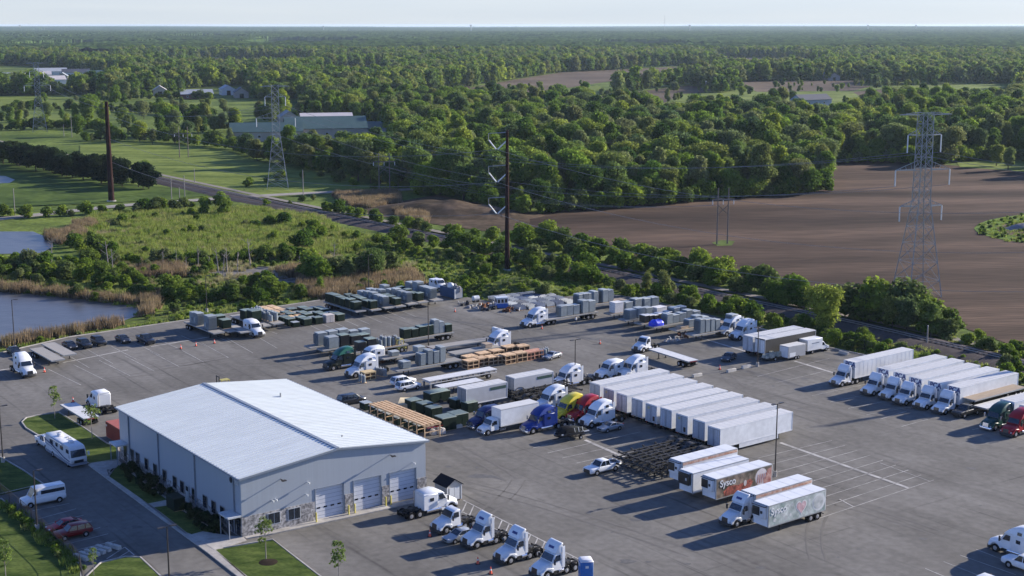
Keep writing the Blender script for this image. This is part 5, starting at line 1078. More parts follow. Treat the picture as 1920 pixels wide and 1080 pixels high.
for i, (u, v) in enumerate([(835, 802), (858, 795)]): place(B4[0], B4[1], G(u, v + 2), HB, "%s large green box beside the end of the timber rack" % ["left", "right"][i], GG)
B5 = green_box(1.5, 1.7, 1.2, None, GREYL)
for i, (u, v) in enumerate([(686, 767), (703, 774), (716, 781), (730, 787), (748, 795), (769, 802), (787, 809)]): place(B5[0], B5[1], G(u, v), HB, "%s small green box from the left along the near side of the timber rack" % nth(i, 7), GG)
kb = green_box(4.2, 2.2, 1.8, None, None, "green_container"); place(kb[0], kb[1], G(819, 752), HB, "dark green container standing before the white lowbed trailer", GG)
def rack():
    a, b = G(697, 758, 2.3), G(800, 799, 2.3); L = (a - b).length; t = root("timber_rack", "timber rack"); bt = MB()
    for y in (-1.45, -.72, 0, .72, 1.45): bt.box(-L, 0, y - .23, y + .23, 2.15, 2.38)
    part("long_beams", bt, WOOD, t); n = int(L / 2.3)
    for k in range(n + 1):
        x = -k * L / n - (.08 if k == 0 else -.08 if k == n else 0); f = MB()
        for y in (-1.45, 1.45): f.box(x - .07, x + .07, y - .07, y + .07, 0, 2.0)
        f.box(x - .07, x + .07, -1.6, 1.6, 2.0, 2.148).box(x - .05, x + .05, -1.4, 1.4, 1.0, 1.12); part("trestle", f, WOOD, t)
    return t
p = (G(811, 795, 2.3)); place(("rack",), rack, (p.x, p.y, 0), math.atan2((G(800, 799, 2.3) - G(697, 758, 2.3)).y, (G(800, 799, 2.3) - G(697, 758, 2.3)).x), "long fresh timber rack on trestles behind the metal building")
kb = green_box(1.8, 4.4, .9, mat("pale_timber", (.55, .46, .30), .8, .1, 2), mat("pale_timber", (.55, .46, .30), .8), "timber_stack"); place(kb[0], kb[1], G(758, 762), FA + .9, "pale flat timber stack beside the long timber rack")
CR = [((882, 690), 2.6, 1.6), ((902, 685), 2.3, 1.6), ((920, 683), 2.3, 1.6), ((936, 681), 2.0, 1.6), ((952, 681), 2.6, 1.8), ((974, 677), 2.4, 1.8), ((990, 674), 1.8, 1.6), ((1005, 671), 2.2, 1.6), ((880, 681), 2.6, 1.5), ((905, 675), 2.6, 1.5), ((930, 670), 2.6, 1.5), ((955, 665), 2.8, 1.8), ((978, 664), 2.6, 1.8)]
pk = mat("pink_timber", (.45, .22, .14), .75, .2, 2)
for i, (px, wx, h) in enumerate(CR):
    kb = crate(wx, 2.0, h, pk if i in (6, 7) else WOOD); place(kb[0], kb[1], G(*px), HB + rnd.uniform(-.03, .03), ("%s wooden crate from the left in the near row before the grey trailers" % nth(i) if i < 8 else "%s wooden crate from the left in the far row of crates" % nth(i - 8)) + (", reddish" if i in (6, 7) else ""), "wooden crates beside the silver car")
kb = crate(2.4, 1.8, 1.5, mat("yellow_timber", (.50, .38, .20), .75, .15, 2)); place(kb[0], kb[1], G(690, 711), HB, "pale wooden crate in front of the white sleeper truck")
for i, (u, v) in enumerate([(676, 716), (682, 718)]): kb = can(1.3, .35); place(kb[0], kb[1], G(u, v), 0, "%s grey pole transformer beside the pale wooden crate" % ["left", "right"][i], "pole transformers")
for i, (u, v) in enumerate([(707, 703), (712, 704), (717, 705), (722, 706)]): kb = can(1.3, .35); place(kb[0], kb[1], G(u, v), 0, "%s grey pole transformer in the clump under the nearest loaded flatbed" % nth(i), "pole transformers")
for i, (u, v) in enumerate([(1008, 671), (1015, 670), (1019, 668)]): kb = can(1.6, .4); place(kb[0], kb[1], G(u + 6, v), 0, "%s white-grey pole transformer at the right end of the crates" % nth(i), "pole transformers")
load("R2", [10.6, 12.6], grey_cab(2.1, 1.7, 1.8), "grey cabinet at the rear of the third right-hand flatbed, #", EQ); load("M", [3.0, 8.8], green_box(1.7, 1.7, 1.0, GREYC, GREYL), "low grey box on the flatbed behind the many-windowed truck, #", EQ); load("K", [8.5], green_box(1.8, 1.8, .8, DECKB, DECKB, "timber_pallet"), "pale timber pallet on the flatbed before the crates", EQ)
def junk(seed):
    def b():
        t = root("junk_pile", "junk"); r_ = random.Random(seed); a, c = MB(), MB()
        for k in range(9): x, y = r_.uniform(-1.6, 1.6), r_.uniform(-1.0, 1.0); a.box(x, x + r_.uniform(.3, 1.2), y, y + r_.uniform(.2, .7), 0, r_.uniform(.2, .9), top=.75)
        for k in range(5): x, y = r_.uniform(-1.5, 1.5), r_.uniform(-1, 1); c.cyl((x, y, .2), (x + r_.uniform(-1, 1), y + r_.uniform(-1, 1), r_.uniform(.3, 1.0)), .07, n=6)
        part("scrap_blocks", a, [FRAME, mat("scrap_pale", (.33, .31, .29), .8, .4, 1.5), mat("rusty_scrap", (.13, .06, .035), .9, .3, 2)][seed % 3], t); part("scrap_bars", c, GALV, t); return t
    return ("junk", seed), b
for i, (u, v) in enumerate([(872, 571), (884, 577), (905, 574), (917, 580), (925, 573), (962, 584), (842, 752), (866, 757), (890, 752), (1092, 716), (1102, 712), (725, 676), (788, 668), (1262, 640), (1282, 632)]):
    kb = junk(i % 6); place(kb[0], kb[1], G(u, v), rnd.uniform(0, 6), ["rusty and pale scrap left of the booth, %s heap", "scrap by the short grey trailers, %s heap", "scrap between the parked trucks, %s heap"][0 if i < 6 else 1 if i < 9 else 2] % nth(i if i < 6 else i - 6 if i < 9 else i - 9), "scrap heaps on the yard")
def forklift():
    t = root("forklift", "forklift"); yl = mat("forklift_yellow", (.42, .36, .08), .5, .2, 2); part("body", MB().box(-3.2, -.9, -.75, .75, .5, 1.3), yl, t, bevel=.06); part("counterweight", MB().box(-3.6, -3.2, -.7, .7, .4, 1.4), BLACK, t, bevel=.08)
    part("overhead_guard", MB().box(-2.7, -1.1, -.6, .6, 2.5, 2.6).box(-1.15, -1.05, -.6, -.5, 1.3, 2.5).box(-1.15, -1.05, .5, .6, 1.3, 2.5).box(-2.7, -2.6, -.6, -.5, 1.3, 2.5).box(-2.7, -2.6, .5, .6, 1.3, 2.5), yl, t)
    part("mast", MB().box(-.75, -.6, -.6, -.45, .1, 3.4).box(-.75, -.6, .45, .6, .1, 3.4).box(-.72, -.62, -.45, .45, 3.2, 3.35).box(-.72, -.62, -.45, .45, 1.2, 1.35), FRAME, t)
    for sg in (1, -1): part("fork", MB().box(-.55, .8, sg * .35 - .08, sg * .35 + .08, .2, .28), FRAME, t); wheel(t, -1.0, sg * .7, .42, .3); wheel(t, -3.0, sg * .65, .35, .25)
    part("seat", MB().box(-2.3, -1.7, -.3, .3, 1.3, 1.9), BLACK, t); return t
place(("fork",), forklift, G(733, 662), FB, "yellow forklift with raised mast between the loaded flatbeds")
place(("fork",), forklift, G(403, 741), FB, "small loader behind the building, only its black cage above the roof ridge")
# building surroundings
def rack_truck(): return None
kb = tractor(WHITE, "mid"); o = put(kb, (173, 757), HA, "white truck seen from behind beside the red container", "trucks at the far side of the yard")
flat("S", (127, 756), HA, "low flatbed with an orange cone on it behind the lawn island", DECKW, L=11, group="empty flatbeds at the left"); put(cone(), (137, 754), 0, "orange traffic cone standing on the flatbed by the lawn island", "orange traffic cones", z=1.48, dh=1.482)
hr_ = MB()
def sea_can():
    t = root("shipping_container", "container"); rd = mat("container_red", (.20, .035, .025), .6, .1, 1); part("shell", MB().box(-6.1, 0, -1.2, 1.2, .1, 2.55), rd, t); c_ = MB(); k = -5.9
    while k < -.2: c_.box(k, k + .12, 1.2, 1.24, .25, 2.4).box(k, k + .12, -1.24, -1.2, .25, 2.4); k += .28
    part("ribs", c_, rd, t); part("roof", MB().box(-6.08, -.02, -1.18, 1.18, 2.552, 2.6), mat("container_roof_red", (.33, .09, .06), .6, .1, 1), t); part("door", MB().box(-6.15, -6.1, -1.1, -.03, .2, 2.45), rd, t); part("door", MB().box(-6.15, -6.1, .03, 1.1, .2, 2.45), rd, t); part("marking", MB().box(-5.8, -5.4, -1.262, -1.245, 1.9, 2.2), GLAZ, t); return t
p = G(220, 832) + U(HB) * 1.2; place(("seacan",), sea_can, p + U(HA) * -1.5, FA, "dark red shipping container against the side of the metal building")
p = G(149, 877); place(("motorhome",), motorhome()[1], p, FA + .02, "white motorhome with dark swooping stripes parked by the lawn island")
put(car(WHITE, "pickup"), (103, 846), FA + .03, "white pickup truck hidden in part behind the motorhome")
put(car(WHITE, "van"), (40, 952), FB, "white passenger van in the side car park")
put(car(REDP, "sedan"), (88, 1001), FB, "bright red car in the side car park", "red cars in the side car park"); put(car(MARP, "suv"), (103, 1014), FB, "dark red SUV in the side car park", "red cars in the side car park")
kb = barrier(1.9)
for i in range(6): p = G(152 + i * 10.5 + (8 if i == 5 else 0), 1048 - i * 4.2); place(kb[0], kb[1], p, HA + .35, "%s concrete wheel stop from the left in the little row" % nth(i, 6), "wheel stops in the side car park", (1.3, .9, .9))
kb = barrier()
for p, nm in (((1307, 706), "concrete block nearest the row of nine trailers"), ((1371, 697), "concrete block between two others by the dark sedan"), ((1399, 690), "concrete block just right of the dark sedan"), ((855, 803), "concrete block in front of the green boxes and navy truck"), ((1545, 655), "concrete block behind the cube van"), ((1582, 664), "low concrete block at the yard edge before the lettered trailers")): place(kb[0], kb[1], G(*p), HB if p[0] < 1500 else FA, nm, "loose concrete blocks")
def wrapped():
    t = root("wrapped_stone_pile", "stone pile"); m_ = MB(); r_ = random.Random(9)
    for k in range(9): x, y = r_.uniform(-1.2, 1.0), r_.uniform(-.7, .7); m_.box(x, x + .8, y - .4, y + .4, 0, r_.uniform(.6, 1.1), top=.7)
    part("stones", m_, mat("pale_stone", (.45, .42, .38), .9, .15, 1.5), t, bevel=.06); part("strap", MB().box(-1.4, 1.9, -.05, .05, 1.1, 1.14), REDL, t); return t
place(("wrap",), wrapped, G(815, 813), HB, "pale stone pile at the end of the timber rack")
def shed():
    t = root("garden_shed", "shed"); wl = mat("shed_siding", (.42, .40, .36), .7, .06, 1); W, D, he, hr = 2.4, 3.0, 2.3, 3.1
    part("walls", MB().ext2([(-W / 2, .15), (W / 2, .15), (W / 2, he), (0, hr), (-W / 2, he)], 0, D), wl, t, False)
    for sg in (1, -1):
        part("roof", MB().ext2([(0, hr + .02), (sg * (W / 2 + .2), he - .12), (sg * (W / 2 + .2), he), (0, hr + .14)], -.2, D + .2), mat("shed_shingles", (.014, .016, .022), .85, .2, 4), t, False)
        part("door", MB().box(min(sg * .03, sg * .8), max(sg * .03, sg * .8), -.05, -.005, .25, 2.0), GLAZ, t)
    part("gable_trim", MB().box(-W / 2 - .02, -W / 2 + .1, -.04, -.003, .15, he).box(W / 2 - .1, W / 2 + .02, -.04, -.003, .15, he), GLAZ, t); part("skid", MB().box(-1.1, -.9, 0, D, 0, .15).box(.9, 1.1, 0, D, 0, .15), WOOD, t); return t
place(("shed",), shed, G(852, 940), HB, "small garden shed with black roof and white doors")
def toilet():
    t = root("portable_toilet", "portable toilet"); bl = mat("toilet_blue", (.015, .13, .40), .45); part("cabin", MB().box(-.6, .6, -.6, .6, .12, 2.05), bl, t, bevel=.04); part("roof", MB().box(-.66, .66, -.66, .66, 2.052, 2.3, top=.75), mat("toilet_roof", (.6, .6, .62), .5), t, bevel=.05)
    part("door", MB().box(-.42, .42, -.66, -.61, .2, 1.95), bl, t, bevel=.01); part("door_sign", MB().box(-.15, .15, -.68, -.665, 1.45, 1.7), GLAZ, t); part("vent_panel", MB().box(-.64, -.61, -.35, .35, 1.55, 1.85), GLAZ, t); part("skid", MB().box(-.6, -.4, -.65, .65, 0, .12).box(.4, .6, -.65, .65, 0, .12), BLACK, t); return t
place(("toilet",), toilet, G(1098, 1086), HB - .5, "blue portable toilet with white roof at the end of the hatching", None, (1.25, 1.25, 1.15))
p = G(330, 955); kb = green_box(2.6, 1.6, 1.7, GREENB, GREENB, "utility_box"); place(kb[0], kb[1], (p.x, p.y, .15), HA, "dark green utility box in the planting bed beside the building", GG)
kb = cone()
for p, nm in (((339, 654), "lone orange cone left of the pair near the pond corner"), ((367.5, 649), "orange cone between two others near the left flatbeds"), ((402, 644), "orange cone nearest the leftmost loaded flatbed"), ((83.5, 698), "orange cone beside the truck at the left edge"), ((853, 585), "orange cone near the blue container"), ((1016, 617), "orange cone beside the truck passing the walking person"), ((1125, 645), "orange cone alone on the open asphalt behind the lamp post"), ((1349.5, 693), "orange cone beside the concrete blocks"), ((806, 1006), "orange cone in front of the first day-cab truck"), ((896, 1057), "orange cone before the day-cab trucks, left one"), ((920, 1076), "orange cone before the day-cab trucks, right one"), ((1455, 1000), None)):
    if nm: put(kb, p, 0, nm, "orange traffic cones")
# lamp posts: base pixel, top pixel
def hgt(u, v, vt):
    g = G(u, v); dep = g.y * _c + CH * _s; lo, hi = 0, 80
    for _ in range(30):
        m_ = (lo + hi) / 2
        if PX((g.x, g.y, m_))[1] > vt: lo = m_
        else: hi = m_
    return lo
for (u, v, vt, two, nm, zb) in ((1453, 893, 757, True, "lamp post among the refrigerated trailers", 0), (1078, 724, 637, True, "lamp post beside the black chassis heap", 0), (803.5, 657, 566, False, "lamp post beside the long flatbed of green cabinets", 0), (692, 552, 478, False, "lamp post in the reeds behind the far row", 0), (6, 868, 763, False, "lamp post at the left edge by the lawn", .1), (70, 996, 884, False, "lamp post behind the white passenger van", .1), (318, 1098, 987, True, "lamp post in front of the metal building", 0), (28, 655, 562, False, "lamp post between the pond and the left truck", 0), (1420, 687, 613, True, "lamp post in front of the black-sided trailer", 0), (388, 585, 517, False, "lamp post behind the left flatbeds", 0)):
    kb = lamp_post(hgt(u, v, vt), two); put(kb, (u, v), HB, nm, "lamp posts", dh=zb)
# the walking person
def person():
    t = root("person", "person")
    me = bpy.data.meshes.new("body"); J = [(0, 0, .95), (0, 0, 1.2), (0, 0, 1.45), (0, .02, 1.54), (0, .03, 1.68), (.19, 0, 1.42), (.27, -.08, 1.14), (.29, .05, .92), (-.19, 0, 1.42), (-.27, .1, 1.15), (-.28, .24, .95), (.1, 0, .9), (.12, .14, .5), (.12, .02, .08), (-.1, 0, .9), (-.11, -.1, .5), (-.12, -.3, .12), (.12, .16, .05), (-.12, -.16, .04)]
    E_ = [(0, 1), (1, 2), (2, 3), (3, 4), (2, 5), (5, 6), (6, 7), (2, 8), (8, 9), (9, 10), (0, 11), (11, 12), (12, 13), (0, 14), (14, 15), (15, 16), (13, 17), (16, 18)]
    rr = [.15, .14, .15, .06, .11, .07, .05, .04, .07, .05, .04, .1, .07, .05, .1, .07, .05, .04, .04]
    me.from_pydata(J, E_, []); o = bpy.data.objects.new("body", me); COL.objects.link(o); md = o.modifiers.new("s", 'SKIN')
    for i, r_ in enumerate(rr): me.skin_vertices[0].data[i].radius = (r_, r_ * .85)
    me.skin_vertices[0].data[0].use_root = True
    o.modifiers.new("b", 'SUBSURF').levels = 1; bpy.context.view_layer.update()
    m2 = bpy.data.meshes.new_from_object(o.evaluated_get(bpy.context.evaluated_depsgraph_get())); bpy.data.objects.remove(o)
    m2.materials.clear(); m2.materials.append(mat("skin", (.35, .2, .14), .6)); m2.materials.append(mat("trousers", (.02, .025, .04), .8)); m2.materials.append(mat("shirt_white", (.6, .6, .58), .8))
    for p_ in m2.polygons: z = p_.center.z; p_.material_index = 1 if z < .98 and abs(p_.center.x) < .24 else (2 if .98 <= z < 1.5 and not (abs(p_.center.x) > .24 and z < 1.2) else 0); p_.use_smooth = True
    link("body", m2, t); part("hair", MB().loft([[(r * math.cos(a), .03 + r * math.sin(a), z) for a in [k * math.pi / 6 for k in range(12)]] for r, z in ((.105, 1.68), (.11, 1.75), (.07, 1.81), (.01, 1.83))]), mat("hair_dark", (.03, .02, .015), .8), t); return t
place(("person",), person, G(1080, 608), HB, "person in a white shirt and dark trousers walking beside a loaded flatbed")
# ------------------------------------------------------------------ vegetation
rng = np.random.default_rng(11)
def leaf_material(name, cols, sat=1.0):
    m = bpy.data.materials.new(name); m.use_nodes = True; n = m.node_tree.nodes; L = m.node_tree.links; b = n["Principled BSDF"]
    b.inputs["Roughness"].default_value = .8; b.inputs["Specular IOR Level"].default_value = .04
    oi = n.new("ShaderNodeObjectInfo"); rp = n.new("ShaderNodeValToRGB"); rp.color_ramp.interpolation = 'LINEAR'
    while len(rp.color_ramp.elements) < len(cols): rp.color_ramp.elements.new(.5)
    for i, c in enumerate(cols): rp.color_ramp.elements[i].position = i / (len(cols) - 1); rp.color_ramp.elements[i].color = (*c, 1)
    L.new(oi.outputs["Random"], rp.inputs[0])
    ge = n.new("ShaderNodeNewGeometry"); mr = n.new("ShaderNodeMapRange"); mr.inputs[3].default_value = .6; mr.inputs[4].default_value = 1.5; L.new(ge.outputs["Random Per Island"], mr.inputs[0])
    hs = n.new("ShaderNodeHueSaturation"); L.new(mr.outputs[0], hs.inputs["Value"]); L.new(rp.outputs[0], hs.inputs["Color"]); L.new(hs.outputs[0], b.inputs["Base Color"])
    tr_ = n.new("ShaderNodeBsdfTranslucent"); L.new(hs.outputs[0], tr_.inputs[0]); mx = n.new("ShaderNodeMixShader"); mx.inputs[0].default_value = .52
    out = n["Material Output"]; L.new(b.outputs[0], mx.inputs[1]); L.new(tr_.outputs[0], mx.inputs[2]); L.new(mx.outputs[0], out.inputs[0]); return m
LEAF = leaf_material("tree_leaves", [(.050, .100, .024), (.120, .190, .030), (.165, .250, .032), (.170, .185, .065), (.250, .310, .040), (.075, .130, .046), (.190, .215, .085), (.100, .185, .030)])
LEAFB = leaf_material("bush_leaves", [(.065, .125, .020), (.130, .200, .024), (.195, .260, .034), (.085, .135, .028), (.160, .185, .070)])
LEAFD = leaf_material("dark_leaves", [(.016, .034, .016), (.024, .044, .018), (.034, .052, .020)])
LEAFY = leaf_material("young_leaves", [(.13, .19, .045), (.16, .21, .06)])
BARK = mat("bark", (.075, .06, .048), .9, .25, 3); BARKP = mat("pale_bark", (.26, .23, .20), .9, .2, 3)
REEDM = leaf_material("reed_stalks", [(.17, .125, .075), (.24, .18, .11), (.20, .16, .085)])
REEDGM = leaf_material("green_reed_stalks", [(.13, .19, .034), (.19, .24, .05), (.24, .25, .08)])
def np_mesh(name, V, F, m):
    me = bpy.data.meshes.new(name); nv, nf = len(V), len(F); k = F.shape[1]
    me.vertices.add(nv); me.vertices.foreach_set("co", np.asarray(V, np.float32).ravel()); me.loops.add(nf * k); me.loops.foreach_set("vertex_index", F.astype(np.int32).ravel())
    me.polygons.add(nf); me.polygons.foreach_set("loop_start", np.arange(0, nf * k, k, dtype=np.int32)); me.polygons.foreach_set("loop_total", np.full(nf, k, np.int32)); me.update(calc_edges=True); me.materials.append(m); return me
def crown(name, m, seed, w, h, base, n, leaf, lobes=11, squash=1.0, sparse=0.0):
    """leaf clumps spread over and through a group of uneven lobes; unit: metres, foot at 0"""
    r = np.random.default_rng(seed); C = []; Rr = []
    for i in range(lobes):
        a = r.uniform(0, 2 * np.pi); q = r.uniform(0, 1) ** .6; zz = r.uniform(0, 1)
        wid = w / 2 * (1 - .55 * abs(zz - .35) ** 1.3 * 1.3) * .68
        C.append((math.cos(a) * q * wid, math.sin(a) * q * wid, base + (h - base) * (.14 + .74 * zz))); Rr.append(w * r.uniform(.10, .24))
    C.append((0, 0, base + (h - base) * .5)); Rr.append(w * .3); C = np.array(C); Rr = np.array(Rr)
    k = r.choice(len(C), n, p=Rr ** 2 / (Rr ** 2).sum()); d = r.normal(size=(n, 3)); d /= np.linalg.norm(d, axis=1)[:, None]; d[:, 2] = np.where(d[:, 2] < -.3, -d[:, 2], d[:, 2])
    rad = Rr[k] * np.where(r.random(n) < .8, r.uniform(.8, 1.28, n), r.uniform(.4, 1.0, n)); P = C[k] + d * rad[:, None] * [1, 1, squash]
    deep = (np.linalg.norm((P[:, None] - C[None]) / [1, 1, squash], axis=2) < Rr[None] * .72).any(1); keep = ~deep | (r.random(n) < .15); P, d = P[keep], d[keep]; n = len(P)
    nn = d * .6 + r.normal(size=(n, 3)) * .5; nn[:, 2] += .45; nn /= np.linalg.norm(nn, axis=1)[:, None]
    t = np.cross(nn, r.normal(size=(n, 3))); t /= np.linalg.norm(t, axis=1)[:, None]; b = np.cross(nn, t); s = leaf * r.uniform(.55, 1.25, n)[:, None]
    j = lambda: r.uniform(.6, 1.15, n)[:, None]
    V = np.stack([P - t * s * j() - b * s * j() * .3, P - b * s * j(), P + t * s * j() + b * s * j() * .3, P + b * s * j()], 1).reshape(-1, 3); V[:, 2] = np.maximum(V[:, 2], .05)
    F = np.arange(len(V)).reshape(-1, 4)
    # inner mass so that the crown is not transparent
    if not sparse:
        ic = bmesh.new(); bmesh.ops.create_icosphere(ic, subdivisions=1, radius=1); iv = np.array([v.co[:] for v in ic.verts]); iF = np.array([[v.index for v in f.verts] for f in ic.faces]); ic.free()
        V2 = []; F2_ = []; o = len(V)
        for c, q in zip(C, Rr): V2.append(iv * q * .74 * [1, 1, squash] * (1 + r.normal(size=(len(iv), 1)) * .1) + c); F2_.append(np.c_[iF, iF[:, 2]] + o); o += len(iv)
        V = np.vstack([V] + V2); Fq = [tuple(f) for f in F]; Ft = [tuple(f[:3]) for g_ in F2_ for f in g_]
        me = bpy.data.meshes.new(name); me.from_pydata(V.tolist(), [], Fq + Ft); me.materials.append(m); me.update(); return me
    return np_mesh(name, V, F, m)
def trunk_mesh(h, r0, seed, m=None, limbs=5):
    q = random.Random(seed); mb = MB().cyl((0, 0, -.2), (0, 0, h * .5), r0, r0 * .65, 7).cyl((0, 0, h * .5), (q.uniform(-.4, .4), 0, h * .85), r0 * .65, r0 * .2, 6)
    for k in range(limbs): a = q.uniform(0, 6.28); z = h * q.uniform(.3, .6); mb.cyl((0, 0, z), (math.cos(a) * h * .22, math.sin(a) * h * .22, z + h * .25), r0 * .35, r0 * .08, 5)
    return mb.mesh("trunk", m or BARK)
TREES = []     # (crown mesh, trunk mesh) for heights of about 1 unit = real metres
for i, (w_, h_, n_, lf) in enumerate([(11, 14, 1500, .62), (9, 15, 1400, .6), (13, 14, 1800, .65), (8, 12, 1100, .55), (10, 17, 1600, .62), (7, 10, 900, .5), (12, 16, 1700, .65), (9.5, 13, 1300, .58)]):
    TREES.append((crown("crown", LEAF, 20 + i, w_, h_, h_ * .04, n_ * 3, lf * .58, lobes=14 + i % 6), trunk_mesh(h_, .28, i), w_, h_))
DARKT = [(crown("crown", LEAFD, 60 + i, 9, 9.5, .8, 2600, .42), trunk_mesh(9, .22, i)) for i in range(3)]
BUSH = [(crown("foliage", LEAFB, 80 + i, w_, h_, .0, n_, .27, lobes=15 + i, squash=.85), trunk_mesh(h_ * .7, .08, 90 + i, limbs=3)) for i, (w_, h_, n_) in enumerate([(4.2, 3.2, 1300), (5.5, 3.6, 1700), (3.2, 2.8, 900), (6.5, 4.6, 2200), (4.6, 4.2, 1500)])]
YOUNG = [(crown("crown", LEAFY, 110 + i, 2.6, 6.2, 1.4, 420, .17, lobes=9, sparse=1), trunk_mesh(6, .07, 33 + i, BARKP, limbs=7)) for i in range(2)]
SHRUBD = (crown("foliage", LEAFD, 130, 1.4, 1.0, 0, 330, .14, lobes=5), None)
def plant(kind, protos, i, loc, s, label, group, cat="tree", name=None, rot=None):
    cm, tm = protos[i][:2]; t = root(name or kind, cat); t.location = loc; sv = s if isinstance(s, tuple) else (s, s, s); t.scale = sv; t.rotation_euler = (0, 0, rnd.uniform(0, 6.28) if rot is None else rot)
    link("crown" if cat == "tree" else "foliage", cm, t)
    if tm: link("trunk" if cat == "tree" else "stems", tm, t)
    t["label"] = label; t["group"] = group; return t
def inside(poly, u, v):
    c = False; j = len(poly) - 1
    for i in range(len(poly)):
        (xi, yi), (xj, yj) = poly[i], poly[j]
        if (yi > v) != (yj > v) and u < (xj - xi) * (v - yi) / (yj - yi) + xi: c = not c
        j = i
    return c
def vn(x, y, s, seed=0): return mnoise.noise(Vector((x / s, y / s, seed * 7.3)))
def scatter(name, P, S, protos, label, cat, seed=0):
    """one uncountable mass: points carrying instances of a few plants"""
    me = bpy.data.meshes.new(name); me.vertices.add(len(P)); me.vertices.foreach_set("co", np.asarray(P, np.float32).ravel())
    at = me.attributes.new("s", 'FLOAT', 'POINT'); at.data.foreach_set("value", np.asarray(S, np.float32)); me.update(); o = link(name, me)
    c = bpy.data.collections.new(name + "_kinds")
    for m_ in protos: c.objects.link(bpy.data.objects.new(name + "_kind", m_))
    ng = bpy.data.node_groups.new(name, 'GeometryNodeTree'); ng.interface.new_socket("Geometry", in_out='INPUT', socket_type='NodeSocketGeometry'); ng.interface.new_socket("Geometry", in_out='OUTPUT', socket_type='NodeSocketGeometry')
    N = ng.nodes; L = ng.links; gi = N.new("NodeGroupInput"); go = N.new("NodeGroupOutput"); ip = N.new("GeometryNodeInstanceOnPoints"); ci = N.new("GeometryNodeCollectionInfo")
    ci.inputs[0].default_value = c; ci.inputs[1].default_value = True; ci.inputs[2].default_value = True
    ip.inputs["Pick Instance"].default_value = True; rv = N.new("FunctionNodeRandomValue"); rv.data_type = 'FLOAT_VECTOR'; rv.inputs[0].default_value = (0, 0, 0); rv.inputs[1].default_value = (0, 0, 6.28); rv.inputs["Seed"].default_value = seed
    na = N.new("GeometryNodeInputNamedAttribute"); na.data_type = 'FLOAT'; na.inputs[0].default_value = "s"
    L.new(gi.outputs[0], ip.inputs["Points"]); L.new(ci.outputs[0], ip.inputs["Instance"]); L.new(rv.outputs[0], ip.inputs["Rotation"]); L.new(na.outputs[0], ip.inputs["Scale"]); L.new(ip.outputs[0], go.inputs[0])
    md = o.modifiers.new("scatter", 'NODES'); md.node_group = ng; return tag(o, label, cat, kind="stuff")
# ---- woods beyond the railway: jittered grid, clearings left free
pts = []
def grid(d0, d1, sp, f):
    y = d0
    while y < d1:
        hw = y * .385 + 25; x = -hw
        while x < hw:
            px, py = x + rnd.uniform(-.42, .42) * sp, y + rnd.uniform(-.42, .42) * sp
            u, v = PX((px, py, 0)); k = f(u, v, px, py)
            if k: pts.append((px, py, k))
            x += sp
        y += sp * .92
OPEN += TALL
OPENBB = [(min(p[0] for p in q), max(p[0] for p in q), min(p[1] for p in q), max(p[1] for p in q), q) for q in OPEN]
TALLBB = [q for q in TALL]
def is_tall(u, v): return any(inside(q, u, v) for q in TALLBB)
def is_open(u, v): return any(a <= u <= b and c <= v <= d and inside(q, u, v) for a, b, c, d, q in OPENBB)
railv = lambda u: float(np.interp(u, [p[0] for p in RAIL], [p[1] for p in RAIL]))
roadv = lambda u: float(np.interp(u, [-120, 0, 100, 230, 340, 470, 620, 720, 820, 900], [414, 409, 398, 384, 376, 367, 359, 356, 352, 352]))
def hid(u, v, y): return any(is_open(u, v - 2632 * k / y) for k in ((0, 5, 9, 12) if u > 740 and v < 200 else (0, 5, 9) if u > 740 else (0,) if v > 165 else (0, 5))) or (u < 760 and any(is_tall(u, v - 2632 * k / y) for k in (4, 9)))
def woods(u, v, x, y):
    if v > 402 or hid(u, v, y): return 0
    if v > railv(u) - 14 and u < 480: return 0
    if u < 700 and v > 335 and not (560 < u < 745 and v < 352 and v > 338): return 0
    if 690 < u < 1010 and v > 352 + max(0, (u - 760)) * .19: return 0
    if 470 < u < 750 and v > 300 + (u - 470) * .19: return 0
    if u < 470 and v > 255: return 0
    n_ = vn(x, y, 60) + .5 * vn(x, y, 22, 3)
    if u < 480 and v > 165: pr = .5 if n_ > .12 else .09
    elif v > 175 and u < 760: pr = .95 if n_ > -.45 else .35
    else: pr = .97 if n_ > -.55 else .5
    if rnd.random() > pr: return 0
    return 1
grid(430, 1250, 8.2, woods)
near_n = len(pts)
def woods2(u, v, x, y): return 1 if v > 68 and not hid(u, v, y) and rnd.random() < (.96 if vn(x, y, 160, 5) + .4 * vn(x, y, 50, 6) > (-.30 if v < 150 else -.45) else .22) else 0
grid(1250, 3000, 10.5, woods2)
pts.sort(key=lambda p: p[1])
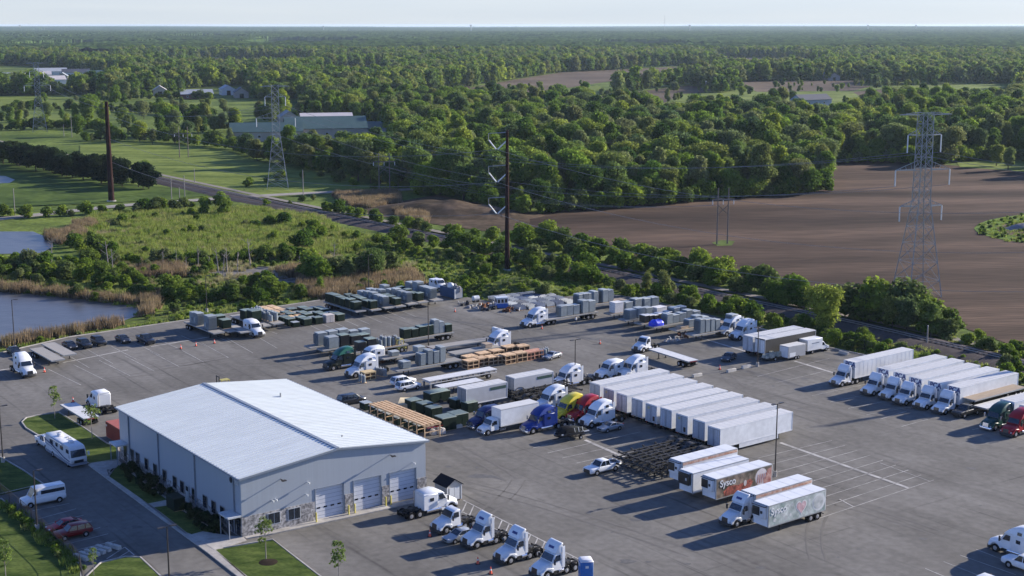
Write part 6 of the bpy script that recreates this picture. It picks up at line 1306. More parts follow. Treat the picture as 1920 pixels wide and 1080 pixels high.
# the nearest trees that show are individuals
tones = ["dark green", "mid green", "fresh green", "olive", "bright green", "blue green", "grey green"]
def region(u, v, y):
    if u > 1545: return "wood behind the right end of the ploughed field"
    if u > 985 and y < 640: return "wood edge facing the ploughed field"
    if u > 740 and y < 640: return "wood edge above the bare hill"
    if u > 985: return "wood behind the ploughed field"
    if u > 740: return "wood behind the bare hill"
    if u > 540: return "trees by the green-roofed barns"
    return "trees scattered over the left meadows"
ind = [p for p in pts if -30 < PX((p[0], p[1], 0))[0] < 1950][:245]; inds = set(id(p) for p in ind); regs = {}
for p in ind: u, v = PX((p[0], p[1], 0)); regs.setdefault(region(u, v, p[1]), []).append((p, u))
szs = ["small ", "medium ", "tall "]
for rg, lst in regs.items():
    lst.sort(key=lambda t: t[0][1])
    for b in range(0, len(lst), 18):
        row = sorted(lst[b:b + 18], key=lambda t: t[1])
        for i, (p, u) in enumerate(row):
            k = rnd.randrange(len(TREES)); s = rnd.uniform(.65, 1.3); hh = TREES[k][3] * s
            plant("deciduous_tree", TREES, k, (p[0], p[1], -.4), (s * rnd.uniform(.9, 1.15), s * rnd.uniform(.9, 1.15), s), "%stree, %s from left, %s row, %s" % (szs[0 if hh < 11 else 1 if hh < 15 else 2], nth(i), nth(b // 18), rg), "trees of the " + rg)
sm = []
for a_, b_, n__ in (((1300, 172), (1600, 170), 12), ((1440, 164), (1560, 160), 10), ((1560, 166), (1800, 160), 22), ((1600, 158), (1800, 154), 20), ((1250, 190), (1420, 178), 12), ((1480, 190), (1600, 196), 8), ((890, 178), (1100, 164), 16), ((1120, 184), (1290, 166), 14), ((60, 190), (190, 186), 6), ((0, 228), (130, 224), 6), ((200, 206), (400, 200), 12)):
    for k in range(n__): t_ = rnd.random(); q = G(a_[0] + (b_[0] - a_[0]) * t_, a_[1] + (b_[1] - a_[1]) * t_ + rnd.uniform(-3, 3)); sm.append((q.x, q.y, -.4))
scatter("hedgerow_trees", sm, [rnd.uniform(.3, .7) for _ in sm], [t[0] for t in TREES], "small hedgerow and garden trees dotted over the far fields", "trees", 21)
rest = [p for p in pts if id(p) not in inds]
FARC = [crown("crown", LEAF, 150 + i, w_, h_, h_ * .05, 1000, .75, lobes=14) for i, (w_, h_) in enumerate([(12, 14), (10, 15), (14, 15), (9, 12), (13, 17)])]
mid = [p for p in rest if p[1] < 1250]; far = [p for p in rest if p[1] >= 1250]
scatter("woodland", [(p[0], p[1], -.4) for p in mid], [rnd.uniform(.55, 1.35) for p in mid], [t[0] for t in TREES], "broadleaf woodland filling the middle distance behind the first trees", "woodland")
scatter("far_woodland", [(p[0], p[1], -.4) for p in far], [rnd.uniform(.6, 1.5) for p in far], FARC, "distant broadleaf woodland between the far fields", "woodland", 3)
# canopy beyond three kilometres: one bumpy tree-top surface with clearings
na_, nr_ = 900, 420
aa = np.linspace(-.41, .41, na_); rr_ = np.exp(np.linspace(math.log(2960), math.log(26000), nr_)); X = (aa[None, :] * rr_[:, None]); Y = np.repeat(rr_[:, None], na_, 1)
def vnoise(X, Y, s, seed):
    x = X / s; y = Y / s; xi = np.floor(x).astype(np.int64); yi = np.floor(y).astype(np.int64); fx = x - xi; fy = y - yi; fx = fx * fx * (3 - 2 * fx); fy = fy * fy * (3 - 2 * fy)
    def hh(a, b):
        k = (a * 374761393 + b * 668265263 + seed * 1442695) & 0x7fffffff; k = ((k ^ (k >> 13)) * 1274126177) & 0x7fffffff; return ((k ^ (k >> 16)) & 0xffff) / 65535.0
    return (hh(xi, yi) * (1 - fx) + hh(xi + 1, yi) * fx) * (1 - fy) + (hh(xi, yi + 1) * (1 - fx) + hh(xi + 1, yi + 1) * fx) * fy
rowjit = 1.0
Z = 9 + 6 * vnoise(X, Y, 14, 1) + 5 * vnoise(X, Y, 34, 2) + 3 * vnoise(X, Y, 7, 7)
fld = vnoise(X * .6, Y * .28, 240, 3) * .6 + vnoise(X * .6, Y * .28, 90, 4) * .4
Z = np.where(fld > .70, -1.2 + .2 * vnoise(X, Y, 30, 9), Z); hill = 26 * vnoise(X, Y, 3400, 5) + 8 * vnoise(X, Y, 900, 6); Z = Z + hill * np.clip((Y - 4000) / 9000, 0, 1)
idx = np.arange(na_ * nr_).reshape(nr_, na_); F = np.stack([idx[:-1, :-1], idx[:-1, 1:], idx[1:, 1:], idx[1:, :-1]], -1).reshape(-1, 4)
cm = mat("canopy_far", (.014, .034, .010), .9, .35, .02, col2=(.045, .072, .018), scale2=.09)
me = np_mesh("distant_canopy", np.stack([X, Y, Z], -1).reshape(-1, 3), F, cm); cm.node_tree.nodes["Principled BSDF"].inputs["Specular IOR Level"].default_value = 0.0; me.polygons.foreach_set("use_smooth", [False] * len(me.polygons))
tag(link("distant_canopy", me), "hazy unbroken woodland stretching to the horizon", "woodland", kind="stuff")
# ---- dark tree row along the left lawn, hedges along the railway, wetland shrubs
def along(path, n, jit=0.0):
    P = smooth_path(npx(path, 0), 4); L_ = [0]
    for i in range(1, len(P)): L_.append(L_[-1] + (P[i] - P[i - 1]).length)
    out = []
    for k in range(n):
        s_ = L_[-1] * (k + .5) / n; i = max(j for j in range(len(L_)) if L_[j] <= s_); i = min(i, len(P) - 2); t = (s_ - L_[i]) / max(1e-6, L_[i + 1] - L_[i]); out.append(P[i].lerp(P[i + 1], t) + Vector((rnd.uniform(-jit, jit), rnd.uniform(-jit, jit), 0)))
    return out
for i, p in enumerate(along([(-20, 300), (60, 314), (130, 330), (200, 342), (275, 354)], 34, 3)): plant("dark_tree", DARKT, i % 3, (p.x, p.y, -.4), (rnd.uniform(.9, 1.5), rnd.uniform(.9, 1.5), rnd.uniform(.8, 1.15)), "dark tree in the row shading the left lawn, %s from the left" % nth(i, 34), "dark tree row")
for i, p in enumerate(along([(-20, 292), (60, 304), (130, 318), (200, 330), (300, 345)], 16, 4)): plant("deciduous_tree", TREES, (3, 5, 7)[i % 3], (p.x, p.y, -.4), rnd.uniform(.5, .75), "lighter tree behind the dark row by the left lawn, %s from the left" % nth(i, 16), "trees behind the dark row")
def hedge(path, n, smin, smax, label, group, jit=2.5, protos=BUSH, ks=None, rows=1):
    for i, p in enumerate(along(path, n, jit)):
        k = (ks or range(len(protos)))[i % len(ks or protos)]; s = rnd.uniform(smin, smax); plant("bush", protos, k, (p.x, p.y, -.4), (s * rnd.uniform(.9, 1.3), s * rnd.uniform(.9, 1.3), s), label + ", %s from the left" % nth(i, n), group, "bush")
hedge([(600, 391), (700, 412), (800, 432), (900, 447)], 20, .75, 1.05, "bush beyond the railway below the bare hill", "railway hedge")
hedge([(930, 452), (1010, 466), (1090, 484), (1170, 500), (1250, 516), (1330, 532), (1420, 552)], 28, .9, 1.35, "bush of the thick railway hedge, near rank", "railway hedge")
hedge([(1000, 456), (1080, 472), (1160, 488), (1240, 502), (1330, 522), (1420, 540), (1500, 556)], 24, 1.0, 1.5, "bush of the thick railway hedge, back rank", "railway hedge", ks=(3, 4, 1))
hedge([(1430, 560), (1500, 574), (1580, 588), (1660, 606), (1740, 618), (1800, 630)], 20, .9, 1.3, "bush beyond the railway at the foot of the steel tower", "railway hedge", ks=(3, 4, 1))
hedge([(1590, 592), (1650, 600), (1720, 612)], 8, 1.3, 1.9, "taller bush behind the others below the steel tower", "railway hedge", ks=(3, 4))
hedge([(1790, 640), (1850, 655), (1920, 672), (1990, 690)], 10, .5, .8, "low bush on the far railway bank at the right edge", "railway hedge")
hedge([(690, 452), (760, 458), (850, 466), (930, 478), (1010, 496), (1100, 516)], 24, .75, 1.25, "bush between the railway and the green mound, far rank", "bushes behind the mound")
hedge([(900, 496), (980, 500), (1050, 512), (1120, 530), (1150, 538)], 13, .8, 1.2, "bush between the railway and the green mound, near rank", "bushes behind the mound")
hedge([(1205, 552), (1260, 562), (1320, 577), (1380, 592), (1450, 608), (1510, 622)], 14, .6, 1.0, "bush between the railway and the right-hand flatbeds", "bushes behind the flatbeds")
hedge([(1590, 648), (1640, 661), (1700, 676), (1770, 694), (1850, 715), (1930, 738), (1990, 752)], 26, .35, .6, "bush between the railway and the lettered trailers", "bushes behind the lettered trailers", 2)
hedge([(1500, 620), (1560, 634), (1620, 648), (1690, 672)], 10, .4, .7, "low bush by the fence behind the cube van", "bushes behind the lettered trailers", 2)
hedge([(-20, 402), (40, 406), (100, 404), (170, 400), (230, 396)], 12, .7, 1.1, "dark bush between the gravel road and the small far pond", "bushes along the gravel road")
hedge([(240, 398), (300, 394), (360, 390), (430, 386)], 11, .8, 1.2, "bush beside the gravel road right of the tall pole", "bushes along the gravel road")
hedge([(-20, 505), (60, 508), (130, 516), (200, 528), (260, 540)], 18, .8, 1.2, "bush on the neck of land between the two ponds", "pond bushes")
hedge([(240, 552), (300, 556), (360, 560), (430, 560), (500, 556), (560, 552)], 15, .75, 1.1, "bush on the pond bank behind the left flatbeds", "pond bushes")
hedge([(230, 492), (300, 494), (360, 492), (430, 488), (520, 486), (590, 480)], 18, .7, 1.05, "bush of the long clump in the marsh", "marsh bushes")
hedge([(560, 512), (610, 530), (655, 520), (700, 515), (730, 505)], 8, 1.1, 1.5, "yellow-green bush left of the tall pole", "marsh bushes", ks=(3, 4))
hedge([(480, 420), (540, 425), (600, 445), (560, 470)], 9, .7, 1.2, "bush in the reeds below the railway", "marsh bushes")
hedge([(120, 455), (160, 470), (210, 480), (150, 500)], 7, .9, 1.3, "bush beside the small far pond", "pond bushes")
hedge([(455, 352), (520, 336), (600, 330), (660, 346), (740, 356)], 14, .6, .9, "bush at the foot of the meadow above the road", "meadow hedge")
hedge([(600, 372), (560, 377), (500, 385)], 4, .5, .7, "small bush between road and railway", "bushes by the crossing")
understory = []
def under_row(path, n):
    for p in along(path, n, 2.0): understory.append((p.x, p.y, -.4))
under_row([(1000, 398), (1100, 392), (1180, 386), (1300, 376), (1400, 368), (1500, 362), (1552, 356)], 60)
under_row([(775, 362), (850, 366), (920, 385), (985, 400)], 26)
under_row([(1556, 304), (1650, 304), (1750, 306), (1830, 298), (1930, 300)], 50)
for a_, n__ in (([(150, 264), (230, 262), (330, 266), (430, 278), (480, 294), (560, 310), (640, 328)], 60), ([(0, 208), (70, 205), (140, 205), (200, 208), (400, 218)], 50), ([(0, 244), (140, 240), (200, 246)], 26), ([(180, 188), (300, 184), (400, 186)], 30), ([(0, 176), (170, 174)], 24)): under_row(a_, n__)
scatter("understory", understory, [rnd.uniform(1.0, 1.9) for _ in understory], [b_[0] for b_ in BUSH], "continuous low growth along the wood edges and field boundaries", "undergrowth", 9)
for i, (u, v, s) in enumerate([(214, 266, .8), (240, 258, .95), (262, 264, .8), (286, 270, .75), (300, 258, .9), (250, 242, 1.0), (228, 238, .9), (328, 268, .95), (396, 272, .7), (372, 252, .8), (352, 258, .7), (386, 232, .9), (440, 246, .9), (432, 266, .8), (462, 288, .75), (482, 300, .7), (508, 296, .8), (545, 300, .7), (590, 308, .8), (612, 316, .9), (640, 322, .9), (660, 332, .85), (566, 290, .6), (420, 212, .9), (300, 205, .8), (160, 212, .9), (90, 222, .8), (40, 212, .8), (20, 236, .8), (125, 238, .9), (270, 222, .9), (330, 215, .9)]):
    p = G(u, v); plant("deciduous_tree", TREES, i % 8, (p.x, p.y, -.4), s, "meadow tree, %s of those scattered left of the green-roofed barns" % nth(i), "scattered meadow trees")
bt = [((1540, 622), 2, .72, "large bright green tree behind the black-sided trailer"), ((1700, 618), 0, .62, "tree leaning over the railway below the steel tower"), ((1745, 627), 7, .62, "rounded tree below the steel tower, right one"), ((1673, 613), 3, .62, "rounded tree below the steel tower, left one"), ((418, 402), 7, .66, "rounded tree beside the level crossing"), ((383, 404), 5, .62, "darker tree beside the level crossing"), ((700, 520), 2, .55, "yellow-green tree left of the tall pole"), ((640, 522), 5, .6, "small round tree behind the green boxes"),
      ((1245, 552), 5, .62, "bushy tree at the railway bend"), ((600, 548), 5, .42, "small bright tree behind the far row"), ((1868, 310), 0, .85, "lone dark tree on the lawn behind the ploughed field"), ((1890, 318), 3, .9, "pale lone tree on the lawn behind the ploughed field"), ((1212, 545), 5, .5, "thin pale tree beside the railway track")]
for px, k, s, lb in bt: p = G(*px); plant("deciduous_tree", TREES, k, (p.x, p.y, -.4), s, lb, "single trees near the yard")
for px, s, lb in (((103, 786), 1.0, "young pale tree at the tip of the lawn island"), ((173, 824), 1.1, "young pale tree beside the motorhome"), ((499, 1050), 1.05, "young tree in a mulch ring on the front lawn"), ((636, 1098), .95, "young tree cut by the bottom edge right of the front lawn"), ((12, 1100), 1.0, "young tree in the lower left corner"), ((176, 1080), .6, "small young tree below the wheel stops")):
    p = G(*px); plant("young_tree", YOUNG, 0 if s > 1 else 1, (p.x, p.y, .1), s, lb, "young planted trees")
mr_ = MB(); c = G(503, 1056); mr_.cyl((c.x, c.y, .12), (c.x, c.y, .2), 1.2, .9, 18); tag(link("mulch_ring", mr_.mesh("mulch_ring", BED)), "brown mulch ring around the young tree on the front lawn", "mulch")
i = 0
for (a, b, n_) in (((236, 876), (322, 938), 9), ((222, 884), (296, 938), 7), ((340, 955), (420, 1000), 9), ((352, 975), (400, 1004), 5)):
    for k in range(n_):
        u, v = a[0] + (b[0] - a[0]) * (k + .5) / n_, a[1] + (b[1] - a[1]) * (k + .5) / n_; p = G(u, v) + Vector((rnd.uniform(-.5, .5), rnd.uniform(-.5, .5), 0)); s = rnd.uniform(.8, 1.5)
        plant("garden_shrub", [SHRUBD], 0, (p.x, p.y, .12), s, "dark shrub by the building, %s from the far end in the %s line" % (nth(k), nth([9, 7, 9, 5].index(n_) if False else i)), "garden shrubs", "shrub")
    i += 1
# grasses and reeds
def tuft(name, m, seed, n, r, h, wd):
    q = np.random.default_rng(seed); a = q.uniform(0, 6.28, n); d = np.sqrt(q.random(n)) * r; x, y = np.cos(a) * d, np.sin(a) * d; hh = h * q.uniform(.6, 1.1, n); b = q.uniform(0, 6.28, n); lx, ly = q.normal(0, .18, n) * h, q.normal(0, .18, n) * h
    V = np.stack([np.stack([x - np.cos(b) * wd, y - np.sin(b) * wd, np.zeros(n)], 1), np.stack([x + np.cos(b) * wd, y + np.sin(b) * wd, np.zeros(n)], 1), np.stack([x + lx, y + ly, hh], 1)], 1).reshape(-1, 3)
    return np_mesh(name, V, np.arange(3 * n).reshape(-1, 3), m)
REED = [tuft("reed", REEDM, 5 + i, 60, 1.1, 2.3, .10) for i in range(3)]; REEDN = [tuft("green_reed", REEDGM, 15 + i, 60, 1.2, 1.7, .11) for i in range(3)]; GRT = [tuft("grass_tuft", REEDGM, 25 + i, 45, 1.0, .7, .10) for i in range(2)] + [crown("low_plant", LEAFB, 200, 1.8, .9, 0, 160, .2, lobes=5)]
def fill(polys, spacing, skip=()):
    out = []
    for poly in polys:
        P = npx(poly, 0); x0, x1 = min(p.x for p in P), max(p.x for p in P); y0, y1 = min(p.y for p in P), max(p.y for p in P); y = y0
        while y < y1:
            x = x0
            while x < x1:
                a, b = x + rnd.uniform(-.5, .5) * spacing, y + rnd.uniform(-.5, .5) * spacing; u, v = PX((a, b, 0))
                if inside(poly, u, v) and not any(inside(q, u, v) for q in skip): out.append((a, b, -.35))
                x += spacing
            y += spacing
    return out
POND1 = [(-200, 434), (62, 434), (96, 448), (100, 462), (78, 474), (0, 476), (-200, 480)]; POND2 = [(-200, 538), (0, 545), (120, 557), (200, 566), (262, 577), (256, 592), (220, 606), (130, 622), (60, 634), (0, 641), (-200, 655)]
tanp = [[(80, 440), (150, 428), (165, 440), (120, 458), (96, 452)], [(265, 562), (300, 550), (306, 570), (285, 592), (264, 590)], [(-10, 535), (120, 546), (225, 560), (258, 564), (262, 572), (120, 556), (-10, 544)], [(235, 505), (345, 500), (350, 520), (240, 520)], [(560, 522), (612, 512), (690, 520), (775, 508), (800, 535), (690, 548), (600, 562), (560, 548)], [(520, 505), (600, 498), (605, 512), (530, 522)], [(622, 364), (745, 360), (750, 378), (700, 392), (650, 385)], [(740, 395), (800, 402), (800, 418), (745, 408)], [(140, 420), (175, 415), (178, 428), (145, 430)], [(0, 640), (130, 620), (220, 604), (230, 608), (130, 628), (0, 650)]]
q_ = fill(tanp, 1.5); scatter("dry_reeds", q_, [rnd.uniform(.7, 1.25) for _ in q_], REED, "tan dry reeds around the ponds and below the bare hill", "reeds", 5)
greenp = [[(180, 402), (470, 388), (600, 405), (640, 430), (700, 448), (690, 470), (560, 480), (400, 490), (180, 485), (130, 440)]]
q_ = [k_ for k_ in fill(greenp, 1.7, [POND1]) if vn(k_[0], k_[1], 14, 8) + .5 * vn(k_[0], k_[1], 5, 9) > -.55]; scatter("green_reeds", q_, [rnd.uniform(.6, 1.2) for _ in q_], REEDN, "yellow-green reeds covering the marsh left of the railway", "reeds", 6)
q_ = [k_ for k_ in fill(greenp + [[(180, 485), (560, 480), (700, 470), (800, 500), (600, 520), (300, 545), (180, 530)]], 2.2, [POND1]) if vn(k_[0], k_[1], 9, 31) > .12]; scatter("pale_reeds", q_, [rnd.uniform(.5, .95) for _ in q_], [tuft("pale_reed", leaf_material("pale_reed_stalks", [(.24, .22, .11), (.30, .26, .15), (.20, .21, .08)]), 45 + i, 55, 1.2, 1.7, .10) for i in range(2)], "pale dry reed patches mixed into the green marsh", "reeds", 16)
covp = [[(-120, 480), (200, 485), (560, 480), (700, 460), (980, 480), (1140, 520), (1320, 556), (1500, 596), (1640, 630), (1920, 694), (1990, 712), (1990, 762), (1920, 742), (1800, 704), (1640, 666), (1480, 628), (1300, 580), (1130, 546), (1060, 552), (960, 568), (870, 553), (800, 538), (690, 546), (600, 560), (480, 579), (345, 598), (270, 600), (-120, 545)], [(0, 650), (130, 626), (340, 596), (345, 600), (130, 630), (0, 660)], [(1700, 612), (1800, 625), (1990, 668), (1990, 690), (1920, 676), (1800, 650)]]
q_ = fill(covp, 2.3, [POND2, [(385, 508), (480, 500), (600, 498), (612, 512), (560, 530), (430, 528)]]); q_ = [(a, b, c + 0) for a, b, c in q_ if abs(PX((a, b, 0))[1] - railv(PX((a, b, 0))[0])) > 12]
scatter("ground_cover", q_, [rnd.uniform(.5, 1.3) for _ in q_], GRT, "rough grass and low plants around the yard and along the railway", "ground cover", 7)
q_ = [k_ for k_ in fill(covp + greenp + [[(-120, 480), (200, 485), (400, 490), (560, 482), (560, 545), (300, 560), (-120, 540)]], 3.0, [POND1, POND2, [(385, 508), (480, 500), (600, 498), (612, 512), (560, 530), (430, 528)]]) if vn(k_[0], k_[1], 11, 4) + .6 * vn(k_[0], k_[1], 4, 2) > (.50 if 180 < PX(k_)[0] < 700 and PX(k_)[1] < 490 else .05 if PX(k_)[0] > 1150 else .2) and abs(PX(k_)[1] - railv(PX(k_)[0])) > (9 if PX(k_)[0] < 1560 else 14) and PX(k_)[1] < 590 + max(0, PX(k_)[0] - 1300) * .25]
scatter("wetland_scrub", q_, [rnd.uniform(.3, .75) for _ in q_], [b_[0] for b_ in BUSH], "tangled low scrub covering the wetland and the verges", "scrub", 14)
stp = [[(0, 938), (45, 965), (90, 1000), (130, 1034), (160, 1070), (145, 1080), (80, 1020), (30, 975), (-5, 950)]]
q_ = fill(stp, .9); scatter("hedge_grasses", [(a, b, .12) for a, b, c in q_], [rnd.uniform(.5, .9) for _ in q_], GRT, "strip of tall grasses between the side car park and the fence", "ground cover", 8)
q_ = fill([ISL], 2.2); scatter("island_plants", q_, [rnd.uniform(.5, 1.1) for _ in q_], GRT, "bright grass tufts on the round island in the ploughed field", "ground cover", 15)
c_ = G(965, 545); q_ = []
for _ in range(420):
    a = rnd.uniform(0, 6.283); r_ = math.sqrt(rnd.random()); x, y = 17 * r_ * math.cos(a), 12 * r_ * math.sin(a); q_.append((c_.x + x * math.cos(R(15)) - y * math.sin(R(15)), c_.y + x * math.sin(R(15)) + y * math.cos(R(15)), 3.3 * (math.cos(math.pi * r_) * .5 + .5) - .55))
scatter("mound_plants", q_, [rnd.uniform(.4, .9) for _ in q_], GRT, "rough grass tufts covering the green mound", "ground cover", 12)
# dead trees in the marsh
def dead(seed, h):
    q = random.Random(seed); t = MB(); lx = q.uniform(-.12, .12) * h; t.cyl((0, 0, 0), (lx, 0, h), .16, .05, 6)
    for k in range(6): z = h * q.uniform(.3, .9); a = q.uniform(0, 6.28); r = h * q.uniform(.12, .25); t.cyl((lx * z / h, 0, z), (lx * z / h + math.cos(a) * r, math.sin(a) * r, z + r * .8), .06, .02, 5)
    return t
for i, (u, v, h) in enumerate([(96, 498, 8), (205, 512, 9), (212, 514, 7), (305, 500, 5), (330, 498, 5), (372, 500, 6), (410, 512, 7), (418, 515, 6), (426, 512, 7), (445, 512, 6), (470, 500, 8), (562, 505, 4), (625, 500, 7), (395, 505, 4), (350, 505, 4)]):
    k = i % 5
    if ("dead", k) not in PROTO: PROTO[("dead", k)] = dead(k, 6).mesh("dead_tree", BARKP)
    o = link("dead_tree", PROTO[("dead", k)]); p = G(u, v); o.location = (p.x, p.y, -.35); o.scale = (h / 6,) * 3; o.rotation_euler = (0, 0, i); tag(o, "bare grey dead tree standing in the marsh, %s from the left" % nth(i), "dead tree", "dead trees in the marsh")
for i, (u, v, a) in enumerate([(425, 518, .1), (455, 522, .6), (520, 520, -.3), (560, 522, .3), (300, 503, .5), (590, 515, -.1)]):
    p = G(u, v); o = link("fallen_trunk", MB().cyl((-3, 0, .2), (3, 0, .5), .2, .1, 6).cyl((1, 0, .4), (2, .9, 1.2), .08, .03, 5).mesh("fallen_trunk", BARKP)); o.location = (p.x, p.y, -.3); o.rotation_euler = (0, 0, a); tag(o, "pale fallen trunk lying in the marsh mud, %s" % nth(i), "log", "fallen trunks")
# ------------------------------------------------------------------ power line structures, far buildings, fences, haze
def lattice(h, bw, tw, narrow=.52, arms=()):
    t = root("lattice_tower", "pylon")
    def hw(z): 
        k = z / h
        return bw + (tw * 1.15 - bw) * (k / narrow) if k < narrow else tw * 1.15 + (tw - tw * 1.15) * (k - narrow) / (1 - narrow)
    lev = [0, .09, .19, .29, .38, .46, .52, .58, .64, .70, .76, .82, .88, .94, 1.0]
    for sx in (1, -1):
        for sy in (1, -1):
            m = MB()
            for a, b in zip(lev[:-1], lev[1:]): m.cyl((sx * hw(a * h), sy * hw(a * h), a * h), (sx * hw(b * h), sy * hw(b * h), b * h), .11, n=4)
            part("leg", m, GALV, t, False)
    br = MB()
    for a, b in zip(lev[:-1], lev[1:]):
        A, B = hw(a * h), hw(b * h); za, zb = a * h, b * h
        for k in range(4):
            c = [(1, 1), (-1, 1), (-1, -1), (1, -1)]; p, q = c[k], c[(k + 1) % 4]
            br.cyl((p[0] * A, p[1] * A, za), (q[0] * B, q[1] * B, zb), .055, n=4).cyl((q[0] * A, q[1] * A, za), (p[0] * B, p[1] * B, zb), .055, n=4).cyl((p[0] * B, p[1] * B, zb), (q[0] * B, q[1] * B, zb), .055, n=4)
    part("bracing", br, GALV, t, False)
    for z, L_, ins, up in arms:
        for sg in (1, -1):
            m = MB(); w_ = hw(z)
            for y in (-w_ * .7, w_ * .7): m.cyl((sg * w_, y, z), (sg * L_, 0, z), .12, n=4)
            m.cyl((sg * w_, 0, z + up), (sg * L_, 0, z), .09, n=4); n_ = 4
            for k in range(1, n_): x = w_ + (L_ - w_) * k / n_; m.cyl((sg * x, 0, z), (sg * (x + .4), 0, z + up * (1 - k / n_)), .06, n=4)
            a_ = part("cross_arm", m, GALV, t, False)
            if ins: part("insulator", MB().cyl((sg * L_, 0, z - ins), (sg * L_, 0, z - .1), .16, n=8), GLAZ, a_)
    return t
TW = []
p = G(1718, 550); o = lattice(44, 4.3, 1.35, arms=((43.6, 6.8, 0, .6), (38.8, 4.4, 4.2, 1.5), (30.5, 7.2, 3.8, 2.2), (21.8, 5.6, 3.6, 1.6))); o.location = (p.x, p.y, -.4); o.rotation_euler = (0, 0, R(14)); tag(o, "large grey steel lattice tower standing in the ploughed field", group="steel towers"); TW.append(o)
p = G(521, 352); o = lattice(41, 4.2, 1.3, arms=((40.6, 5.8, 0, .6), (36.5, 4.0, 3.5, 1.4), (28.2, 7.6, 3.5, 2.2))); o.location = (p.x, p.y, -.4); o.rotation_euler = (0, 0, R(8)); tag(o, "steel lattice tower in the meadow before the green-roofed barns", group="steel towers"); TW.append(o)
p = G(75, 246); o = lattice(42, 4.2, 1.3, arms=((41.5, 5.8, 0, .6), (36.5, 4.0, 3.5, 1.4), (28.2, 7.6, 3.5, 2.2))); o.location = (p.x, p.y, -.4); o.rotation_euler = (0, 0, R(20)); tag(o, "faint steel lattice tower at the far left", group="steel towers"); TW.append(o)
def mono(h, r0, r1):
    t = root("steel_monopole", "power pole"); part("shaft", MB().cyl((0, 0, 0), (0, 0, h), r0, r1, 12), RUST, t); part("foot", MB().cyl((0, 0, -.3), (0, 0, .5), r0 * 1.5, r0 * 1.5, 12), CONC, t)
    for k, z in enumerate((h - .6, h - 9.2, h - 17.6)):
        a = part("arm", MB().cyl((-.2, 0, z), (-5.0, 0, z - .25), .16, .10, 6).cyl((-4.9, 0, z - .2), (-4.9, 0, z - 2.0), .06, n=6), GALV, t)
        part("insulator", MB().cyl((-4.8, 0, z - 2.0), (-2.9, 0, z - 4.4), .17, n=8), GLAZ, a); part("insulator", MB().cyl((-.35, 0, z - 2.4), (-2.5, 0, z - 4.4), .17, n=8), GLAZ, a)
    return t
p = G(951, 505); m1 = mono(hgt(951, 505, 241), .72, .36); m1.location = (p.x, p.y, -.4); m1.rotation_euler = (0, 0, R(6)); tag(m1, "tall rusty steel pole with three arms and white insulators behind the mound", group="rusty steel poles")
p = G(209, 376); m2 = mono(hgt(209, 376, 188), 1.15, .62); m2.location = (p.x, p.y, -.4); m2.rotation_euler = (0, 0, R(-68)); tag(m2, "tall thick rusty steel pole on the left lawn", group="rusty steel poles")
m3 = copy_tree(m1); m3.location = (143, 270, -.4); m3["label"] = "rusty steel pole beyond the right edge whose shadow crosses the yard"; m3.rotation_euler = (0, 0, R(20))
def hframe(h, sp):
    t = root("h_frame_pole", "power pole"); wd = mat("grey_pole_wood", (.17, .145, .125), .85, .15, 2)
    for x in (-sp / 2, sp / 2): part("pole", MB().cyl((x, 0, -.3), (x, 0, h), .24, .17, 8), wd, t)
    part("cross_arm", MB().box(-sp * 1.05, sp * 1.05, -.14, .14, h - 3.6, h - 3.25), wd, t); part("cross_brace", MB().cyl((-sp / 2, 0, h - 5), (sp / 2, 0, h - 8), .1, n=5).cyl((sp / 2, 0, h - 5), (-sp / 2, 0, h - 8), .1, n=5), wd, t)
    for x in (-sp, 0, sp): part("insulator", MB().cyl((x, 0, h - 4.9), (x, 0, h - 3.6), .13, n=8), GLAZ, t)
    return t
HF = []
for (u, v, vt, lb) in ((1354, 455, 350, "two-legged wooden power pole in the ploughed field"), (721, 356, 285, "two-legged wooden power pole above the dry reeds"), (345, 294, 236, "two-legged wooden power pole in the meadow beyond the railway")):
    h = hgt(u, v, vt); o = hframe(h, 4.2 if u < 1000 else 3.3); p = G(u, v); o.location = (p.x, p.y, -.4); o.rotation_euler = (0, 0, R(12)); tag(o, lb, group="two-legged power poles"); HF.append((o, h))
sheet("grass_patch", [(1335, 455), (1352, 450), (1378, 452), (1372, 460), (1345, 461)], -.30, GRASS)
for i, (u, v, vt, lb) in enumerate([(569, 376, 317, "thin wooden pole beside the railway below the road"), (28, 402, 352, "grey pole by the road at the left edge"), (322, 374, 333, "first grey pole by the gravel road right of the dark trees"), (347, 378, 328, "second grey pole by the gravel road"), (337, 378, 350, "short pole between the two grey poles"), (135, 256, 215, "thin pole in the far left meadow"), (120, 254, 232, "shorter thin pole in the far left meadow"), (1738, 645, 608, "small leaning pole beside the railway at right"), (365, 340, 315, "thin pole beyond the railway")]):
    h = hgt(u, v, vt); o = root("utility_pole", "power pole"); part("pole", MB().cyl((0, 0, -.3), (0, 0, h), .19, .13, 7), mat("pole_grey", (.26, .24, .22), .85), o); part("cap", MB().cyl((0, 0, h), (0, 0, h + .1), .15, .05, 7), GALV, o)
    p = G(u, v); o.location = (p.x, p.y, -.35); tag(o, lb, group="single utility poles")
def wire(a, b, sag, lb, r=.06):
    n = 18; P = []
    for i in range(n + 1): t = i / n; q = Vector(a).lerp(Vector(b), t); q.z -= 4 * sag * t * (1 - t); P.append(q)
    mb = MB()
    for i in range(n): mb.cyl(P[i], P[i + 1], r, n=4)
    tag(link("power_cable", mb.mesh("power_cable", mat("cable_grey", (.16, .16, .165), .5), False)), lb, "cable", "power cables")
bpy.context.view_layer.update()
def wp(o, x, y, z): return o.matrix_world @ Vector((x, y, z))
h1 = hgt(951, 505, 241); h2 = hgt(209, 376, 188)
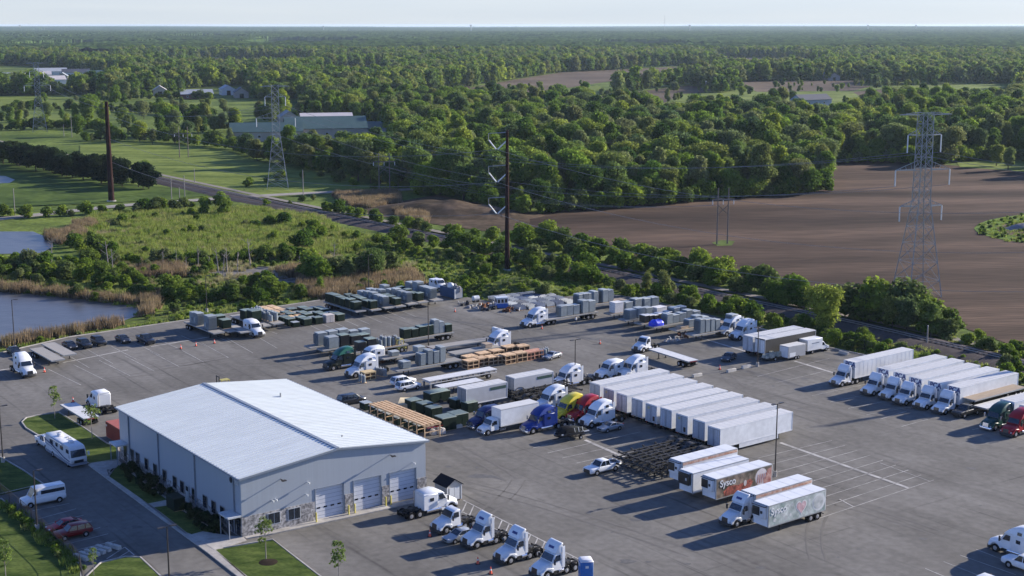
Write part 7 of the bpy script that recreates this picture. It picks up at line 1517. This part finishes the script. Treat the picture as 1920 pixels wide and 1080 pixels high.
for k, nm in ((0, "top"), (1, "middle"), (2, "lowest")):
    z1, z2 = h1 - (.6, 9.2, 17.6)[k] - 4.5, h2 - (.6, 9.2, 17.6)[k] - 4.5
    wire(wp(m2, -2.7, 0, z2), wp(m1, -2.7, 0, z1), 7, "%s cable between the two rusty steel poles" % nm); wire(wp(m1, -2.7, 0, z1), wp(m3, -2.7, 0, z1), 9, "%s cable from the tall rusty pole towards the right" % nm)
for sg, nm in ((1, "right"), (-1, "left")):
    wire(wp(TW[1], sg * 4.0, 0, 33), wp(TW[0], sg * 4.1, 0, 34.6), 12, "upper %s-hand cable between the two nearer steel towers" % nm); wire(wp(TW[1], sg * 7.6, 0, 24.7), wp(TW[0], sg * 6.6, 0, 26.7), 12, "lower %s-hand cable between the two nearer steel towers" % nm)
    wire(wp(TW[0], sg * 4.1, 0, 34.6), (300 + sg * 2, 190 + sg * 3, 34), 8, "%s-hand cable running from the large tower out at the right" % nm); wire(wp(TW[2], sg * 4.0, 0, 33), wp(TW[1], sg * 4.0, 0, 33), 12, "%s-hand cable from the faint tower to the meadow tower" % nm)
for x, nm in ((-3.3, "left"), (0, "middle"), (3.3, "right")): wire(wp(HF[1][0], x * 1.2, 0, HF[1][1] - 5), wp(HF[0][0], x, 0, HF[0][1] - 5), 6, "%s low cable between the two-legged poles" % nm, .04)
# ---- far buildings
def barn(L, W, he, hr, roofm, wallm, name="barn", doors=1, wins=3, label="", px=(0, 0), rot=0.0, group="far buildings", doorm=None, z=-.4):
    t = root(name, "building"); part("wall", MB().ext2([(-W / 2, 0), (W / 2, 0), (W / 2, he), (0, hr - .1), (-W / 2, he)], -L / 2, L / 2), wallm, t, False)
    r_ = MB()
    for sg in (1, -1): r_.ext2([(0, hr), (sg * (W / 2 + .5), he - .15), (sg * (W / 2 + .5), he + .1), (0, hr + .25)], -L / 2 - .5, L / 2 + .5)
    part("roof", r_, roofm, t, False)
    for sg in (1, -1):
        for k in range(wins):
            y = -L / 2 + L * (k + 1) / (wins + 1); f = part("window", MB().box(*sorted((sg * (W / 2 + .01), sg * (W / 2 + .08))), y - .9, y + .9, he * .35, he * .7), GLAZ, t); part("pane", MB().box(*sorted((sg * (W / 2 + .081), sg * (W / 2 + .11))), y - .75, y + .75, he * .39, he * .66), GLASS, f)
        for k in range(doors): part("door", MB().box(-1.8 + k * 4.2 - (doors - 1) * 2.1, 1.8 + k * 4.2 - (doors - 1) * 2.1, *sorted((sg * (L / 2 + .01), sg * (L / 2 + .1))), 0, he * .8), doorm or GLASS, t)
    p = G(*px); t.location = (p.x, p.y, z); t.rotation_euler = (0, 0, rot); return tag(t, label, group=group)
RG_ = mat("roof_green", (.060, .105, .092), .5, .08, .2); TAN = mat("barn_tan", (.36, .32, .28), .8, .06, .3); RW = mat("roof_pale", (.48, .44, .42), .6, .08, .2); RD = mat("roof_dark", (.055, .06, .075), .7, .1, .5); HW = mat("house_white", (.55, .55, .55), .7, .05, .5); BRK = mat("house_brick", (.20, .10, .08), .8, .1, 1); RGY = mat("roof_grey", (.30, .32, .34), .6, .1, .5); BLW = mat("house_blue_grey", (.25, .30, .38), .7)
barn(46, 26, 6.5, 12.5, RG_, TAN, label="large green-roofed barn with a pale ridge section", px=(610, 258), rot=R(-78), doors=1, doorm=HW)
barn(30, 12, 11.5, 13.2, RW, TAN, "roof_section", 0, 0, "pale raised roof section on the large green barn", (612, 252), R(-78), z=-.6)
barn(40, 18, 5.5, 10, RG_, TAN, label="green-roofed barn at the left of the farm group", px=(500, 262), rot=R(-80), wins=4); barn(26, 14, 4.8, 8.4, RG_, TAN, label="smaller green-roofed barn at the right of the farm group", px=(688, 254), rot=R(-84))
barn(22, 13, 4.5, 8.5, RGY, HW, "barn", label="small white barn with a dark door in the left meadow", px=(212, 171), rot=R(8)); barn(20, 12, 5.5, 9, RGY, HW, "house", label="white gabled house among the left trees", px=(426, 177), rot=R(20), wins=3); barn(28, 14, 4.2, 8, RGY, BRK, "house", label="brick house with pale roof at the meadow edge", px=(368, 184), rot=R(-70), wins=4)
for i, (u, v, L_, W_, rm, lb) in enumerate([(14, 150, 34, 18, RGY, "long pale shed farthest left in the far farm"), (72, 147, 30, 18, RW, "second pale shed of the far left farm"), (95, 140, 40, 26, RGY, "tall pale barn of the far left farm"), (92, 157, 34, 16, RW, "low white shed before the far left farm"), (143, 142, 34, 20, RD, "dark-roofed house beside the far left farm"), (186, 145, 26, 16, RG_, "small green-roofed house by the far left farm"), (672, 140, 110, 34, RG_, "very long pale building with green roof in the far woods"), (1520, 197, 32, 14, RD, "blue grey house with dark roof in the clearing at right"), (1350, 166, 34, 18, RGY, "grey-roofed house with garage by the curved drive"), (1555, 150, 24, 15, RD, "left house of the far hamlet at right"), (1640, 150, 24, 15, RD, "middle house of the far hamlet at right"), (1668, 151, 24, 14, RGY, "right house of the far hamlet at right"), (118, 150, 20, 12, RGY, "small white house beside the far left farm"), (172, 152, 18, 12, RD, "small dark-roofed house among the far left trees"), (240, 172, 18, 12, RGY, "small pale house right of the white barn"), (300, 178, 18, 12, RW, "small pale house between white barn and brick house"), (452, 182, 20, 12, RD, "small dark-roofed house right of the gabled house"), (540, 232, 18, 12, RGY, "small grey-roofed shed behind the meadow tower"), (728, 272, 16, 12, RD, "dark-roofed house almost hidden by trees right of the barns")]):
    barn(L_, W_, 5.0, 9.0, rm, BLW if "blue" in lb else HW if i < 7 or i == 11 else TAN, "house" if "house" in lb or "hamlet" in lb else "barn", 1, 3, lb, (u, v), R(-75 + i * 5 % 20) if L_ > 24 else R(15))
def water_tower(px, h, lb):
    t = root("water_tower", "water tower"); part("stem", MB().cyl((0, 0, 0), (0, 0, h - 8), 3.0, 2.4, 10), GALV, t); part("tank", MB().loft([[(r * math.cos(a), r * math.sin(a), z) for a in [k * math.pi / 7 for k in range(14)]] for r, z in ((2.5, h - 9), (8, h - 6), (9, h - 3), (7, h), (1, h + 1.5))]), GALV, t)
    p = G(*px); t.location = (p.x, p.y, 0); return tag(t, lb, group="water towers on the horizon")
for px, h, lb in (((38, 60), 60, "water tower on the horizon at far left"), ((607, 62), 55, "faint water tower on the horizon left of centre"), ((883, 64), 62, "water tower on the horizon at the centre"), ((1293, 64), 62, "water tower on the horizon right of centre"), ((1627, 62), 62, "left of two water towers on the right horizon"), ((1717, 62), 62, "right of two water towers on the right horizon")): water_tower(px, h, lb)
t = root("radio_mast", "mast"); part("mast", MB().cyl((0, 0, 0), (0, 0, 120), 1.2, .7, 6), GALV, t); part("top_antenna", MB().cyl((0, 0, 120), (0, 0, 132), .5, .3, 6), GALV, t); p = G(1246, 64); t.location = (p.x, p.y, 0); tag(t, "thin radio mast on the horizon")
# ---- fences
def fence(path, h, gap, lb, rails=1, name="chain_link_fence"):
    P = smooth_path(npx(path, 0), gap); t = root(name, "fence"); po = MB(); ra = MB()
    for i, p in enumerate(P):
        if i % 1 == 0: part("post", MB().cyl((p.x, p.y, -.3), (p.x, p.y, h), .045, n=5), POLEB, t)
    for i in range(len(P) - 1):
        for z in (h - .03, h * .5, .15): ra.cyl((P[i].x, P[i].y, z), (P[i + 1].x, P[i + 1].y, z), .028, n=4)
        d = P[i + 1] - P[i]; k = max(2, int(d.length / .28))
        for j in range(k): q = P[i] + d * j / k; ra.cyl((q.x, q.y, .1), (q.x, q.y, h - .03), .008, n=3)
    part("mesh_panel", ra, POLEB, t, False); return tag(t, lb, group="black fences")
fence([(-20, 652), (60, 640), (130, 624), (230, 611), (345, 592)], 1.8, 5, "thin black fence along the pond side of the yard"); fence([(2, 930), (40, 962), (80, 998), (120, 1033), (150, 1064), (156, 1110)], 1.9, 3, "black fence along the side car park at lower left"); fence([(1545, 640), (1620, 655), (1690, 672), (1760, 692)], 1.8, 5, "thin black fence behind the lettered trailers")
# ---- air
hz = MB().box(-15500, 15500, -150, 30500, -1.6, 68); me = hz.mesh("haze", [], False) if False else None
me = bpy.data.meshes.new("haze"); me.from_pydata(hz.v, [], hz.f); hm = bpy.data.materials.new("haze_air"); hm.use_nodes = True; n = hm.node_tree.nodes; n.remove(n["Principled BSDF"]); pv = n.new("ShaderNodeVolumePrincipled"); pv.inputs["Density"].default_value = 0.00003; pv.inputs["Color"].default_value = (.68, .85, 1.0, 1); pv.inputs["Anisotropy"].default_value = .2
hm.node_tree.links.new(pv.outputs[0], n["Material Output"].inputs["Volume"]); me.materials.append(hm); tag(link("haze", me), kind="stuff")
